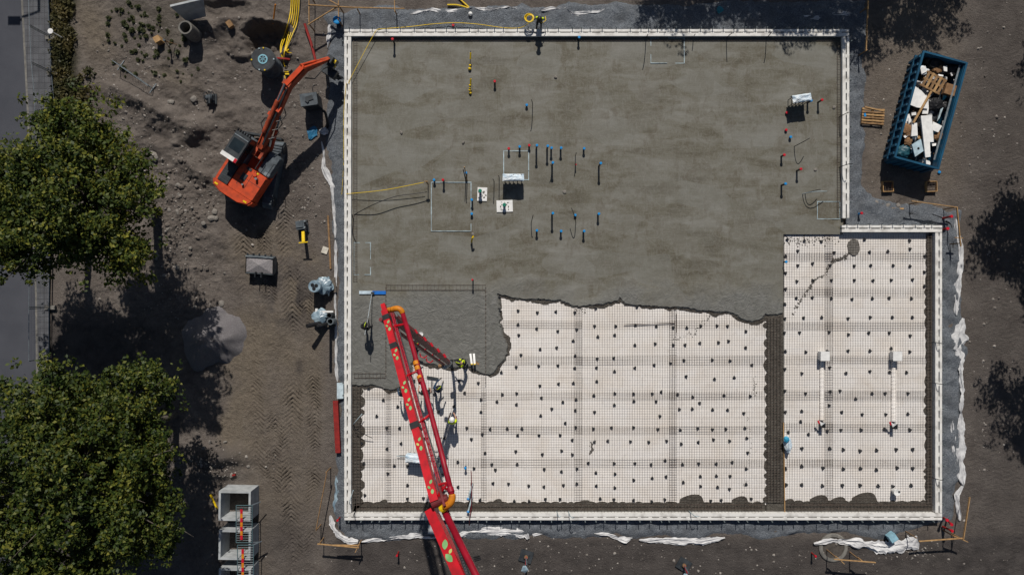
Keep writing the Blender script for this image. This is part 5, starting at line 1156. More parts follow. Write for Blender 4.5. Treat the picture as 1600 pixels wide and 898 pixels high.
mb = MB()
for k in range(5): mb.bar((-.7 + .35 * k, .48, .8), (-.7 + .35 * k, .62, .84), .1, .05)
mb.build('teeth', DKST, t)
# wrapped pipe bundles
def wrapbag(parent, c, r, h, seed, m=PLWR, ex=1.0):
    rg_ = random.Random(seed); vs = []; na, nz_ = 28, 12
    for i in range(nz_ + 1):
        for j in range(na):
            a = 2 * math.pi * j / na; u = i / nz_; rad = r * (1.0 - .18 * abs(u - .35) - (.75 * max(0, u - .8) / .2 if u > .8 else 0)) * (1 + .5 * vn(math.cos(a) * 2 + seed, u * 4 + math.sin(a) * 2) + .09 * rg_.uniform(-1, 1))
            vs.append((c[0] + rad * math.cos(a) * ex, c[1] + rad * math.sin(a), c[2] + h * u))
    fs = [(i * na + j, i * na + (j + 1) % na, (i + 1) * na + (j + 1) % na, (i + 1) * na + j) for i in range(nz_) for j in range(na)] + [tuple(range(nz_ * na, nz_ * na + na))]
    mb = MB(); mb.add(vs, fs); return mb.build('plastic_wrap', m, parent)
p = PG(507, 446); t = thing('wrapped_pipes', 'plastic-wrapped bundle showing three pipe mouths, upper of two', 'pipe bundle', p, 0, 'plastic-wrapped pipe bundles at the left gravel edge')
wrapbag(t, (.08, .0, .19), .5, .6, 3)
mb = MB(); mb.lathe([(.34, .2), (.36, .9), (.36, 1.25), (.34, 1.27), (.02, 1.27)], (-.28, -.05, 0), 24); mb.build('pallet_drum', PLWR, t)
for k in range(3): a = k * 2.09 + .4; mb = MB(); mb.tube([(-.28 + .13 * math.cos(a), -.05 + .13 * math.sin(a), 1.2), (-.28 + .13 * math.cos(a), -.05 + .13 * math.sin(a), 1.30)], .105, 12); mb.build('pipe_mouth', BLACK, t)
mb = MB(); mb.box((.25, 0, .1), (.95, .9, .18), .1); mb.build('pallet', pm('grey_timber', (.14, .12, .10), (.07, .06, .05), 6, .9), t)
p = PG(509, 497); t = thing('wrapped_pipes', 'half-wrapped pallet of fittings with black pipes sticking out, lower of two', 'pipe bundle', p, 0, 'plastic-wrapped pipe bundles at the left gravel edge')
mb = MB(); mb.box((0, 0, .09), (1.2, 1.05, .16), .06); mb.build('pallet', pm('grey_timber', (.14, .12, .10)), t); wrapbag(t, (-.2, .08, .17), .46, .6, 9, PLWR)
for k, (dx, dy, r_) in enumerate(((.45, .2, .16), (.5, -.15, .2))): mb = MB(); mb.lathe([(r_ * .75, 1.0), (r_, 1.0), (r_, .17), (r_ * .75, .17), (r_ * .75, 1.0)], (dx, dy, 0), 18); mb.build('collar', (STEEL, BLACK)[0] if k else DKST, t)
mb = MB(); mb.tube([(-.1, -.25, .5), (-.55, -.35, 1.1), (-.75, -.4, 1.35)], .13, 12); mb.build('black_pipe', BLACK, t)
mb = MB(); mb.tube([(.30, -.28, .17), (.30, -.28, 2.95)], .085, 12); mb.build('black_pipe', BLACK, t)
mb = MB(); mb.box((.15, .42, .6), (.9, .1, .12)); mb.box((-.4, .45, .55), (.14, .3, .14)); mb.build('timber', WHITE, t)
crumple('clear plastic sheet hanging beside the upper wrapped bundle', [(515, 432), (517, 446), (516, 462)], [5, 8, 5], .3, .3, 44, PLWR, 'plastic_sheet', 'plastic sheet')
# red beam and board by the left form
mb = MB(); A, B = P(524, 626, .35), P(528, 707, .35); mb.bar(A, B, .30, .05); 
for o_ in (-.13, 0, .13): mb.bar(A + Vector((o_, 0, -.14)), B + Vector((o_, 0, -.14)), .035, .26)
tag(mb.build('steel_beam', REDST), 'dark red steel beam lying on the gravel beside the left form', 'steel beam')
mb = MB(); mb.box(P(531.5, 610, .28), (.38, .95, .04), .04, Matrix.Rotation(.25, 3, 'Y')); tag(mb.build('white_board', pm('pale_blue_board', (.55, .66, .72), None, 5, .6)), 'pale blue board leaning on the left form above the red beam', 'board')
# box culverts and striped barriers
def culvert(py, label):
    h = 1.45; p = P(366.5, py, h); t = thing('box_culvert', label, 'culvert', (p.x, p.y, 0), R(-1), 'square concrete culverts standing on end'); a, b = .93, .86; o = []
    z = min(G(p.x + dx, p.y + dy) for dx in (-.9, .9) for dy in (-.8, .8)) - .02
    mb = MB(); ou = [(-a, -b), (a, -b), (a, b), (-a, b)]; inn = [(-a + .12, -b + .11), (a - .12, -b + .11), (a - .12, b - .11), (-a + .12, b - .11)]
    vs = [(x, y, zz) for zz in (z, h) for x, y in ou] + [(x, y, zz) for zz in (z, h) for x, y in inn]; fs = []
    for i in range(4): j = (i + 1) % 4; fs += [(i, j, 4 + j, 4 + i), (8 + j, 8 + i, 12 + i, 12 + j), (4 + i, 4 + j, 12 + j, 12 + i)]
    mb.add(vs, fs); mb.build('concrete_box', CONC, t); return t
culvert(790, 'square concrete culvert standing on end, topmost of the column of three'); culvert(851, 'square concrete culvert standing on end, middle of the column of three'); culvert(911, 'square concrete culvert standing on end, cut by the bottom edge of the photo')
def striped(x0, y0, x1, y1, label):
    z0, z1 = 1.50, 1.62; A = [P(x0, y0, z1), P(x1, y0, z0), P(x1, y1, z0), P(x0, y1, z1)]; t = thing('striped_barrier', label, 'barrier', A[1], 0, 'striped barriers lying on the culverts')
    mb = MB()
    for i in range(4): mb.tube([A[i], A[(i + 1) % 4]], .024, 6)
    mb.build('frame', pm('teal_steel', (.12, .20, .22), None, 6, .5, metal=.4), t, world=True); mb = MB()
    for k in range(1, 16): u = k / 16; mb.tube([A[0].lerp(A[3], u), A[1].lerp(A[2], u)], .009, 4)
    mb.build('bars', STEEL, t, world=True)
    a = A[0].lerp(A[1], .34) + Vector((0, 0, .03)); b = A[3].lerp(A[2], .34) + Vector((0, 0, .03)); d = b - a; a = a + d * .1; d = d * .82
    for k in range(7): mb = MB(); mb.bar(a + d * (k / 7), a + d * ((k + .99) / 7), .14, .03); mb.build('stripe', (REDC if k % 2 == 0 else ORCL), t, world=True)
    for y_ in (0, 3): mb = MB(); q = A[1 if y_ == 0 else 2]; mb.bar(q + Vector((-.05, 0, -.03)), q + Vector((.35, .1 if y_ == 0 else -.1, -.4)), .05, .05); mb.build('hook', STEEL, t, world=True)
striped(369, 789, 394, 847, 'red and yellow striped barrier across the gap of the two upper culverts'); striped(371, 851, 396, 912, 'red and yellow striped barrier across the two lower culverts')
mb = MB(); mb.bar(PG(330, 771, .12), PG(341, 794, .12), .09, .08); tag(mb.build('yellow_stick', YEL), 'yellow stick lying in the dirt left of the top culvert', 'stick')
mb = MB(); p = PG(366, 741); mb.box((p.x, p.y, p.z + .06), (.2, .1, .1), .2); tag(mb.build('brick_scrap', REDST), 'small red scrap lying on the spoil mound', 'scrap')

# ------------------------------------------------------------------ excavator
EXR = -33.0
p = P(404, 270, 0); ez = G(p.x, p.y) - .02
ex = thing('excavator', 'orange tracked excavator in the yard with its arm reaching to the gravel edge', 'excavator', (p.x, p.y, ez), R(EXR))
Mu = Matrix.Rotation(R(22), 3, 'Z')      # the undercarriage is turned against the house
def ub(mb, c, size): mb.box(Mu @ Vector(c), size, M=Mu)
for s_ in (-1, 1):
    mb = MB(); prof = []
    for k in range(24):
        a = 2 * math.pi * k / 24; yy_ = 1.62 * (1 if math.cos(a) > 0 else -1) + .42 * math.cos(a); prof.append((yy_, .42 + .42 * math.sin(a)))
    vs = [Mu @ Vector((s_ * 1.12 + o_, y_, z_)) for o_ in (-.27, .27) for y_, z_ in prof]; m24 = 24
    mb.add(vs, [(i, (i + 1) % 24, 24 + (i + 1) % 24, 24 + i) for i in range(24)] + [tuple(range(23, -1, -1)), tuple(range(24, 48))])
    for k in range(22):
        y_ = -1.75 + k * .167; ub(mb, (s_ * 1.12, y_, .86), (.54, .09, .05))
    tr = mb.build('track', GREYM, ex)
    mb = MB()
    for y_ in (-1.6, 1.6): c_ = Mu @ Vector((s_ * 1.40, y_, .42)); mb.tube([c_ - Mu @ Vector((.02, 0, 0)), c_ + Mu @ Vector((.03, 0, 0))], .3, 14)
    mb.build('sprocket', DKST, tr)
mb = MB(); ub(mb, (0, 0, .55), (1.8, 1.6, .5)); mb.tube([(0, 0, .7), (0, 0, 1.05)], .65, 20); mb.build('undercarriage', DKST, ex)
mb = MB(); ub(mb, (0, 2.15, .45), (2.4, .12, .5)); ub(mb, (-.6, 1.85, .5), (.15, .6, .2)); ub(mb, (.6, 1.85, .5), (.15, .6, .2)); mb.build('dozer_blade', DKST, ex)
def rbox(mb, x0, x1, y0, y1, z0, z1, b=.06):
    pts_ = [(x0 + b, y0), (x1 - b, y0), (x1, y0 + b), (x1, y1 - b), (x1 - b, y1), (x0 + b, y1), (x0, y1 - b), (x0, y0 + b)]
    n_ = len(pts_); cx, cy = (x0 + x1) / 2, (y0 + y1) / 2; ins = [(cx + (x - cx) * (1 - b / max(.1, (x1 - x0))), cy + (y - cy) * (1 - b / max(.1, (y1 - y0)))) for x, y in pts_]
    vs = [(x, y, z0) for x, y in pts_] + [(x, y, z1 - b) for x, y in pts_] + [(x, y, z1) for x, y in ins]
    fs = [tuple(range(n_ - 1, -1, -1)), tuple(range(2 * n_, 3 * n_))]
    for i in range(n_):
        j = (i + 1) % n_; fs += [(i, j, n_ + j, n_ + i), (n_ + i, n_ + j, 2 * n_ + j, 2 * n_ + i)]
    mb.add(vs, fs)
mb = MB(); rbox(mb, -1.3, 1.3, -1.55, .75, 1.05, 1.35, .05); mb.build('platform', ORANGE, ex)
# counterweight: rounded rear
pts_ = [(-1.33, -1.60), (-1.2, -1.82), (-.6, -2.02), (.6, -2.02), (1.2, -1.82), (1.33, -1.60), (1.33, -1.52), (-1.33, -1.52)]
mb = MB(); mb.prism(pts_, 1.0, 1.86); ins = [(x * .93, y * .97 - .02) for x, y in pts_]; mb.prism(ins, 1.862, 1.93); mb.build('counterweight', ORANGE, ex)
for x in (-1.0, .95): mb = MB(); mb.box((x, -1.72, 1.94), (.22, .10, .02)); mb.build('decal', YEL, ex)
mb = MB(); rbox(mb, -1.30, -.42, -1.51, -.05, 1.35, 1.88, .06); mb.build('side_hood', ORANGE, ex)
mb = MB(); rbox(mb, -1.12, -.44, -1.48, -.22, 1.885, 1.935, .04)
for k in range(6): mb.box((-.78, -1.35 + .13 * k, 1.94), (.5, .05, .02))
mb.build('grille', DKST, ex)
mb = MB(); rbox(mb, -.40, 1.3, -1.51, .10, 1.35, 1.95, .07); hd = mb.build('engine_hood', ORANGE, ex)
mb = MB(); mb.box((.15, -.55, 1.965), (.30, .42, .03)); mb.box((.18, .0, 1.965), (.3, .16, .03)); mb.build('vent', DKST, hd)
mb = MB(); mb.tube([(.85, -.25, 1.9), (.85, -.25, 2.2)], .07, 10); mb.tube([(.35, -.95, 1.9), (.35, -.95, 2.1)], .06, 8); mb.build('exhaust', STEEL, hd)
mb = MB(); mb.tube([(.62, -.1, 1.94), (.62, -.1, 2.02)], .12, 12); mb.build('filler_cap', ORANGE, hd); mb = MB(); mb.box((.7, .03, 1.965), (.16, .10, .02)); mb.build('decal', YEL, hd)
mb = MB()
for (a, b) in (((-.39, -.58, 1.955), (1.28, -.58, 1.955)), ((.5, -1.1, 1.956), (.5, .08, 1.956)), ((-.02, -1.1, 1.957), (-.02, .08, 1.957))): mb.bar(a, b, .018, .01)
mb.build('panel_gap', DKST, hd)
mb = MB(); rbox(mb, .50, 1.3, .12, 1.55, 1.1, 1.75, .10); mb.build('tool_box', GREYM, ex)
mb = MB(); rbox(mb, .92, 1.3, .15, .38, 1.76, 1.80, .03); mb.build('step_plate', STEEL, ex)
mb = MB(); 
for x in (.52, 1.28): mb.tube([(x, .2, 1.75), (x, .2, 2.2), (x, 1.0, 2.2), (x, 1.0, 1.75)], .022, 6)
mb.build('handrail', DKST, ex)
# cab
mb = MB(); rbox(mb, -1.30, -.30, -.02, 1.62, 1.08, 2.0, .07); cab = mb.build('cab', GREYM, ex)
mb = MB(); vs = []; mb.prism([(-1.27, .02), (-.33, .02), (-.33, 1.52), (-1.27, 1.52)], 2.0, 2.78); mb.build('window', GLASS, cab)
mb = MB()
for x, y in ((-1.27, .02), (-.33, .02), (-.33, 1.5), (-1.27, 1.5), (-1.27, .75), (-.33, .75)): mb.box((x, y, 2.39), (.075, .075, .82))
mb.build('pillar', BLACK, cab)
mb = MB(); rbox(mb, -1.31, -.29, -.04, 1.56, 2.78, 2.90, .08); rf = mb.build('roof', DKST, cab)
mb = MB(); rbox(mb, -1.16, -.44, .45, 1.12, 2.902, 2.915, .02); mb.build('roof_window', GLASS, rf)
mb = MB(); mb.box((-.80, .02, 2.96), (1.02, .24, .08)); mb.build('sun_visor', WHITE, rf); mb = MB(); mb.box((-.37, .02, 2.97), (.16, .23, .08)); mb.build('visor_end', REDC, rf)
for k in range(6): mb = MB(); mb.tube([(-1.22 + .16 * k, 1.52, 2.86), (-1.22 + .16 * k, 1.66, 2.9)], .055, 8); mb.build('work_light', BLACK, rf)
mb = MB(); mb.bar((-1.25, 1.3, 2.91), (-.35, 1.3, 2.91), .05, .02); mb.build('roof_bar', STEEL, rf)
# boom: local y forward
def seg(mb, a, b, w0, h0, w1, h1): mb.bar(a, b, w0, h0, w1, h1)
mb = MB(); mb.box((-.02, 1.25, 1.75), (.16, .9, .9)); mb.box((.38, 1.25, 1.75), (.16, .9, .9)); mb.tube([(-.12, 1.5, 2.05), (.5, 1.5, 2.05)], .12, 12); mb.box((.18, 1.35, 2.15), (.36, .35, .12)); mb.build('boom_foot', BOOMO, ex)
mb = MB(); B0, B1 = Vector((.14, 1.4, 2.1)), Vector((.02, 5.2, 3.45))
seg(mb, B0, B0.lerp(B1, .35), .30, .55, .28, .62); seg(mb, B0.lerp(B1, .35), B1, .28, .62, .26, .46)
for s_ in (-.17, .17): mb.bar(B0.lerp(B1, .02) + Vector((s_, 0, .1)), B0.lerp(B1, .98) + Vector((s_, 0, .0)), .03, .5)
bo = mb.build('boom', BOOMO, ex)
mb = MB(); mb.box(B0.lerp(B1, .62) + Vector((.12, 0, .32)), (.3, .34, .16)); mb.box(B0.lerp(B1, .5) + Vector((-.2, 0, .32)), (.22, .2, .12)); mb.build('valve_block', ORANGE, bo)
for s_ in (-.36, .36):
    a, b = Vector((.14 + s_, 1.7, 1.7)), B0.lerp(B1, .55) + Vector((s_ * .9, 0, .15)); m_d = a.lerp(b, .62)
    mb = MB(); mb.tube([a, m_d], .09, 10); cy = mb.build('lift_cylinder', ORANGE, ex); mb = MB(); mb.tube([m_d, b], .05, 8); mb.build('piston_rod', STEEL, cy)
a, b = B0.lerp(B1, .22) + Vector((-.08, 0, .42)), B1 + Vector((-.05, -.1, .42)); mb = MB(); mb.tube([a, a.lerp(b, .66)], .12, 12); cy = mb.build('boom_cylinder', BOOMO, ex); mb = MB(); mb.tube([a.lerp(b, .66), b], .06, 8); mb.build('piston_rod', STEEL, cy)
for k, s_ in enumerate((-.14, .1, .16)):
    mb = MB(); mb.tube([B0.lerp(B1, u) + Vector((s_, 0, .36 + .02 * k)) for u in (.05, .3, .6, .95)], .028, 6); mb.build('hydraulic_line', DKST if k else ORANGE, bo)
for k in range(3):
    q = B0.lerp(B1, .25 + .14 * k); mb = MB(); mb.tube([q + Vector((.3, -.3, .2)), q + Vector((.5, -.05, .1)), q + Vector((.52, .3, .05)), q + Vector((.3, .55, .2))], .03, 6); mb.build('hose_loop', BLACK, bo)
q = B0.lerp(B1, .3); mb = MB(); mb.tube([q + Vector((-.25, -.2, .2)), q + Vector((-.5, .05, .25)), q + Vector((-.45, .4, .3)), q + Vector((-.2, .55, .3))], .03, 6); mb.build('hose_loop', BLACK, bo)
S0, S1, S2 = Vector((.02, 5.2, 3.5)), Vector((.30, 6.5, 3.55)), Vector((.62, 7.75, 2.2))
mb = MB(); mb.bar(S0 - Vector((.0, .25, 0)), S1, .36, .55, .34, .58); mb.box(S0 + Vector((0, 0, .1)), (.46, .3, .5)); sb = mb.build('second_boom', BOOMO, ex)
mb = MB(); mb.bar(S0 + Vector((.0, -.1, .36)), S1 + Vector((0, 0, .36)), .26, .08); mb.build('panel', pm('bright_red_orange', (.62, .07, .02), None, 3, .4), sb)
mb = MB(); mb.bar(S1 - Vector((.03, .15, 0)), S2, .28, .46, .18, .24); st = mb.build('stick', BOOMO, ex)
for s_ in (-.12, .12): mb = MB(); a = S1 + Vector((s_, -.1, .42)); b = S2 + Vector((s_ * .7, -.1, .25)); mb.tube([a, a.lerp(b, .6), ], .075, 8); mb.tube([a.lerp(b, .6), b], .04, 8); mb.build('stick_cylinder', ORANGE, st)
mb = MB(); mb.tube([S1 + Vector((.28, -.5, -.1)), S1 + Vector((.6, -.2, -.5)), S1 + Vector((.65, .5, -.6)), S2 + Vector((.2, -.3, -.2))], .035, 6); mb.build('hose_loop', BLACK, st)
mb = MB(); mb.box(S2 + Vector((.05, .05, -.1)), (.34, .4, .3)); mb.box(S2 + Vector((.1, .0, -.55)), (.5, .55, .4)); mb.build('quick_coupler', DKST, ex)
mb = MB(); c_ = S2 + Vector((.05, -.45, -1.15)); mb.box(c_, (.9, .5, .5)); mb.bar(c_ + Vector((-.4, 0, -.2)), c_ + Vector((-.55, .1, -.75)), .1, .35); mb.bar(c_ + Vector((.4, 0, -.2)), c_ + Vector((.5, .1, -.75)), .1, .35); mb.box(S2 + Vector((.1, -.2, -.8)), (.3, .4, .3)); at_ = mb.build('grapple', DKST, ex)
mb = MB(); mb.box(S2 + Vector((.32, .1, -.25)), (.1, .2, .12)); mb.box(S2 + Vector((.36, -.1, -.5)), (.1, .1, .1)); mb.build('coupling', YEL, at_)

# ------------------------------------------------------------------ concrete pump boom
TB = P(800, 1130, 0)
pb = thing('pump_boom', 'long red concrete pump boom with pale green leaf decals folding over the pour', 'pump boom', (TB.x, -29.5, 0))
zA, zB, zC = 19.0, 14.0, 3.8
A1, B1_, C1 = P(681, 785, zA), P(602, 487, zB), P(701, 566, zC); D1 = P(736, 935, 20.5); A2 = P(674, 797, zA - .35); E1 = Vector((TB.x - .5, -25.0, 21.0))
mb = MB(); mb.bar(A1, B1_, .30, .42, .26, .34); mb.bar(B1_, B1_ + (B1_ - A1).normalized() * .35, .18, .28); arm = mb.build('boom_arm', REDP, pb, world=True)
dirA = (B1_ - A1).normalized(); LA = (B1_ - A1).length
rtv = dirA.cross(Vector((0, 0, 1))).normalized(); upv = rtv.cross(dirA)
for u in (.955, .785, .355):
    q = A1 + dirA * LA * u; wd = .42 + (.34 - .42) * u; mb = MB(); mb.bar(q - dirA * .13, q + dirA * .13, wd - .06, wd + .02); mb.build('black_band', BLACK, arm, world=True)
def leaf(parent, c, ax, side, up, ln, wd, m):
    n_ = 9; L_ = [c + ax * ln * (k / (n_ - 1) - .5) + side * wd * math.sin(math.pi * k / (n_ - 1)) ** .75 for k in range(n_)]; Rr = [c + ax * ln * (k / (n_ - 1) - .5) - side * wd * math.sin(math.pi * k / (n_ - 1)) ** .75 for k in range(n_ - 2, 0, -1)]
    q = L_ + Rr; mb = MB(); mb.add([v + up * .004 for v in q] + [v + up * .012 for v in q], [tuple(range(len(q), 2 * len(q)))] + [(i, (i + 1) % len(q), len(q) + (i + 1) % len(q), len(q) + i) for i in range(len(q))]); return mb.build('leaf_decal', m, parent, world=True)
rng = random.Random(6)
def leaves(parent, A, B, hts, w0, w1, items):
    d = (B - A).normalized(); L_ = (B - A).length; r_v = d.cross(Vector((0, 0, 1))).normalized(); u_v = r_v.cross(d)
    for u, sd, ln, ang, yl in items:
        wd = w0 + (w1 - w0) * u; ht = hts[0] + (hts[1] - hts[0]) * u; c_ = A + d * L_ * u + r_v * sd * wd + u_v * (ht / 2)
        ax = d * math.cos(ang) + r_v * math.sin(ang); sv = ax.cross(u_v).normalized(); leaf(parent, c_, ax, sv, u_v, ln, ln * .30, LEAFY if yl else LEAFP)
it = []
for cu in (.91, .74, .56, .47, .27, .07):
    it += [(cu + .012, .2, .17, .6, 0), (cu - .008, -.16, .14, -.5, rng.random() < .25), (cu - .030, .1, .19, .2, 0)]
leaves(arm, A1, B1_, (.42, .34), .32, .28, it)
mb = MB(); mb.bar(A1 + rtv * .27 + dirA * .4, B1_ + rtv * .23 - dirA * .2, .05, .10); mb.tube([A1 + rtv * .34 + dirA * .5, B1_ + rtv * .29 - dirA * .3], .028, 6)
for k in range(34): q = A1 + dirA * LA * (.04 + .92 * k / 34) + rtv * .29; mb.box(q, (.10, .05, .08), .3)
mb.build('side_rail', REDD, arm, world=True)
mb = MB(); mb.tube([A1 + rtv * .40 + dirA * .5 - upv * .1, A1 + rtv * .34 + dirA * 4 - upv * .1, B1_ + rtv * .33 - dirA * .5 - upv * .1], .026, 6); mb.build('hydraulic_line', DKST, arm, world=True)
# pipe along the arm
p0, p1 = P(706, 772, zA + .1), P(629, 489, zB + .2); mid_ = p0.lerp(p1, .5) + Vector((.05, 0, .02))
mb = MB(); mb.tube([p0, p0.lerp(p1, .2) + Vector((.03, 0, 0)), mid_, p0.lerp(p1, .8) + Vector((.03, 0, 0)), p1], .098, 14); pp = mb.build('delivery_pipe', REDD, pb, world=True, smooth=True)
for u, m in ((.585, REDST), (.60, ORCL), (.655, ORCL), (.685, ORCL), (.02, REDD)):
    c0 = p0.lerp(p1, u); d_ = (p1 - p0).normalized(); mb = MB(); mb.tube([c0 - d_ * .09, c0 + d_ * .09], .122, 14); mb.build('clamp', m, pp, world=True)
for u in (.06, .40, .645, .93):
    c0 = p0.lerp(p1, u); c1 = A1 + dirA * LA * (u - .03) + rtv * .2; mb = MB(); mb.tube([c1, c1.lerp(c0, .5) + Vector((0, 0, .12)), c0], .05, 6); mb.build('pipe_bracket', REDP, arm, world=True)
def elbow(pts, r, m, parent, name='elbow'):
    out = []; n_ = 14
    for i in range(n_ + 1): u = i / n_; out.append(pts[0] * (1 - u) ** 2 + pts[1] * 2 * u * (1 - u) + pts[2] * u * u)
    mb = MB(); mb.tube(out, r, 12); return mb.build(name, m, parent, world=True, smooth=True)
elbow([p1, P(625, 478, zB + .3), P(612, 484, zB + .1)], .12, ORCL, pb); elbow([P(612, 484, zB + .1), P(604, 482, zB), P(606, 492, zB - .5)], .11, ORCL, pb)
elbow([p0, P(709, 787, zA + .2), P(693, 791, zA + .1)], .125, ORCL, pb); mb = MB(); mb.tube([P(699, 788, zA + .1), P(690, 795, zA)], .145, 12); mb.build('coupling', YEL, pb, world=True)
mb = MB(); mb.tube([P(700, 783, zA + .1), P(703, 787, zA + .1)], .16, 12); mb.build('clamp', ORCL, pb, world=True)
# joint at A
mb = MB(); mb.tube([A1 - rtv * .15, A1 + rtv * .45], .16, 16); mb.bar(A1 + rtv * .30 - dirA * .3, A1 + rtv * .30 + dirA * .8, .08, .4); jt = mb.build('joint', BROWNR, pb, world=True)
mb = MB()
for a, b in (((685, 757), (702, 753)), ((702, 753), (703, 768)), ((684, 778), (700, 776)), ((688, 765), (686, 776)), ((690, 760), (699, 764))): mb.tube([P(*a, zA - .1), P(*b, zA - .15)], .05, 6)
mb.build('linkage', REDP, jt, world=True); mb = MB()
for k in range(8): a = P(683 + rng.uniform(0, 16), 760 + rng.uniform(0, 24), zA - .3); mb.tube([a, a + Vector((rng.uniform(-.2, .2), rng.uniform(-.3, .3), .15)), a + Vector((rng.uniform(-.2, .3), rng.uniform(-.4, .1), 0))], .022, 5)
mb.build('hoses', PVC, jt, world=True)
# lower arm
mb = MB(); mb.bar(A2, D1, .34, .48, .38, .52); mb.bar(D1, E1, .38, .52, .5, .6); arm2 = mb.build('boom_arm', REDP, pb, world=True)
leaves(arm2, A2, D1, (.48, .52), .34, .38, [(.42, -.05, .34, .5, 0), (.56, .12, .36, -.3, 0), (.51, -.26, .18, .9, 1), (.93, .15, .34, .2, 0)])
q0, q1 = P(695, 799, zA - .1), P(756, 923, 20.6); mb = MB(); mb.tube([q0, q1, q1 + (q1 - q0).normalized() * 4], .12, 14); mb.build('delivery_pipe', BROWNR if False else REDD, pb, world=True, smooth=True)
mb = MB(); mb.bar(A1 + Vector((.36, -.3, -.2)), P(733, 905, 20.2), .07, .1)
for k in range(26): q = (A1 + Vector((.36, -.3, -.2))).lerp(P(733, 905, 20.2), k / 26); mb.box(q, (.14, .06, .14), .3)
mb.build('side_rail', DKST, arm2, world=True)
mb = MB()
for k in range(3): q = q0.lerp(q1, .62 + .02 * k) + Vector((.16, .08, 0)); mb.tube([q, q + Vector((.22, .05, 0))], .03, 5)
mb.build('pipe_stud', BLACK, arm2, world=True)
mb = MB(); mb.bar(E1, Vector((TB.x, -29.5, 3.0)), .75, .75, .9, .9); mb.build('mast', REDP, pb, world=True); mb = MB(); mb.tube([(TB.x, -29.5, 0), (TB.x, -29.5, 3.4)], .7, 20); mb.box((TB.x, -29.5, .2), (2.2, 2.2, .4)); mb.build('pedestal', GREYM, pb, world=True)
# folded tip arm
F0 = P(609, 491, zB - .5); mb = MB(); mb.bar(F0, C1, .34, .34, .20, .22); tip = mb.build('tip_arm', BROWNR, pb, world=True)
G0, G1 = P(617, 489, zB - .4), P(695, 569, zC - .05); of = Vector((-.34, -.18, -.1)); G0, G1 = F0 + of * 1.2, C1 + of * .8
mb = MB(); mb.tube([G0, G1], .085, 10); mb.build('delivery_pipe', BROWNR, pb, world=True)
for u in (.05, .35, .5, .62, .75, .88): c0 = F0.lerp(C1, u); mb = MB(); mb.box(c0 + Vector((.05, .1, .1)), (.22, .22, .18), .6); mb.tube([c0, G0.lerp(G1, u)], .04, 6); mb.build('clamp', REDC if u > .3 else STEEL, tip, world=True)
for u in (.72, .84):
    c0 = F0.lerp(C1, u) + of * 1.3; mb = MB(); mb.tube([c0, c0 + Vector((-.15, -.12, -.05)), c0 + Vector((-.32, -.05, -.05)), c0 + Vector((-.36, .12, 0))], .035, 6); mb.build('guide_handle', REDC, tip, world=True)
ta = C1 + Vector((.02, -.02, -.15)); hx, hy = ta.x + .05, ta.y - .02
elbow([G1, G1 + Vector((.0, -.3, .15)), Vector((hx, hy, zC - .5))], .11, STEEL, pb)
mb = MB(); mb.tube([Vector((hx, hy, zC - .45)), Vector((hx - .02, hy - .03, 2.2)), Vector((hx - .1, hy - .12, 1.1)), Vector((hx - .22, hy - .2, .4))], .085, 12); mb.build('end_hose', BLACK, pb, world=True, smooth=True)
mb = MB(); mb.tube([G1 + Vector((-.1, -.05, -.02)), G1 + Vector((-.28, -.08, -.05))], .12, 10); mb.build('pipe_end', CARD, pb, world=True); mb = MB(); mb.box(Vector((hx - .15, hy - .2, 2.2)), (.22, .16, .25), .4); mb.build('grip_sleeve', ORCL, pb, world=True)

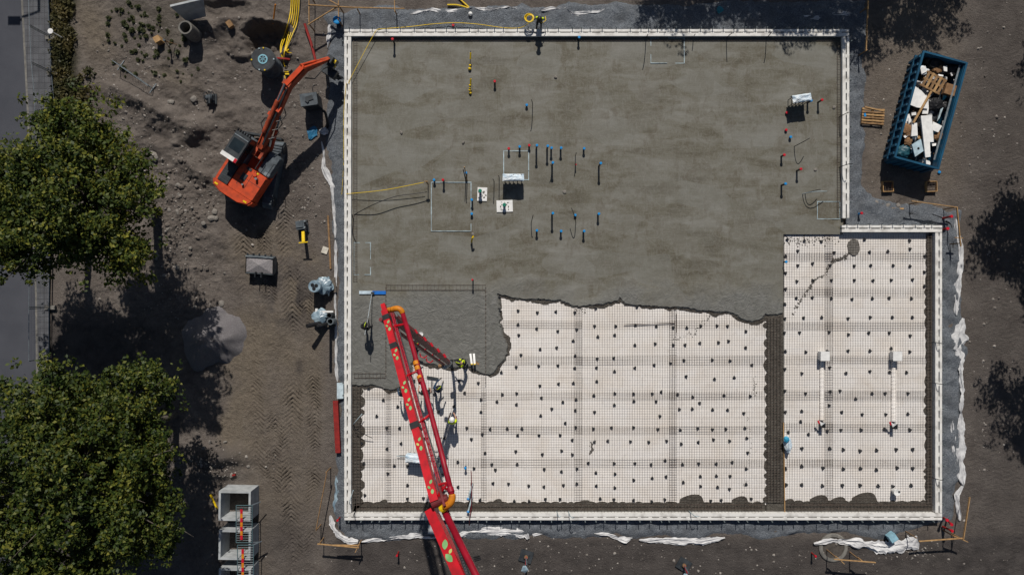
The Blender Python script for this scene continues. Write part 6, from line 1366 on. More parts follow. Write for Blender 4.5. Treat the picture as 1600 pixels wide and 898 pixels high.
# ------------------------------------------------------------------ people
def person(px, py, face, label, hands, bend=12, legs=((.12, .0), (-.12, .12)), jacket=CLOTH, trousers=CLOTH, helmet=BLACK, stripes=(), bare=False, hz=1.70, ground=EZ + .08, head_tilt=25, by_feet=None):
    """px,py: where the helmet is seen; hands: world points or None for relaxed arms"""
    fr = R(face); Rm = Matrix.Rotation(fr, 3, 'Z'); b = R(bend); hp = .93
    nk = Vector((0, math.sin(b) * .55, hp + math.cos(b) * .55)); hd = nk + Vector((0, math.sin(b + R(head_tilt)) * .2, math.cos(b + R(head_tilt)) * .2))
    if by_feet is None:
        q = P(px, py, ground + hd.z); foot = q - Rm @ Vector((0, hd.y, 0)); foot.z = ground
    else: foot = Vector(by_feet)
    t = thing('person', label, 'person', foot, fr)
    def loc(v): return Rm.inverted() @ (Vector(v) - foot)
    vs, rs, ed, sg_ = [], [], [], []
    def av(p_, r): vs.append(Vector(p_)); rs.append(r); return len(vs) - 1
    def ae(i, j, cls): ed.append((i, j)); sg_.append((i, j, cls))
    pel = av((0, 0, hp), .15); wst = av(Vector((0, 0, hp)).lerp(nk, .38), .135); ch = av(Vector((0, 0, hp)).lerp(nk, .78), .165); n_ = av(nk, .06); h0 = av(nk.lerp(hd, .55), .085); h1 = av(hd + (hd - nk).normalized() * .06, .095)
    ae(pel, wst, 'torso'); ae(wst, ch, 'torso'); ae(ch, n_, 'torso'); ae(n_, h0, 'skin'); ae(h0, h1, 'skin')
    fdir = Vector((0, math.cos(b + R(head_tilt)), -math.sin(b + R(head_tilt)))); nose = av(hd + fdir * .125 - (hd - nk).normalized() * .0, .018); ae(h0, nose, 'skin')
    for s_ in (-1, 1): e_ = av(hd + Vector((s_ * .105, 0, -.01)), .022); ae(h0, e_, 'skin')
    for k, s_ in enumerate((-1, 1)):
        sh = av(vs[ch] + Vector((s_ * .20, 0, .055)), .075); ae(ch, sh, 'torso')
        if hands and hands[k] is not None:
            hw = loc(hands[k])
            d_ = hw - vs[sh]
            if d_.length > .60: hw = vs[sh] + d_.normalized() * .60
        else: hw = vs[sh] + Vector((s_ * .06, .10, -.56))
        d_ = hw - vs[sh]; need = math.sqrt(max(0, .31 ** 2 - (d_.length / 2) ** 2)); ev = vs[sh].lerp(hw, .5) + Vector((s_ * .75, -.25, -.6)).normalized() * need
        el = av(ev, .052); wr = av(ev.lerp(hw, .82), .036); pm_ = av(hw, .040); ae(sh, el, 'arm'); ae(el, wr, 'fore'); ae(wr, pm_, 'hand')
        fd = (hw - ev).normalized(); sd = fd.cross(Vector((0, 0, 1))); sd = sd.normalized() if sd.length > .01 else Vector((1, 0, 0)); dn = sd.cross(fd)
        if dn.z > 0: dn = -dn
        for f_, ln in enumerate((.072, .082, .076, .060)):
            b0 = hw + sd * (.030 - .020 * f_) + fd * .035; f1 = av(b0 + fd * ln * .5, .010); f2 = av(b0 + fd * ln * .75 + dn * ln * .45, .009); ae(pm_, f1, 'hand'); ae(f1, f2, 'hand')
        t1 = av(hw - sd * s_ * -.045 + dn * .015, .011); t2 = av(hw + sd * s_ * .055 + fd * .035 + dn * .03, .010); ae(pm_, t1, 'hand'); ae(t1, t2, 'hand')
    for k, s_ in enumerate((-1, 1)):
        fx, fy = legs[k]; fx = abs(fx) * s_
        hipj = av((s_ * .095, 0, hp - .06), .10); kn = av((s_ * .10 + (fx - s_ * .1) * .5, fy * .5 + .06 + .10 * math.sin(b), .50), .070); an = av((fx, fy - .03, .10), .050); toe = av((fx * 1.15, fy + .15, .045), .042); heel = av((fx, fy - .07, .05), .045)
        ae(pel, hipj, 'leg'); ae(hipj, kn, 'leg'); ae(kn, an, 'leg'); ae(an, toe, 'boot'); ae(an, heel, 'boot')
    me = bpy.data.meshes.new('body_skeleton'); me.from_pydata([tuple(v) for v in vs], ed, []); me.update(); o = bpy.data.objects.new('body_tmp', me); COL.objects.link(o)
    sk = o.modifiers.new('skin', 'SKIN'); sk.use_smooth_shade = True; ss = o.modifiers.new('sub', 'SUBSURF'); ss.levels = 1; ss.render_levels = 1
    for i, v in enumerate(me.skin_vertices[0].data): v.radius = (rs[i] * (1.12 if i in (pel, wst, ch) else 1), rs[i] * (.85 if i in (pel, wst, ch) else 1)); v.use_root = (i == pel)
    dg = bpy.context.evaluated_depsgraph_get(); bm_ = bpy.data.meshes.new_from_object(o.evaluated_get(dg)); bpy.data.objects.remove(o); bm_.name = 'body'
    bm_.materials.clear()
    ml = [jacket, trousers, SKIN, pm('work_glove', (.10, .09, .08), None, 9, .9), BLACK, HIVIS, pm('reflective_tape', (.6, .62, .6), None, 9, .35)]
    for m in ml: bm_.materials.append(m)
    for po in bm_.polygons:
        c_ = po.center; best = 9; cl = 'torso'; bt = 0
        for i, j, k in sg_:
            a_, b2 = vs[i], vs[j]; d_ = b2 - a_; u = max(0, min(1, (c_ - a_).dot(d_) / max(1e-9, d_.length_squared))); ds = (c_ - (a_ + d_ * u)).length - .5 * (rs[i] * (1 - u) + rs[j] * u)
            if ds < best: best = ds; cl = k; bt = u
        mi = {'torso': 0, 'arm': 2 if bare and bt > .5 else 0, 'fore': 2 if bare else 0, 'hand': 2 if bare else 3, 'skin': 2, 'leg': 1, 'boot': 4}[cl]
        if 'shoulder' in stripes and cl in ('torso',) and c_.z > vs[ch].z - .02 and abs(c_.x) > .09: mi = 5
        if 'band' in stripes and cl == 'torso' and .33 < (c_.z - hp) / max(.2, (nk.z - hp)) < .5: mi = 6
        if 'arm' in stripes and cl == 'arm' and .45 < bt < .8: mi = 5
        if 'knee' in stripes and cl == 'leg' and .30 < c_.z < .40: mi = 6
        po.material_index = mi
    ob = bpy.data.objects.new('body', bm_); COL.objects.link(ob); ob.parent = t
    # helmet shell with brim, tilted with the head
    ax = (hd - nk).normalized(); rot = Vector((0, 0, 1)).rotation_difference(ax).to_matrix(); cc = hd + ax * .045; mb = MB(); vv_ = []; nu, nv_ = 20, 7
    for i in range(nv_ + 1):
        ph = (i / nv_) * math.pi / 2
        for j in range(nu): a = 2 * math.pi * j / nu; r_ = .142 * math.cos(ph); vv_.append(cc + rot @ Vector((r_ * math.cos(a), r_ * 1.12 * math.sin(a), .135 * math.sin(ph))))
    for j in range(nu): a = 2 * math.pi * j / nu; k_ = 1.12 + (.28 * max(0, math.sin(a)) ** 2); vv_.append(cc + rot @ Vector((.142 * min(k_, 1.15) * math.cos(a), .142 * 1.12 * k_ * math.sin(a), -.018)))
    fs = [(i * nu + j, i * nu + (j + 1) % nu, (i + 1) * nu + (j + 1) % nu, (i + 1) * nu + j) for i in range(nv_) for j in range(nu)] + [((nv_ + 1) * nu + j, (nv_ + 1) * nu + (j + 1) % nu, (j + 1) % nu, j) for j in range(nu)]
    mb.add(vv_, fs); he = mb.build('helmet', helmet, t, smooth=True)
    if 'helmet' in stripes:
        mb = MB(); pts2 = [cc + rot @ Vector((.02 + .0 * a, .158 * math.cos(a), .145 * math.sin(a))) for a in [k * math.pi / 8 for k in range(9)]]; mb.tube(pts2, .016, 5); mb.build('helmet_stripe', HIVIS, he)
    ey = []
    for s_ in (-1, 1): mb = MB(); mb.tube([hd + fdir * .088 + Vector((s_ * .035, 0, 0)) + ax * .005, hd + fdir * .097 + Vector((s_ * .035, 0, 0)) + ax * .005], .013, 8); ey.append(mb)
    for mb in ey: mb.build('eye', BLACK, t)
    return t
hA, hB = P(575, 497, 1.32), P(573, 504, 1.48)
person(570, 508, -14, 'worker in dark clothes and black helmet pushing a blue bull float on the left', [hB, hA], 14, ((.12, -.12), (.12, .14)), helmet=BLACK, stripes=('helmet', 'band'), ground=SL)
f0 = P(582, 457, SL + .06); t = thing('bull_float', 'long-handled bull float with a blue and white blade at the left', 'bull float', (f0.x, f0.y, SL))
mb = MB(); mb.box((.40, 0, .045), (.80, .20, .06)); mb.build('blade', pm('float_blue', (.02, .16, .55), None, 5, .4), t); mb = MB(); mb.box((-.40, .01, .045), (.79, .19, .055)); mb.build('blade', pm('float_white', (.55, .66, .74), None, 5, .4), t)
mb = MB(); mb.box((.02, -.03, .1), (.2, .14, .07)); mb.build('bracket', DKST, t); mb = MB(); mb.tube([P(581, 459, SL + .12), P(575, 496, 1.3), P(570, 523, 2.0)], .02, 6); mb.build('handle', STEEL, t, world=True)
c2 = P(655, 545, 1.25)
person(648, 537, -70, 'worker in black with yellow helmet markings half hidden by the red pipe and tip arm', [P(656, 540, 1.3), P(655, 546, 1.3)], 12, ((.12, 0), (.12, .1)), stripes=('helmet', 'shoulder'), ground=SL - .06)
hw1, hw2 = Vector((hx - .02, hy - .08, 1.45)), Vector((hx + .06, hy - .10, 1.25))
person(717, 567, 75, 'worker with yellow-green shoulder stripes holding the pump hose from its right', [hw2, hw1], 20, ((.12, -.1), (.12, .15)), stripes=('shoulder', 'arm', 'helmet', 'knee'))
person(685, 606, -48, 'worker in dark clothes with black helmet reaching up to the pump hose from below left', [Vector((hx - .10, hy - .30, 1.2)), Vector((hx - .12, hy - .22, 1.4))], 18, ((.14, -.12), (.14, .16)), helmet=BLACK, stripes=('helmet', 'band'), jacket=BLUEW)
person(662, 612, 0, 'bare-armed worker under the red pipe, holding a rake with both arms bent', [P(655, 604, 1.2), P(672, 607, 1.2)], 10, ((.14, 0), (.14, .12)), bare=True, jacket=pm('dark_green_shirt', (.02, .035, .035), None, 8, .9))
t = thing('rake', 'long-handled concrete rake held by the bare-armed worker under the pipe', 'rake', P(675, 590, EZ + .1)); 
mb = MB(); mb.bar(P(667, 588.5, .2), P(685, 591.5, .2), .12, .05); mb.build('head', DKST, t, world=True); mb = MB(); mb.tube([P(675, 591, .22), P(674, 606, 1.15), P(674, 614, 1.6)], .018, 6); mb.build('handle', DKST, t, world=True)
person(706, 656, 4, 'worker in a yellow hi-vis jacket and white helmet standing on the mesh', [P(704, 645, 1.15), P(709, 645, 1.15)], 16, ((.13, -.05), (.13, .1)), jacket=HIVIS, trousers=BLUEW, helmet=WHITE, bare=True)
person(628, 613, 10, 'worker almost hidden beneath the red leaf-decorated boom arm, elbows showing either side', [P(622, 604, 1.1), P(637, 607, 1.1)], 15, ((.14, 0), (.14, .1)), jacket=BLUEW, helmet=BLACK)
person(843, 30, 172, 'worker in black carrying a yellow hose coil above the top edge form', [P(832, 30, 1.0), P(850, 30, 1.1)], 10, ((.12, 0), (.12, .14)), stripes=('shoulder',), ground=.03)
t = thing('hose_coil', 'yellow coiled hose carried by the worker above the top form', 'hose coil', P(827, 29, .9)); mb = MB()
cl_ = P(827, 29, 1.0)
for k in range(5): mb.tube([cl_ + Vector(((.18 + .025 * k) * math.cos(a), (.18 + .025 * k) * math.sin(a) * .95, .05 * math.sin(a + k) + .02 * k)) for a in [j * .314 for j in range(21)]], .024, 6, False)
mb.build('coil', YEL, t, world=True); mb = MB(); mb.tube([P(842, 34, 1.1), P(848, 36, 1.2), P(853, 32, 1.1), P(852, 26, 1.0)], .022, 6); mb.build('loose_end', YEL, t, world=True)
mb = MB(); p = P(657.5, 522, SL + .28); mb.lathe([(.11, SL), (.135, SL + .26), (.145, SL + .28), (.13, SL + .28), (.12, SL + .25), (.001, SL + .25)], (p.x, p.y, 0), 20); tag(mb.build('bucket', WHITE), 'small white bucket standing on the slab just above the folded tip arm', 'bucket')
# white kneeboards near the pour edge
for k, (dx, ang) in enumerate(((-2, .16), (3, .10))):
    c_ = P(738 + dx, 560, .45); mb = MB(); M_ = Matrix.Rotation(ang, 3, 'Z') @ Matrix.Rotation(-.35, 3, 'X'); mb.box(c_, (.12, .62, .04), M=M_); mb.cur = 1; mb.box(c_ + M_ @ Vector((0, -.34, 0)), (.11, .07, .045), M=M_)
    tag(mb.build('hand_float', [WHITE, YEL]), 'white hand float with yellow end stuck in the pour edge, %s of two' % ('left', 'right')[k], 'float', 'white floats at the pour edge')
mb = MB(); mb.box(P(744, 566, .22), (.4, .12, .06), -.6); tag(mb.build('timber_offcut', WOODD), 'dark timber offcut lying at the pour edge by the white floats', 'offcut')
lying('pale blue cable lying on the mesh across the boom pipe', [P(620, 712, .3), P(650, 713, .33), P(668, 715, .35), P(690, 714, .3), P(700, 711, .28)], .022, PVC, 'cable', 'cable')
lying('dark cable lying on the mesh beneath the covered bars', [P(624, 711, .26), P(660, 712, .26), P(700, 713, .26)], .018, BLACK, 'cable', 'cable')
for a, b, lb in (((731, 780), (738, 756), 'upper'), ((731, 800), (738, 775), 'lower')):
    A, B = P(*a, .75), P(*b, EZ + .08); mb = MB(); mb.tube([B, A], .05, 8); o = mb.build('pipe_stub', PVC); tag(o, 'pale blue pipe end leaning beside the red boom at the bottom, %s of two' % lb, 'pipe', 'leaning pipe ends by the bottom form')
    mb = MB(); mb.tube([A.lerp(B, .08), A + (A - B) * .02], .08, 10); c_ = mb.build('cap', BLUE, None); c_.parent = o; c_.location = Vector(c_.location) - Vector(o.location)
lying('purple-brown cable dropping over the bottom form beside the leaning pipes', [P(736, 735, .25), P(737, 765, .5), P(736, 795, .6), P(734, 808, .62), P(733, 822, .1)], .025, BROWNR, 'cable', 'cable')

# ------------------------------------------------------------------ blue waste container and its load
RZ = 1.55; cxy = P(1453.5, 172.5, RZ); u_ = (P(1431, 253.5, RZ) - P(1475.3, 90.5, RZ)); Lc = u_.length + .05; ang = math.atan2(u_.y, u_.x)
ct = thing('waste_container', 'open blue steel waste container full of rubbish on the right', 'container', (cxy.x, cxy.y, .05), ang); Wc = 2.62
mb = MB(); mb.box((0, 0, .12), (Lc, Wc - .3, .1)); 
for s_ in (-.5, .5): mb.box((0, s_, .02), (Lc, .12, .12))
mb.build('floor', DKST, ct)
for s_ in (-1, 1):
    mb = MB(); mb.add([(-Lc / 2, s_ * (Wc / 2 - .10), .10), (Lc / 2, s_ * (Wc / 2 - .10), .10), (Lc / 2, s_ * (Wc / 2 - .03), RZ - .05), (-Lc / 2, s_ * (Wc / 2 - .03), RZ - .05), (-Lc / 2, s_ * (Wc / 2 - .17), .10), (Lc / 2, s_ * (Wc / 2 - .17), .10), (Lc / 2, s_ * (Wc / 2 - .10), RZ - .05), (-Lc / 2, s_ * (Wc / 2 - .10), RZ - .05)],
        [(0, 1, 2, 3), (7, 6, 5, 4), (3, 2, 6, 7), (0, 4, 5, 1), (0, 3, 7, 4), (1, 5, 6, 2)]); sw = mb.build('side_wall', SKIPB, ct)
    mb = MB()
    for k in range(13): x = -Lc / 2 + .25 + k * (Lc - .5) / 12; mb.bar((x, s_ * (Wc / 2 - .04), .12), (x, s_ * (Wc / 2 + .02), RZ - .1), .14, .16)
    mb.bar((-Lc / 2, s_ * (Wc / 2 + .02), .8), (Lc / 2, s_ * (Wc / 2 + .02), .8), .14, .12) ; mb.build('ribs', SKIPB, sw)
    mb = MB(); mb.box((0, s_ * (Wc / 2 - .02), RZ - .01), (Lc + .08, .11, .12)); mb.build('rim', SKIPB, ct)
for s_ in (-1, 1):
    mb = MB(); mb.box((s_ * (Lc / 2 - .02), 0, RZ / 2 + .05), (.09, Wc - .2, RZ - .1)); ew = mb.build('end_wall', SKIPB, ct); mb = MB()
    for k in range(6): mb.box((s_ * (Lc / 2 + .05), -1.05 + .42 * k, RZ / 2 + .05), (.1, .12, RZ - .2))
    mb.build('ribs', SKIPB, ew); mb = MB(); mb.box((s_ * (Lc / 2 + .0), 0, RZ - .008), (.11, Wc - .14, .11)); mb.build('rim', SKIPB, ct)
mb = MB(); mb.box((-.2, Wc / 2 - .32 if False else (Wc / 2 - .26), RZ - .22), (Lc - .6, .10, .05)); mb.build('inner_rail', STEEL, ct)
Mc = Matrix.Translation((cxy.x, cxy.y, .05)) @ Matrix.Rotation(ang, 4, 'Z')
def inC(px, py, z): return P(px, py, z)
# heap of small rubbish
mb = MB(); nx_, ny_ = 60, 26; vs = []; 
for j in range(ny_ + 1):
    for i in range(nx_ + 1):
        x = (i / nx_ - .5) * (Lc - .35); y = (j / ny_ - .5) * (Wc - .5); e_ = min(1, (1 - abs(2 * (j / ny_ - .5))) * 3, (1 - abs(2 * (i / nx_ - .5))) * 4)
        vs.append(Mc @ Vector((x, y, .40 + e_ * (.55 + .35 * vn(x * 1.3, y * 1.3 + 9) + .25 * vn(x * 5, y * 5)))))
mb.add(vs, [(j * (nx_ + 1) + i, j * (nx_ + 1) + i + 1, (j + 1) * (nx_ + 1) + i + 1, (j + 1) * (nx_ + 1) + i) for j in range(ny_) for i in range(nx_)])
RUB = NT('mixed_rubbish', .8); vc = RUB.voro(3.2, None, 'Color'); sc_ = RUB.t.nodes.new('ShaderNodeSeparateColor'); RUB.link(vc, sc_.inputs[0])
rc = RUB.ramp(sc_.outputs[0], [(.0, (.012, .014, .018)), (.35, (.03, .035, .04)), (.55, (.10, .065, .04)), (.7, (.02, .04, .06)), (.85, (.38, .38, .38)), (1.0, (.7, .7, .7))]); RUB = RUB.done(rc, RUB.bump(RUB.noise(8, 5), .8, .1))
tag(mb.build('rubbish', RUB), 'mixed dark rubbish filling the blue container under the larger pieces', 'rubbish', kind='stuff')
def slabpx(label, pts_, z, th, m, name, cat, grp=None, tilt=0.0):
    q = [P(x, y, z + tilt * k) for k, (x, y) in enumerate(pts_)]; nq = len(q); dn = Vector((0, 0, -th))
    ar_ = sum(q[i].x * q[(i + 1) % nq].y - q[(i + 1) % nq].x * q[i].y for i in range(nq))
    if ar_ < 0: q = q[::-1]
    mb = MB(); mb.add([v + dn for v in q] + q, [tuple(range(nq, 2 * nq)), tuple(range(nq - 1, -1, -1))] + [(i, (i + 1) % nq, nq + (i + 1) % nq, nq + i) for i in range(nq)]); return tag(mb.build(name, m), label, cat, grp)
WB = WHITE; gw = 'white foam pieces in the container'
slabpx('long white foam strip lying steeply across the lower half of the container', [(1439, 181), (1456, 180), (1459, 222), (1453, 222), (1454, 245), (1446, 246)], 1.42, .12, WB, 'foam_board', 'foam board', gw, .01)
slabpx('white foam sheet with printed dots left of the pallet in the container', [(1430, 135), (1440, 142), (1447, 150), (1450, 170), (1433, 168), (1420, 163)], 1.22, .06, WB, 'foam_board', 'foam board', gw, .01)
slabpx('white foam sheet right under the pallet timber', [(1447, 148), (1453, 158), (1450, 178), (1441, 178)], 1.15, .05, WB, 'foam_board', 'foam board', gw)
slabpx('small white foam block left of the long strip', [(1425, 193), (1433, 192), (1434, 212), (1424, 213)], 1.36, .16, WB, 'foam_board', 'foam board', gw)
slabpx('small square white foam board right of the long strip', [(1458, 190), (1472, 197), (1466, 207), (1456, 203)], 1.32, .06, WB, 'foam_board', 'foam board', gw, .02)
slabpx('white foam scrap at the bottom of the container', [(1442, 248), (1453, 252), (1455, 258), (1446, 256)], 1.0, .05, WB, 'foam_board', 'foam board', gw)
slabpx('white foam scrap at the top left of the container', [(1438, 106), (1446, 103), (1448, 112), (1440, 116)], 1.2, .08, WB, 'foam_board', 'foam board', gw)
slabpx('white foam scrap standing at the top right of the container', [(1474, 104), (1480, 103), (1480, 112), (1475, 111)], 1.3, .08, WB, 'foam_board', 'foam board', gw)
slabpx('pale foam strip lying along the left wall of the container', [(1416, 180), (1421, 178), (1424, 188), (1419, 196), (1414, 196)], 1.1, .05, WB, 'foam_board', 'foam board', gw)
slabpx('thin pale strip at the right of the container beside the long foam', [(1470, 170), (1474, 168), (1468, 185), (1464, 190)], 1.2, .04, PVC, 'foam_board', 'foam board', gw)
o = slabpx('pale blue-grey square board with a round hole low in the container', [(1425, 226), (1439, 217), (1443, 236), (1430, 245)], 1.38, .10, pm('pale_blue_foam', (.42, .55, .62), None, 5, .6), 'square_board', 'board', None, .01)
p = P(1435, 232, 1.405); mb = MB(); mb.disc(Vector((p.x, p.y, 1.416)), .07, 14); h_ = mb.build('hole', BLACK, None); h_.parent = o; h_.location = Vector(h_.location) - Vector(o.location)
rq = random.Random(77)
for k, (x, y) in enumerate(((1447, 121), (1436, 128), (1470, 118), (1487, 116), (1492, 126), (1486, 160), (1479, 180), (1474, 192), (1428, 178), (1421, 188), (1437, 215), (1428, 216), (1451, 240), (1460, 226), (1461, 240), (1466, 224), (1416, 212), (1450, 110))):
    a = rq.uniform(0, 6.28); w1, w2 = rq.uniform(4, 8), rq.uniform(2, 4.5); c_, s_ = math.cos(a), math.sin(a)
    slabpx('small loose white or brown offcut among the rubbish in the container', [(x + u * w1 * c_ - v * w2 * s_, y + u * w1 * s_ + v * w2 * c_) for u, v in ((-.5, -.5), (.5, -.5), (.5, .5), (-.5, .5))], 1.18 + rq.uniform(-.05, .12), .05, WHITE if rq.random() < .6 else (CARD if rq.random() < .6 else WOOD), 'rubbish_offcut', 'offcut', 'small offcuts in the container', rq.uniform(-.03, .03))
# pallet in the container
def pallet(label, c, rot, sx, sy, n_, ht, rows, tape=None, tilt=0):
    t = thing('wood_pallet', label, 'pallet', c, rot); t.rotation_euler = (tilt, 0, rot)
    for k in range(n_): mb = MB(); mb.box((-sx / 2 + sx * (k + .5) / n_, 0, ht - .015), (sx / n_ * .58, sy, .03)); mb.build('slat', WOOD if k % 2 else WOODD, t)
    for k in range(rows): mb = MB(); mb.box((0, -sy / 2 + .06 + (sy - .12) * k / (rows - 1), ht / 2 - .02), (sx, .11, ht - .035)); mb.build('bearer', WOODD, t)
    return t
c = P(1459, 129, 1.42); pallet('wooden pallet lying on top of the rubbish in the blue container', (c.x, c.y, 1.32), R(-27), 1.25, .95, 5, .13, 3, tilt=.08)
mb = MB(); mb.bar(P(1455, 143, 1.4), P(1427, 192, 1.42), .11, .06); tag(mb.build('timber_plank', WOOD), 'long timber sticking out from under the pallet in the container', 'plank')
p = P(1483, 141, 1.25); mb = MB(); mb.box(p, (.62, .62, .3), -.3); tag(mb.build('cardboard_box', CARD), 'brown cardboard box beside the pallet in the container', 'box')
def bag(label, px, py, z, r, m, name, cat, seed, sq=.6):
    bm = bmesh.new(); bmesh.ops.create_icosphere(bm, subdivisions=3, radius=r); c_ = P(px, py, z); mb = MB(); of_ = seed * 3.7
    from mathutils import noise
    vs_ = []
    for v in bm.verts: k = 1 + .3 * noise.noise(v.co / r * 1.3 + Vector((of_, 0, 0))) + .22 * noise.noise(v.co / r * 3.5 + Vector((of_, 0, 0))); vs_.append(c_ + Vector((v.co.x * k, v.co.y * k, v.co.z * k * sq)))
    mb.add(vs_, [tuple(v.index for v in f.verts) for f in bm.faces]); bm.free(); return tag(mb.build(name, m), label, cat)
bag('black rubbish bag in the middle of the container', 1461, 163, 1.1, .42, BLACK, 'rubbish_bag', 'rubbish bag', 1); bag('black rubbish bag in the top end of the container', 1460, 96, 1.0, .5, BLACK, 'rubbish_bag', 'rubbish bag', 2)
bag('black rubbish bag at the top right end of the container', 1490, 108, 1.0, .42, BLACK, 'rubbish_bag', 'rubbish bag', 3); bag('crumpled brown paper sack on the left of the container', 1416, 203, 1.15, .36, CARD, 'paper_sack', 'paper sack', 4, .5)
bag('crumpled brown paper sack low on the left of the container', 1419, 221, 1.1, .25, CARD, 'paper_sack', 'paper sack', 5, .5); bag('crumpled brown paper sack right of the long foam strip', 1466, 213, 1.15, .28, CARD, 'paper_sack', 'paper sack', 6, .5)
bag('brown cardboard scrap above the pallet in the container', 1465, 107, 1.05, .3, CARD, 'paper_sack', 'paper sack', 7, .4); bag('pale crumpled plastic at the top left of the container', 1442, 110, 1.05, .26, TARPW, 'plastic_sheet', 'plastic sheet', 8, .5)
bag('teal plastic film in the bottom left corner of the container', 1412, 236, .95, .4, pm('teal_film', (.02, .09, .12), None, 4, .4), 'plastic_sheet', 'plastic sheet', 9, .5); bag('yellow scrap in the top end of the container', 1477, 94, 1.15, .14, pm('dull_yellow', (.35, .32, .02), None, 4, .6), 'plastic_scrap', 'scrap', 10, .4)
bag('black rubbish bag beside the cardboard box, right wall of the container', 1476, 165, .95, .3, BLACK, 'rubbish_bag', 'rubbish bag', 11, .6)
# pallet on the dirt and two timber crates
c = PG(1362, 183); t = pallet('loose wooden pallet on the gravel edge left of the blue container', (c.x, c.y, c.z + .03), R(90 - 4), 1.0, 1.35, 6, .16, 3)
mb = MB(); mb.box((.05, .5, .165), (.2, .12, .02), .2); mb.build('blue_tape', BLUE, t); mb = MB(); mb.bar((.35, -.6, .18), (.52, .55, .2), .07, .03); mb.build('loose_slat', WOOD, t)
for px, py, lb in ((1385, 292, 'half in the container shadow, left of two'), (1453, 292, 'sunlit beside the container shadow, right of two')):
    c = PG(px, py); t = thing('timber_crate', 'small open timber frame on the ground, ' + lb, 'crate', c, .03, 'open timber frames below the container')
    for a, b in (((-.3, -.3), (.3, -.3)), ((.3, -.3), (.3, .3)), ((.3, .3), (-.3, .3)), ((-.3, .3), (-.3, -.3))): mb = MB(); a, b = Vector((*a, .12)), Vector((*b, .12)); d_ = (b - a).normalized() * .018; mb.bar(a + d_, b + d_, .035, .24); mb.build('side', WOOD, t)
    mb = MB()
    for k in range(3): mb.bar((-.28, -.18 + .18 * k, .2), (.28, -.18 + .18 * k, .2), .02, .015); mb.bar((-.18 + .18 * k, -.28, .22), (-.18 + .18 * k, .28, .22), .015, .015)
    mb.build('wire_grid', REBAR, t)

# ------------------------------------------------------------------ small things round the form
stub(708, 39, 46, REDC, 'red-capped pipe stub standing in the gravel above the top form', base=.03, body=REDST); stub(1347, 333, 348, REDC, 'red-ended blue pipe stub in the gravel above the step form', base=.03, body=BLUE)
stub(620, 868, 880, REDC, 'red-topped peg in the dark dirt below the bottom form', base=.0, body=REDST, r=.045, name='ground_peg'); stub(527, 813, 826, REDC, 'red-topped peg in the bottom left corner of the gravel', base=.02, body=REDST, r=.045, name='ground_peg'); stub(1275, 869, 880, REDC, 'red-topped peg beside the manhole ring', base=.0, body=REDST, r=.045, name='ground_peg')
def redpipe(a, za, b, zb, label):
    A, B = P(*a, za), P(*b, zb); t = thing('red_pipe', label, 'pipe', A, 0, 'red pipes leaning out of the gravel'); mb = MB(); mb.tube([A, B], .06, 10); mb.build('pipe', REDST, t, world=True); mb = MB(); d_ = (B - A).normalized(); mb.tube([B - d_ * .1, B + d_ * .02], .09, 12); mb.build('cap', REDC, t, world=True)
redpipe((1473, 341), .1, (1487, 338), .9, 'red pipe leaning right at the step corner, upper of two'); redpipe((1472, 359), .1, (1481, 357), .8, 'red pipe leaning right at the step corner, lower of two')
redpipe((1474, 808), .1, (1480, 812), .9, 'red pipe at the bottom right form corner, uppermost of three'); redpipe((1480, 812), .1, (1487, 819), .9, 'red pipe at the bottom right form corner, middle of three'); redpipe((1473, 822), .1, (1488, 829), .9, 'red pipe at the bottom right form corner, lowest of three')
bm = bmesh.new(); bmesh.ops.create_uvsphere(bm, u_segments=16, v_segments=10, radius=.13); mb = MB(); c_ = P(735, 22, .17); mb.add([v.co + c_ for v in bm.verts], [tuple(v.index for v in f.verts) for f in bm.faces]); bm.free(); tag(mb.build('white_ball', WHITE, smooth=True), 'white ball on the top gravel', 'ball')
lying('yellow cable lying at the top above the white ball, upper one', [P(714, -6, .1), P(722, 2, .1), P(733, 12, .1)], .045, YEL, 'cable', 'yellow_cable'); lying('yellow cable lying level above the top gravel, lower one', [P(699, 8, .1), P(712, 8, .12), P(722, 10, .1), P(732, 13, .08)], .05, YEL, 'cable', 'yellow_cable')
mb = MB(); mb.box(P(679, 826, .2), (.75, .5, .34), -.03); tag(mb.build('foam_block', pm('grey_foam', (.55, .57, .57), None, 4, .8)), 'pale foam block on the gravel left of the red boom', 'foam block')
mb = MB(); mb.box(P(1393, 838, .35), (.44, .44, .5), .6); tag(mb.build('blue_box', pm('light_blue_board', (.28, .50, .60), None, 5, .6)), 'light blue box standing on the white geotextile at the bottom right', 'box')
p = P(1402, 769, EZ + .5); mb = MB(); mb.lathe([(.15, EZ + .08), (.19, EZ + .45), (.20, EZ + .5), (.18, EZ + .5), (.001, EZ + .47)], (p.x, p.y, 0), 20); o = mb.build('white_bucket', WHITE); tag(o, 'white bucket standing on the mesh low in the right bay', 'bucket'); mb = MB(); mb.tube([(.1, .05, .40), (.12, .06, .46)], .05, 8); mb.build('spout', BLACK, o)
o = bag('blue and white plastic sack slumped at the left edge of the right bay', 1231, 694, .4, .36, TARPW, 'plastic_sack', 'sack', 12, .8); o.scale = (.6, 1.3, 1)
bag('crumpled blue film on top of the sack in the right bay', 1229, 686, .72, .17, pm('sky_blue_film', (.04, .32, .52), None, 4, .4), 'plastic_film', 'film', 13, .6)
mb = MB(); mb.bar(P(1224, 660, .2), P(1226, 800, .2), .05, .09); tag(mb.build('timber_batten', WOOD), 'timber batten along the left edge of the right bay', 'batten')
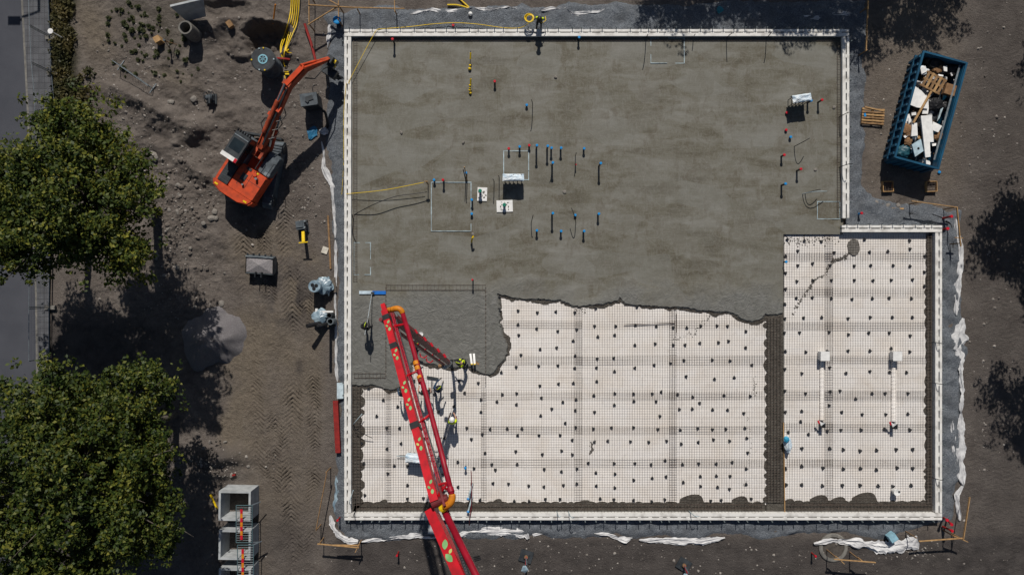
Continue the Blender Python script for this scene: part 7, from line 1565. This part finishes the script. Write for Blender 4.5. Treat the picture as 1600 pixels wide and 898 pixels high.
# manhole ring bottom right
p = P(1302, 855, .04); mb = MB(); mb.lathe([(.86, -.05), (.86, .06), (.80, .09), (.66, .09), (.64, .03)], (p.x, p.y, 0), 40); t = thing('manhole_ring', 'concrete manhole ring set flush in the dirt beside the big geotextile', 'manhole', (p.x, p.y, 0)); mb.build('ring', CONCG, t, world=True); mb = MB(); mb.lathe([(.65, -.05), (.65, .045), (.001, .05)], (p.x, p.y, 0), 40); mb.build('cover', MUD, t, world=True)
# road sign feet with poles at the bottom
for px, py, a, lb in ((822, 868, -.3, 'left of two'), (1068, 881, -.55, 'right of two')):
    c = PG(px, py); t = thing('marker_post', 'striped marker post on a square dark foot below the bottom form, ' + lb, 'marker post', c, a, 'marker posts below the bottom form')
    mb = MB(); mb.box((0, 0, .05), (.78, .7, .10)); mb.box((0, 0, .12), (.3, .3, .06)); mb.build('foot', DKST, t)
    mb = MB(); mb.tube([(0, .0, .1), (.02, -.03, 1.25)], .05, 8); po = mb.build('post', STEEL, t)
    for k in range(4): mb = MB(); mb.tube([(.01, -.005 - .02 * k, .3 + .25 * k), (.01, -.012 - .02 * k, .42 + .25 * k)], .056, 8); mb.build('red_band', REDC, po)
    mb = MB(); mb.tube([(0, 0, .14), (0, 0, .26)], .11, 10); mb.build('collar', CARD, t)
    mb = MB(); q = [(.0, -.12, 1.25), (.22, -.3, 1.3), (.1, -.55, 1.2), (-.18, -.5, 1.28), (-.16, -.2, 1.22)]; mb.add(q + [(x, y, z - .03) for x, y, z in q], [(4, 3, 2, 1, 0), (5, 6, 7, 8, 9)] + [(i, (i + 1) % 5, 5 + (i + 1) % 5, 5 + i) for i in range(5)]); mb.build('flag', PLWR, t)
mb = MB(); mb.lathe([(.30, .045), (.35, .045)], P(884, 35), 30); 
rng = random.Random(3)
mb = MB(); cc_ = P(884, 35)
for k in range(13): a = k * .483; q = cc_ + Vector((.26 * math.cos(a), .16 * math.sin(a), .055)); mb.tube([q, q + Vector((0, 0, .012))], .028, 6)
tag(mb.build('paint_mark', pm('pink_paint', (.55, .03, .16), None, 5, .8)), 'pink spray-paint dots in a ring on the top gravel', 'paint mark')
bag('small blue scrap on the dirt right of the container', 1468, 269, .08, .09, BLUE, 'plastic_scrap', 'scrap', 14, .5); bag('shaded teal tarp scrap in the tree shadow at the top', 1125, 16, .1, .22, pm('teal_scrap', (.03, .22, .28), None, 4, .5), 'plastic_scrap', 'scrap', 15, .4)
rng = random.Random(33)
for px, py in ((1369, 316), (1387, 321), (1403, 321)): rock(P(px, py, .05), .13, 'pale stone on the gravel below the container shadow', 'stones on the step gravel', True, rng=rng)
mb = MB(); mb.bar(P(1392, 326, .08), P(1412, 326, .08), .09, .04); tag(mb.build('timber_offcut', WOOD), 'short pale timber offcut on the step gravel', 'offcut')
lying('black cable lying across the step gravel under the timber profile', [P(1420, 333, .08), P(1436, 334, .1), P(1456, 335, .1), P(1474, 341, .1)], .03, BLACK, 'cable', 'cable')
lying('black cable hanging down the right gravel from the red pipes', [P(1478, 345, .2), P(1486, 352, .1), P(1489, 375, .08), P(1488, 405, .08)], .035, BLACK, 'cable', 'cable')
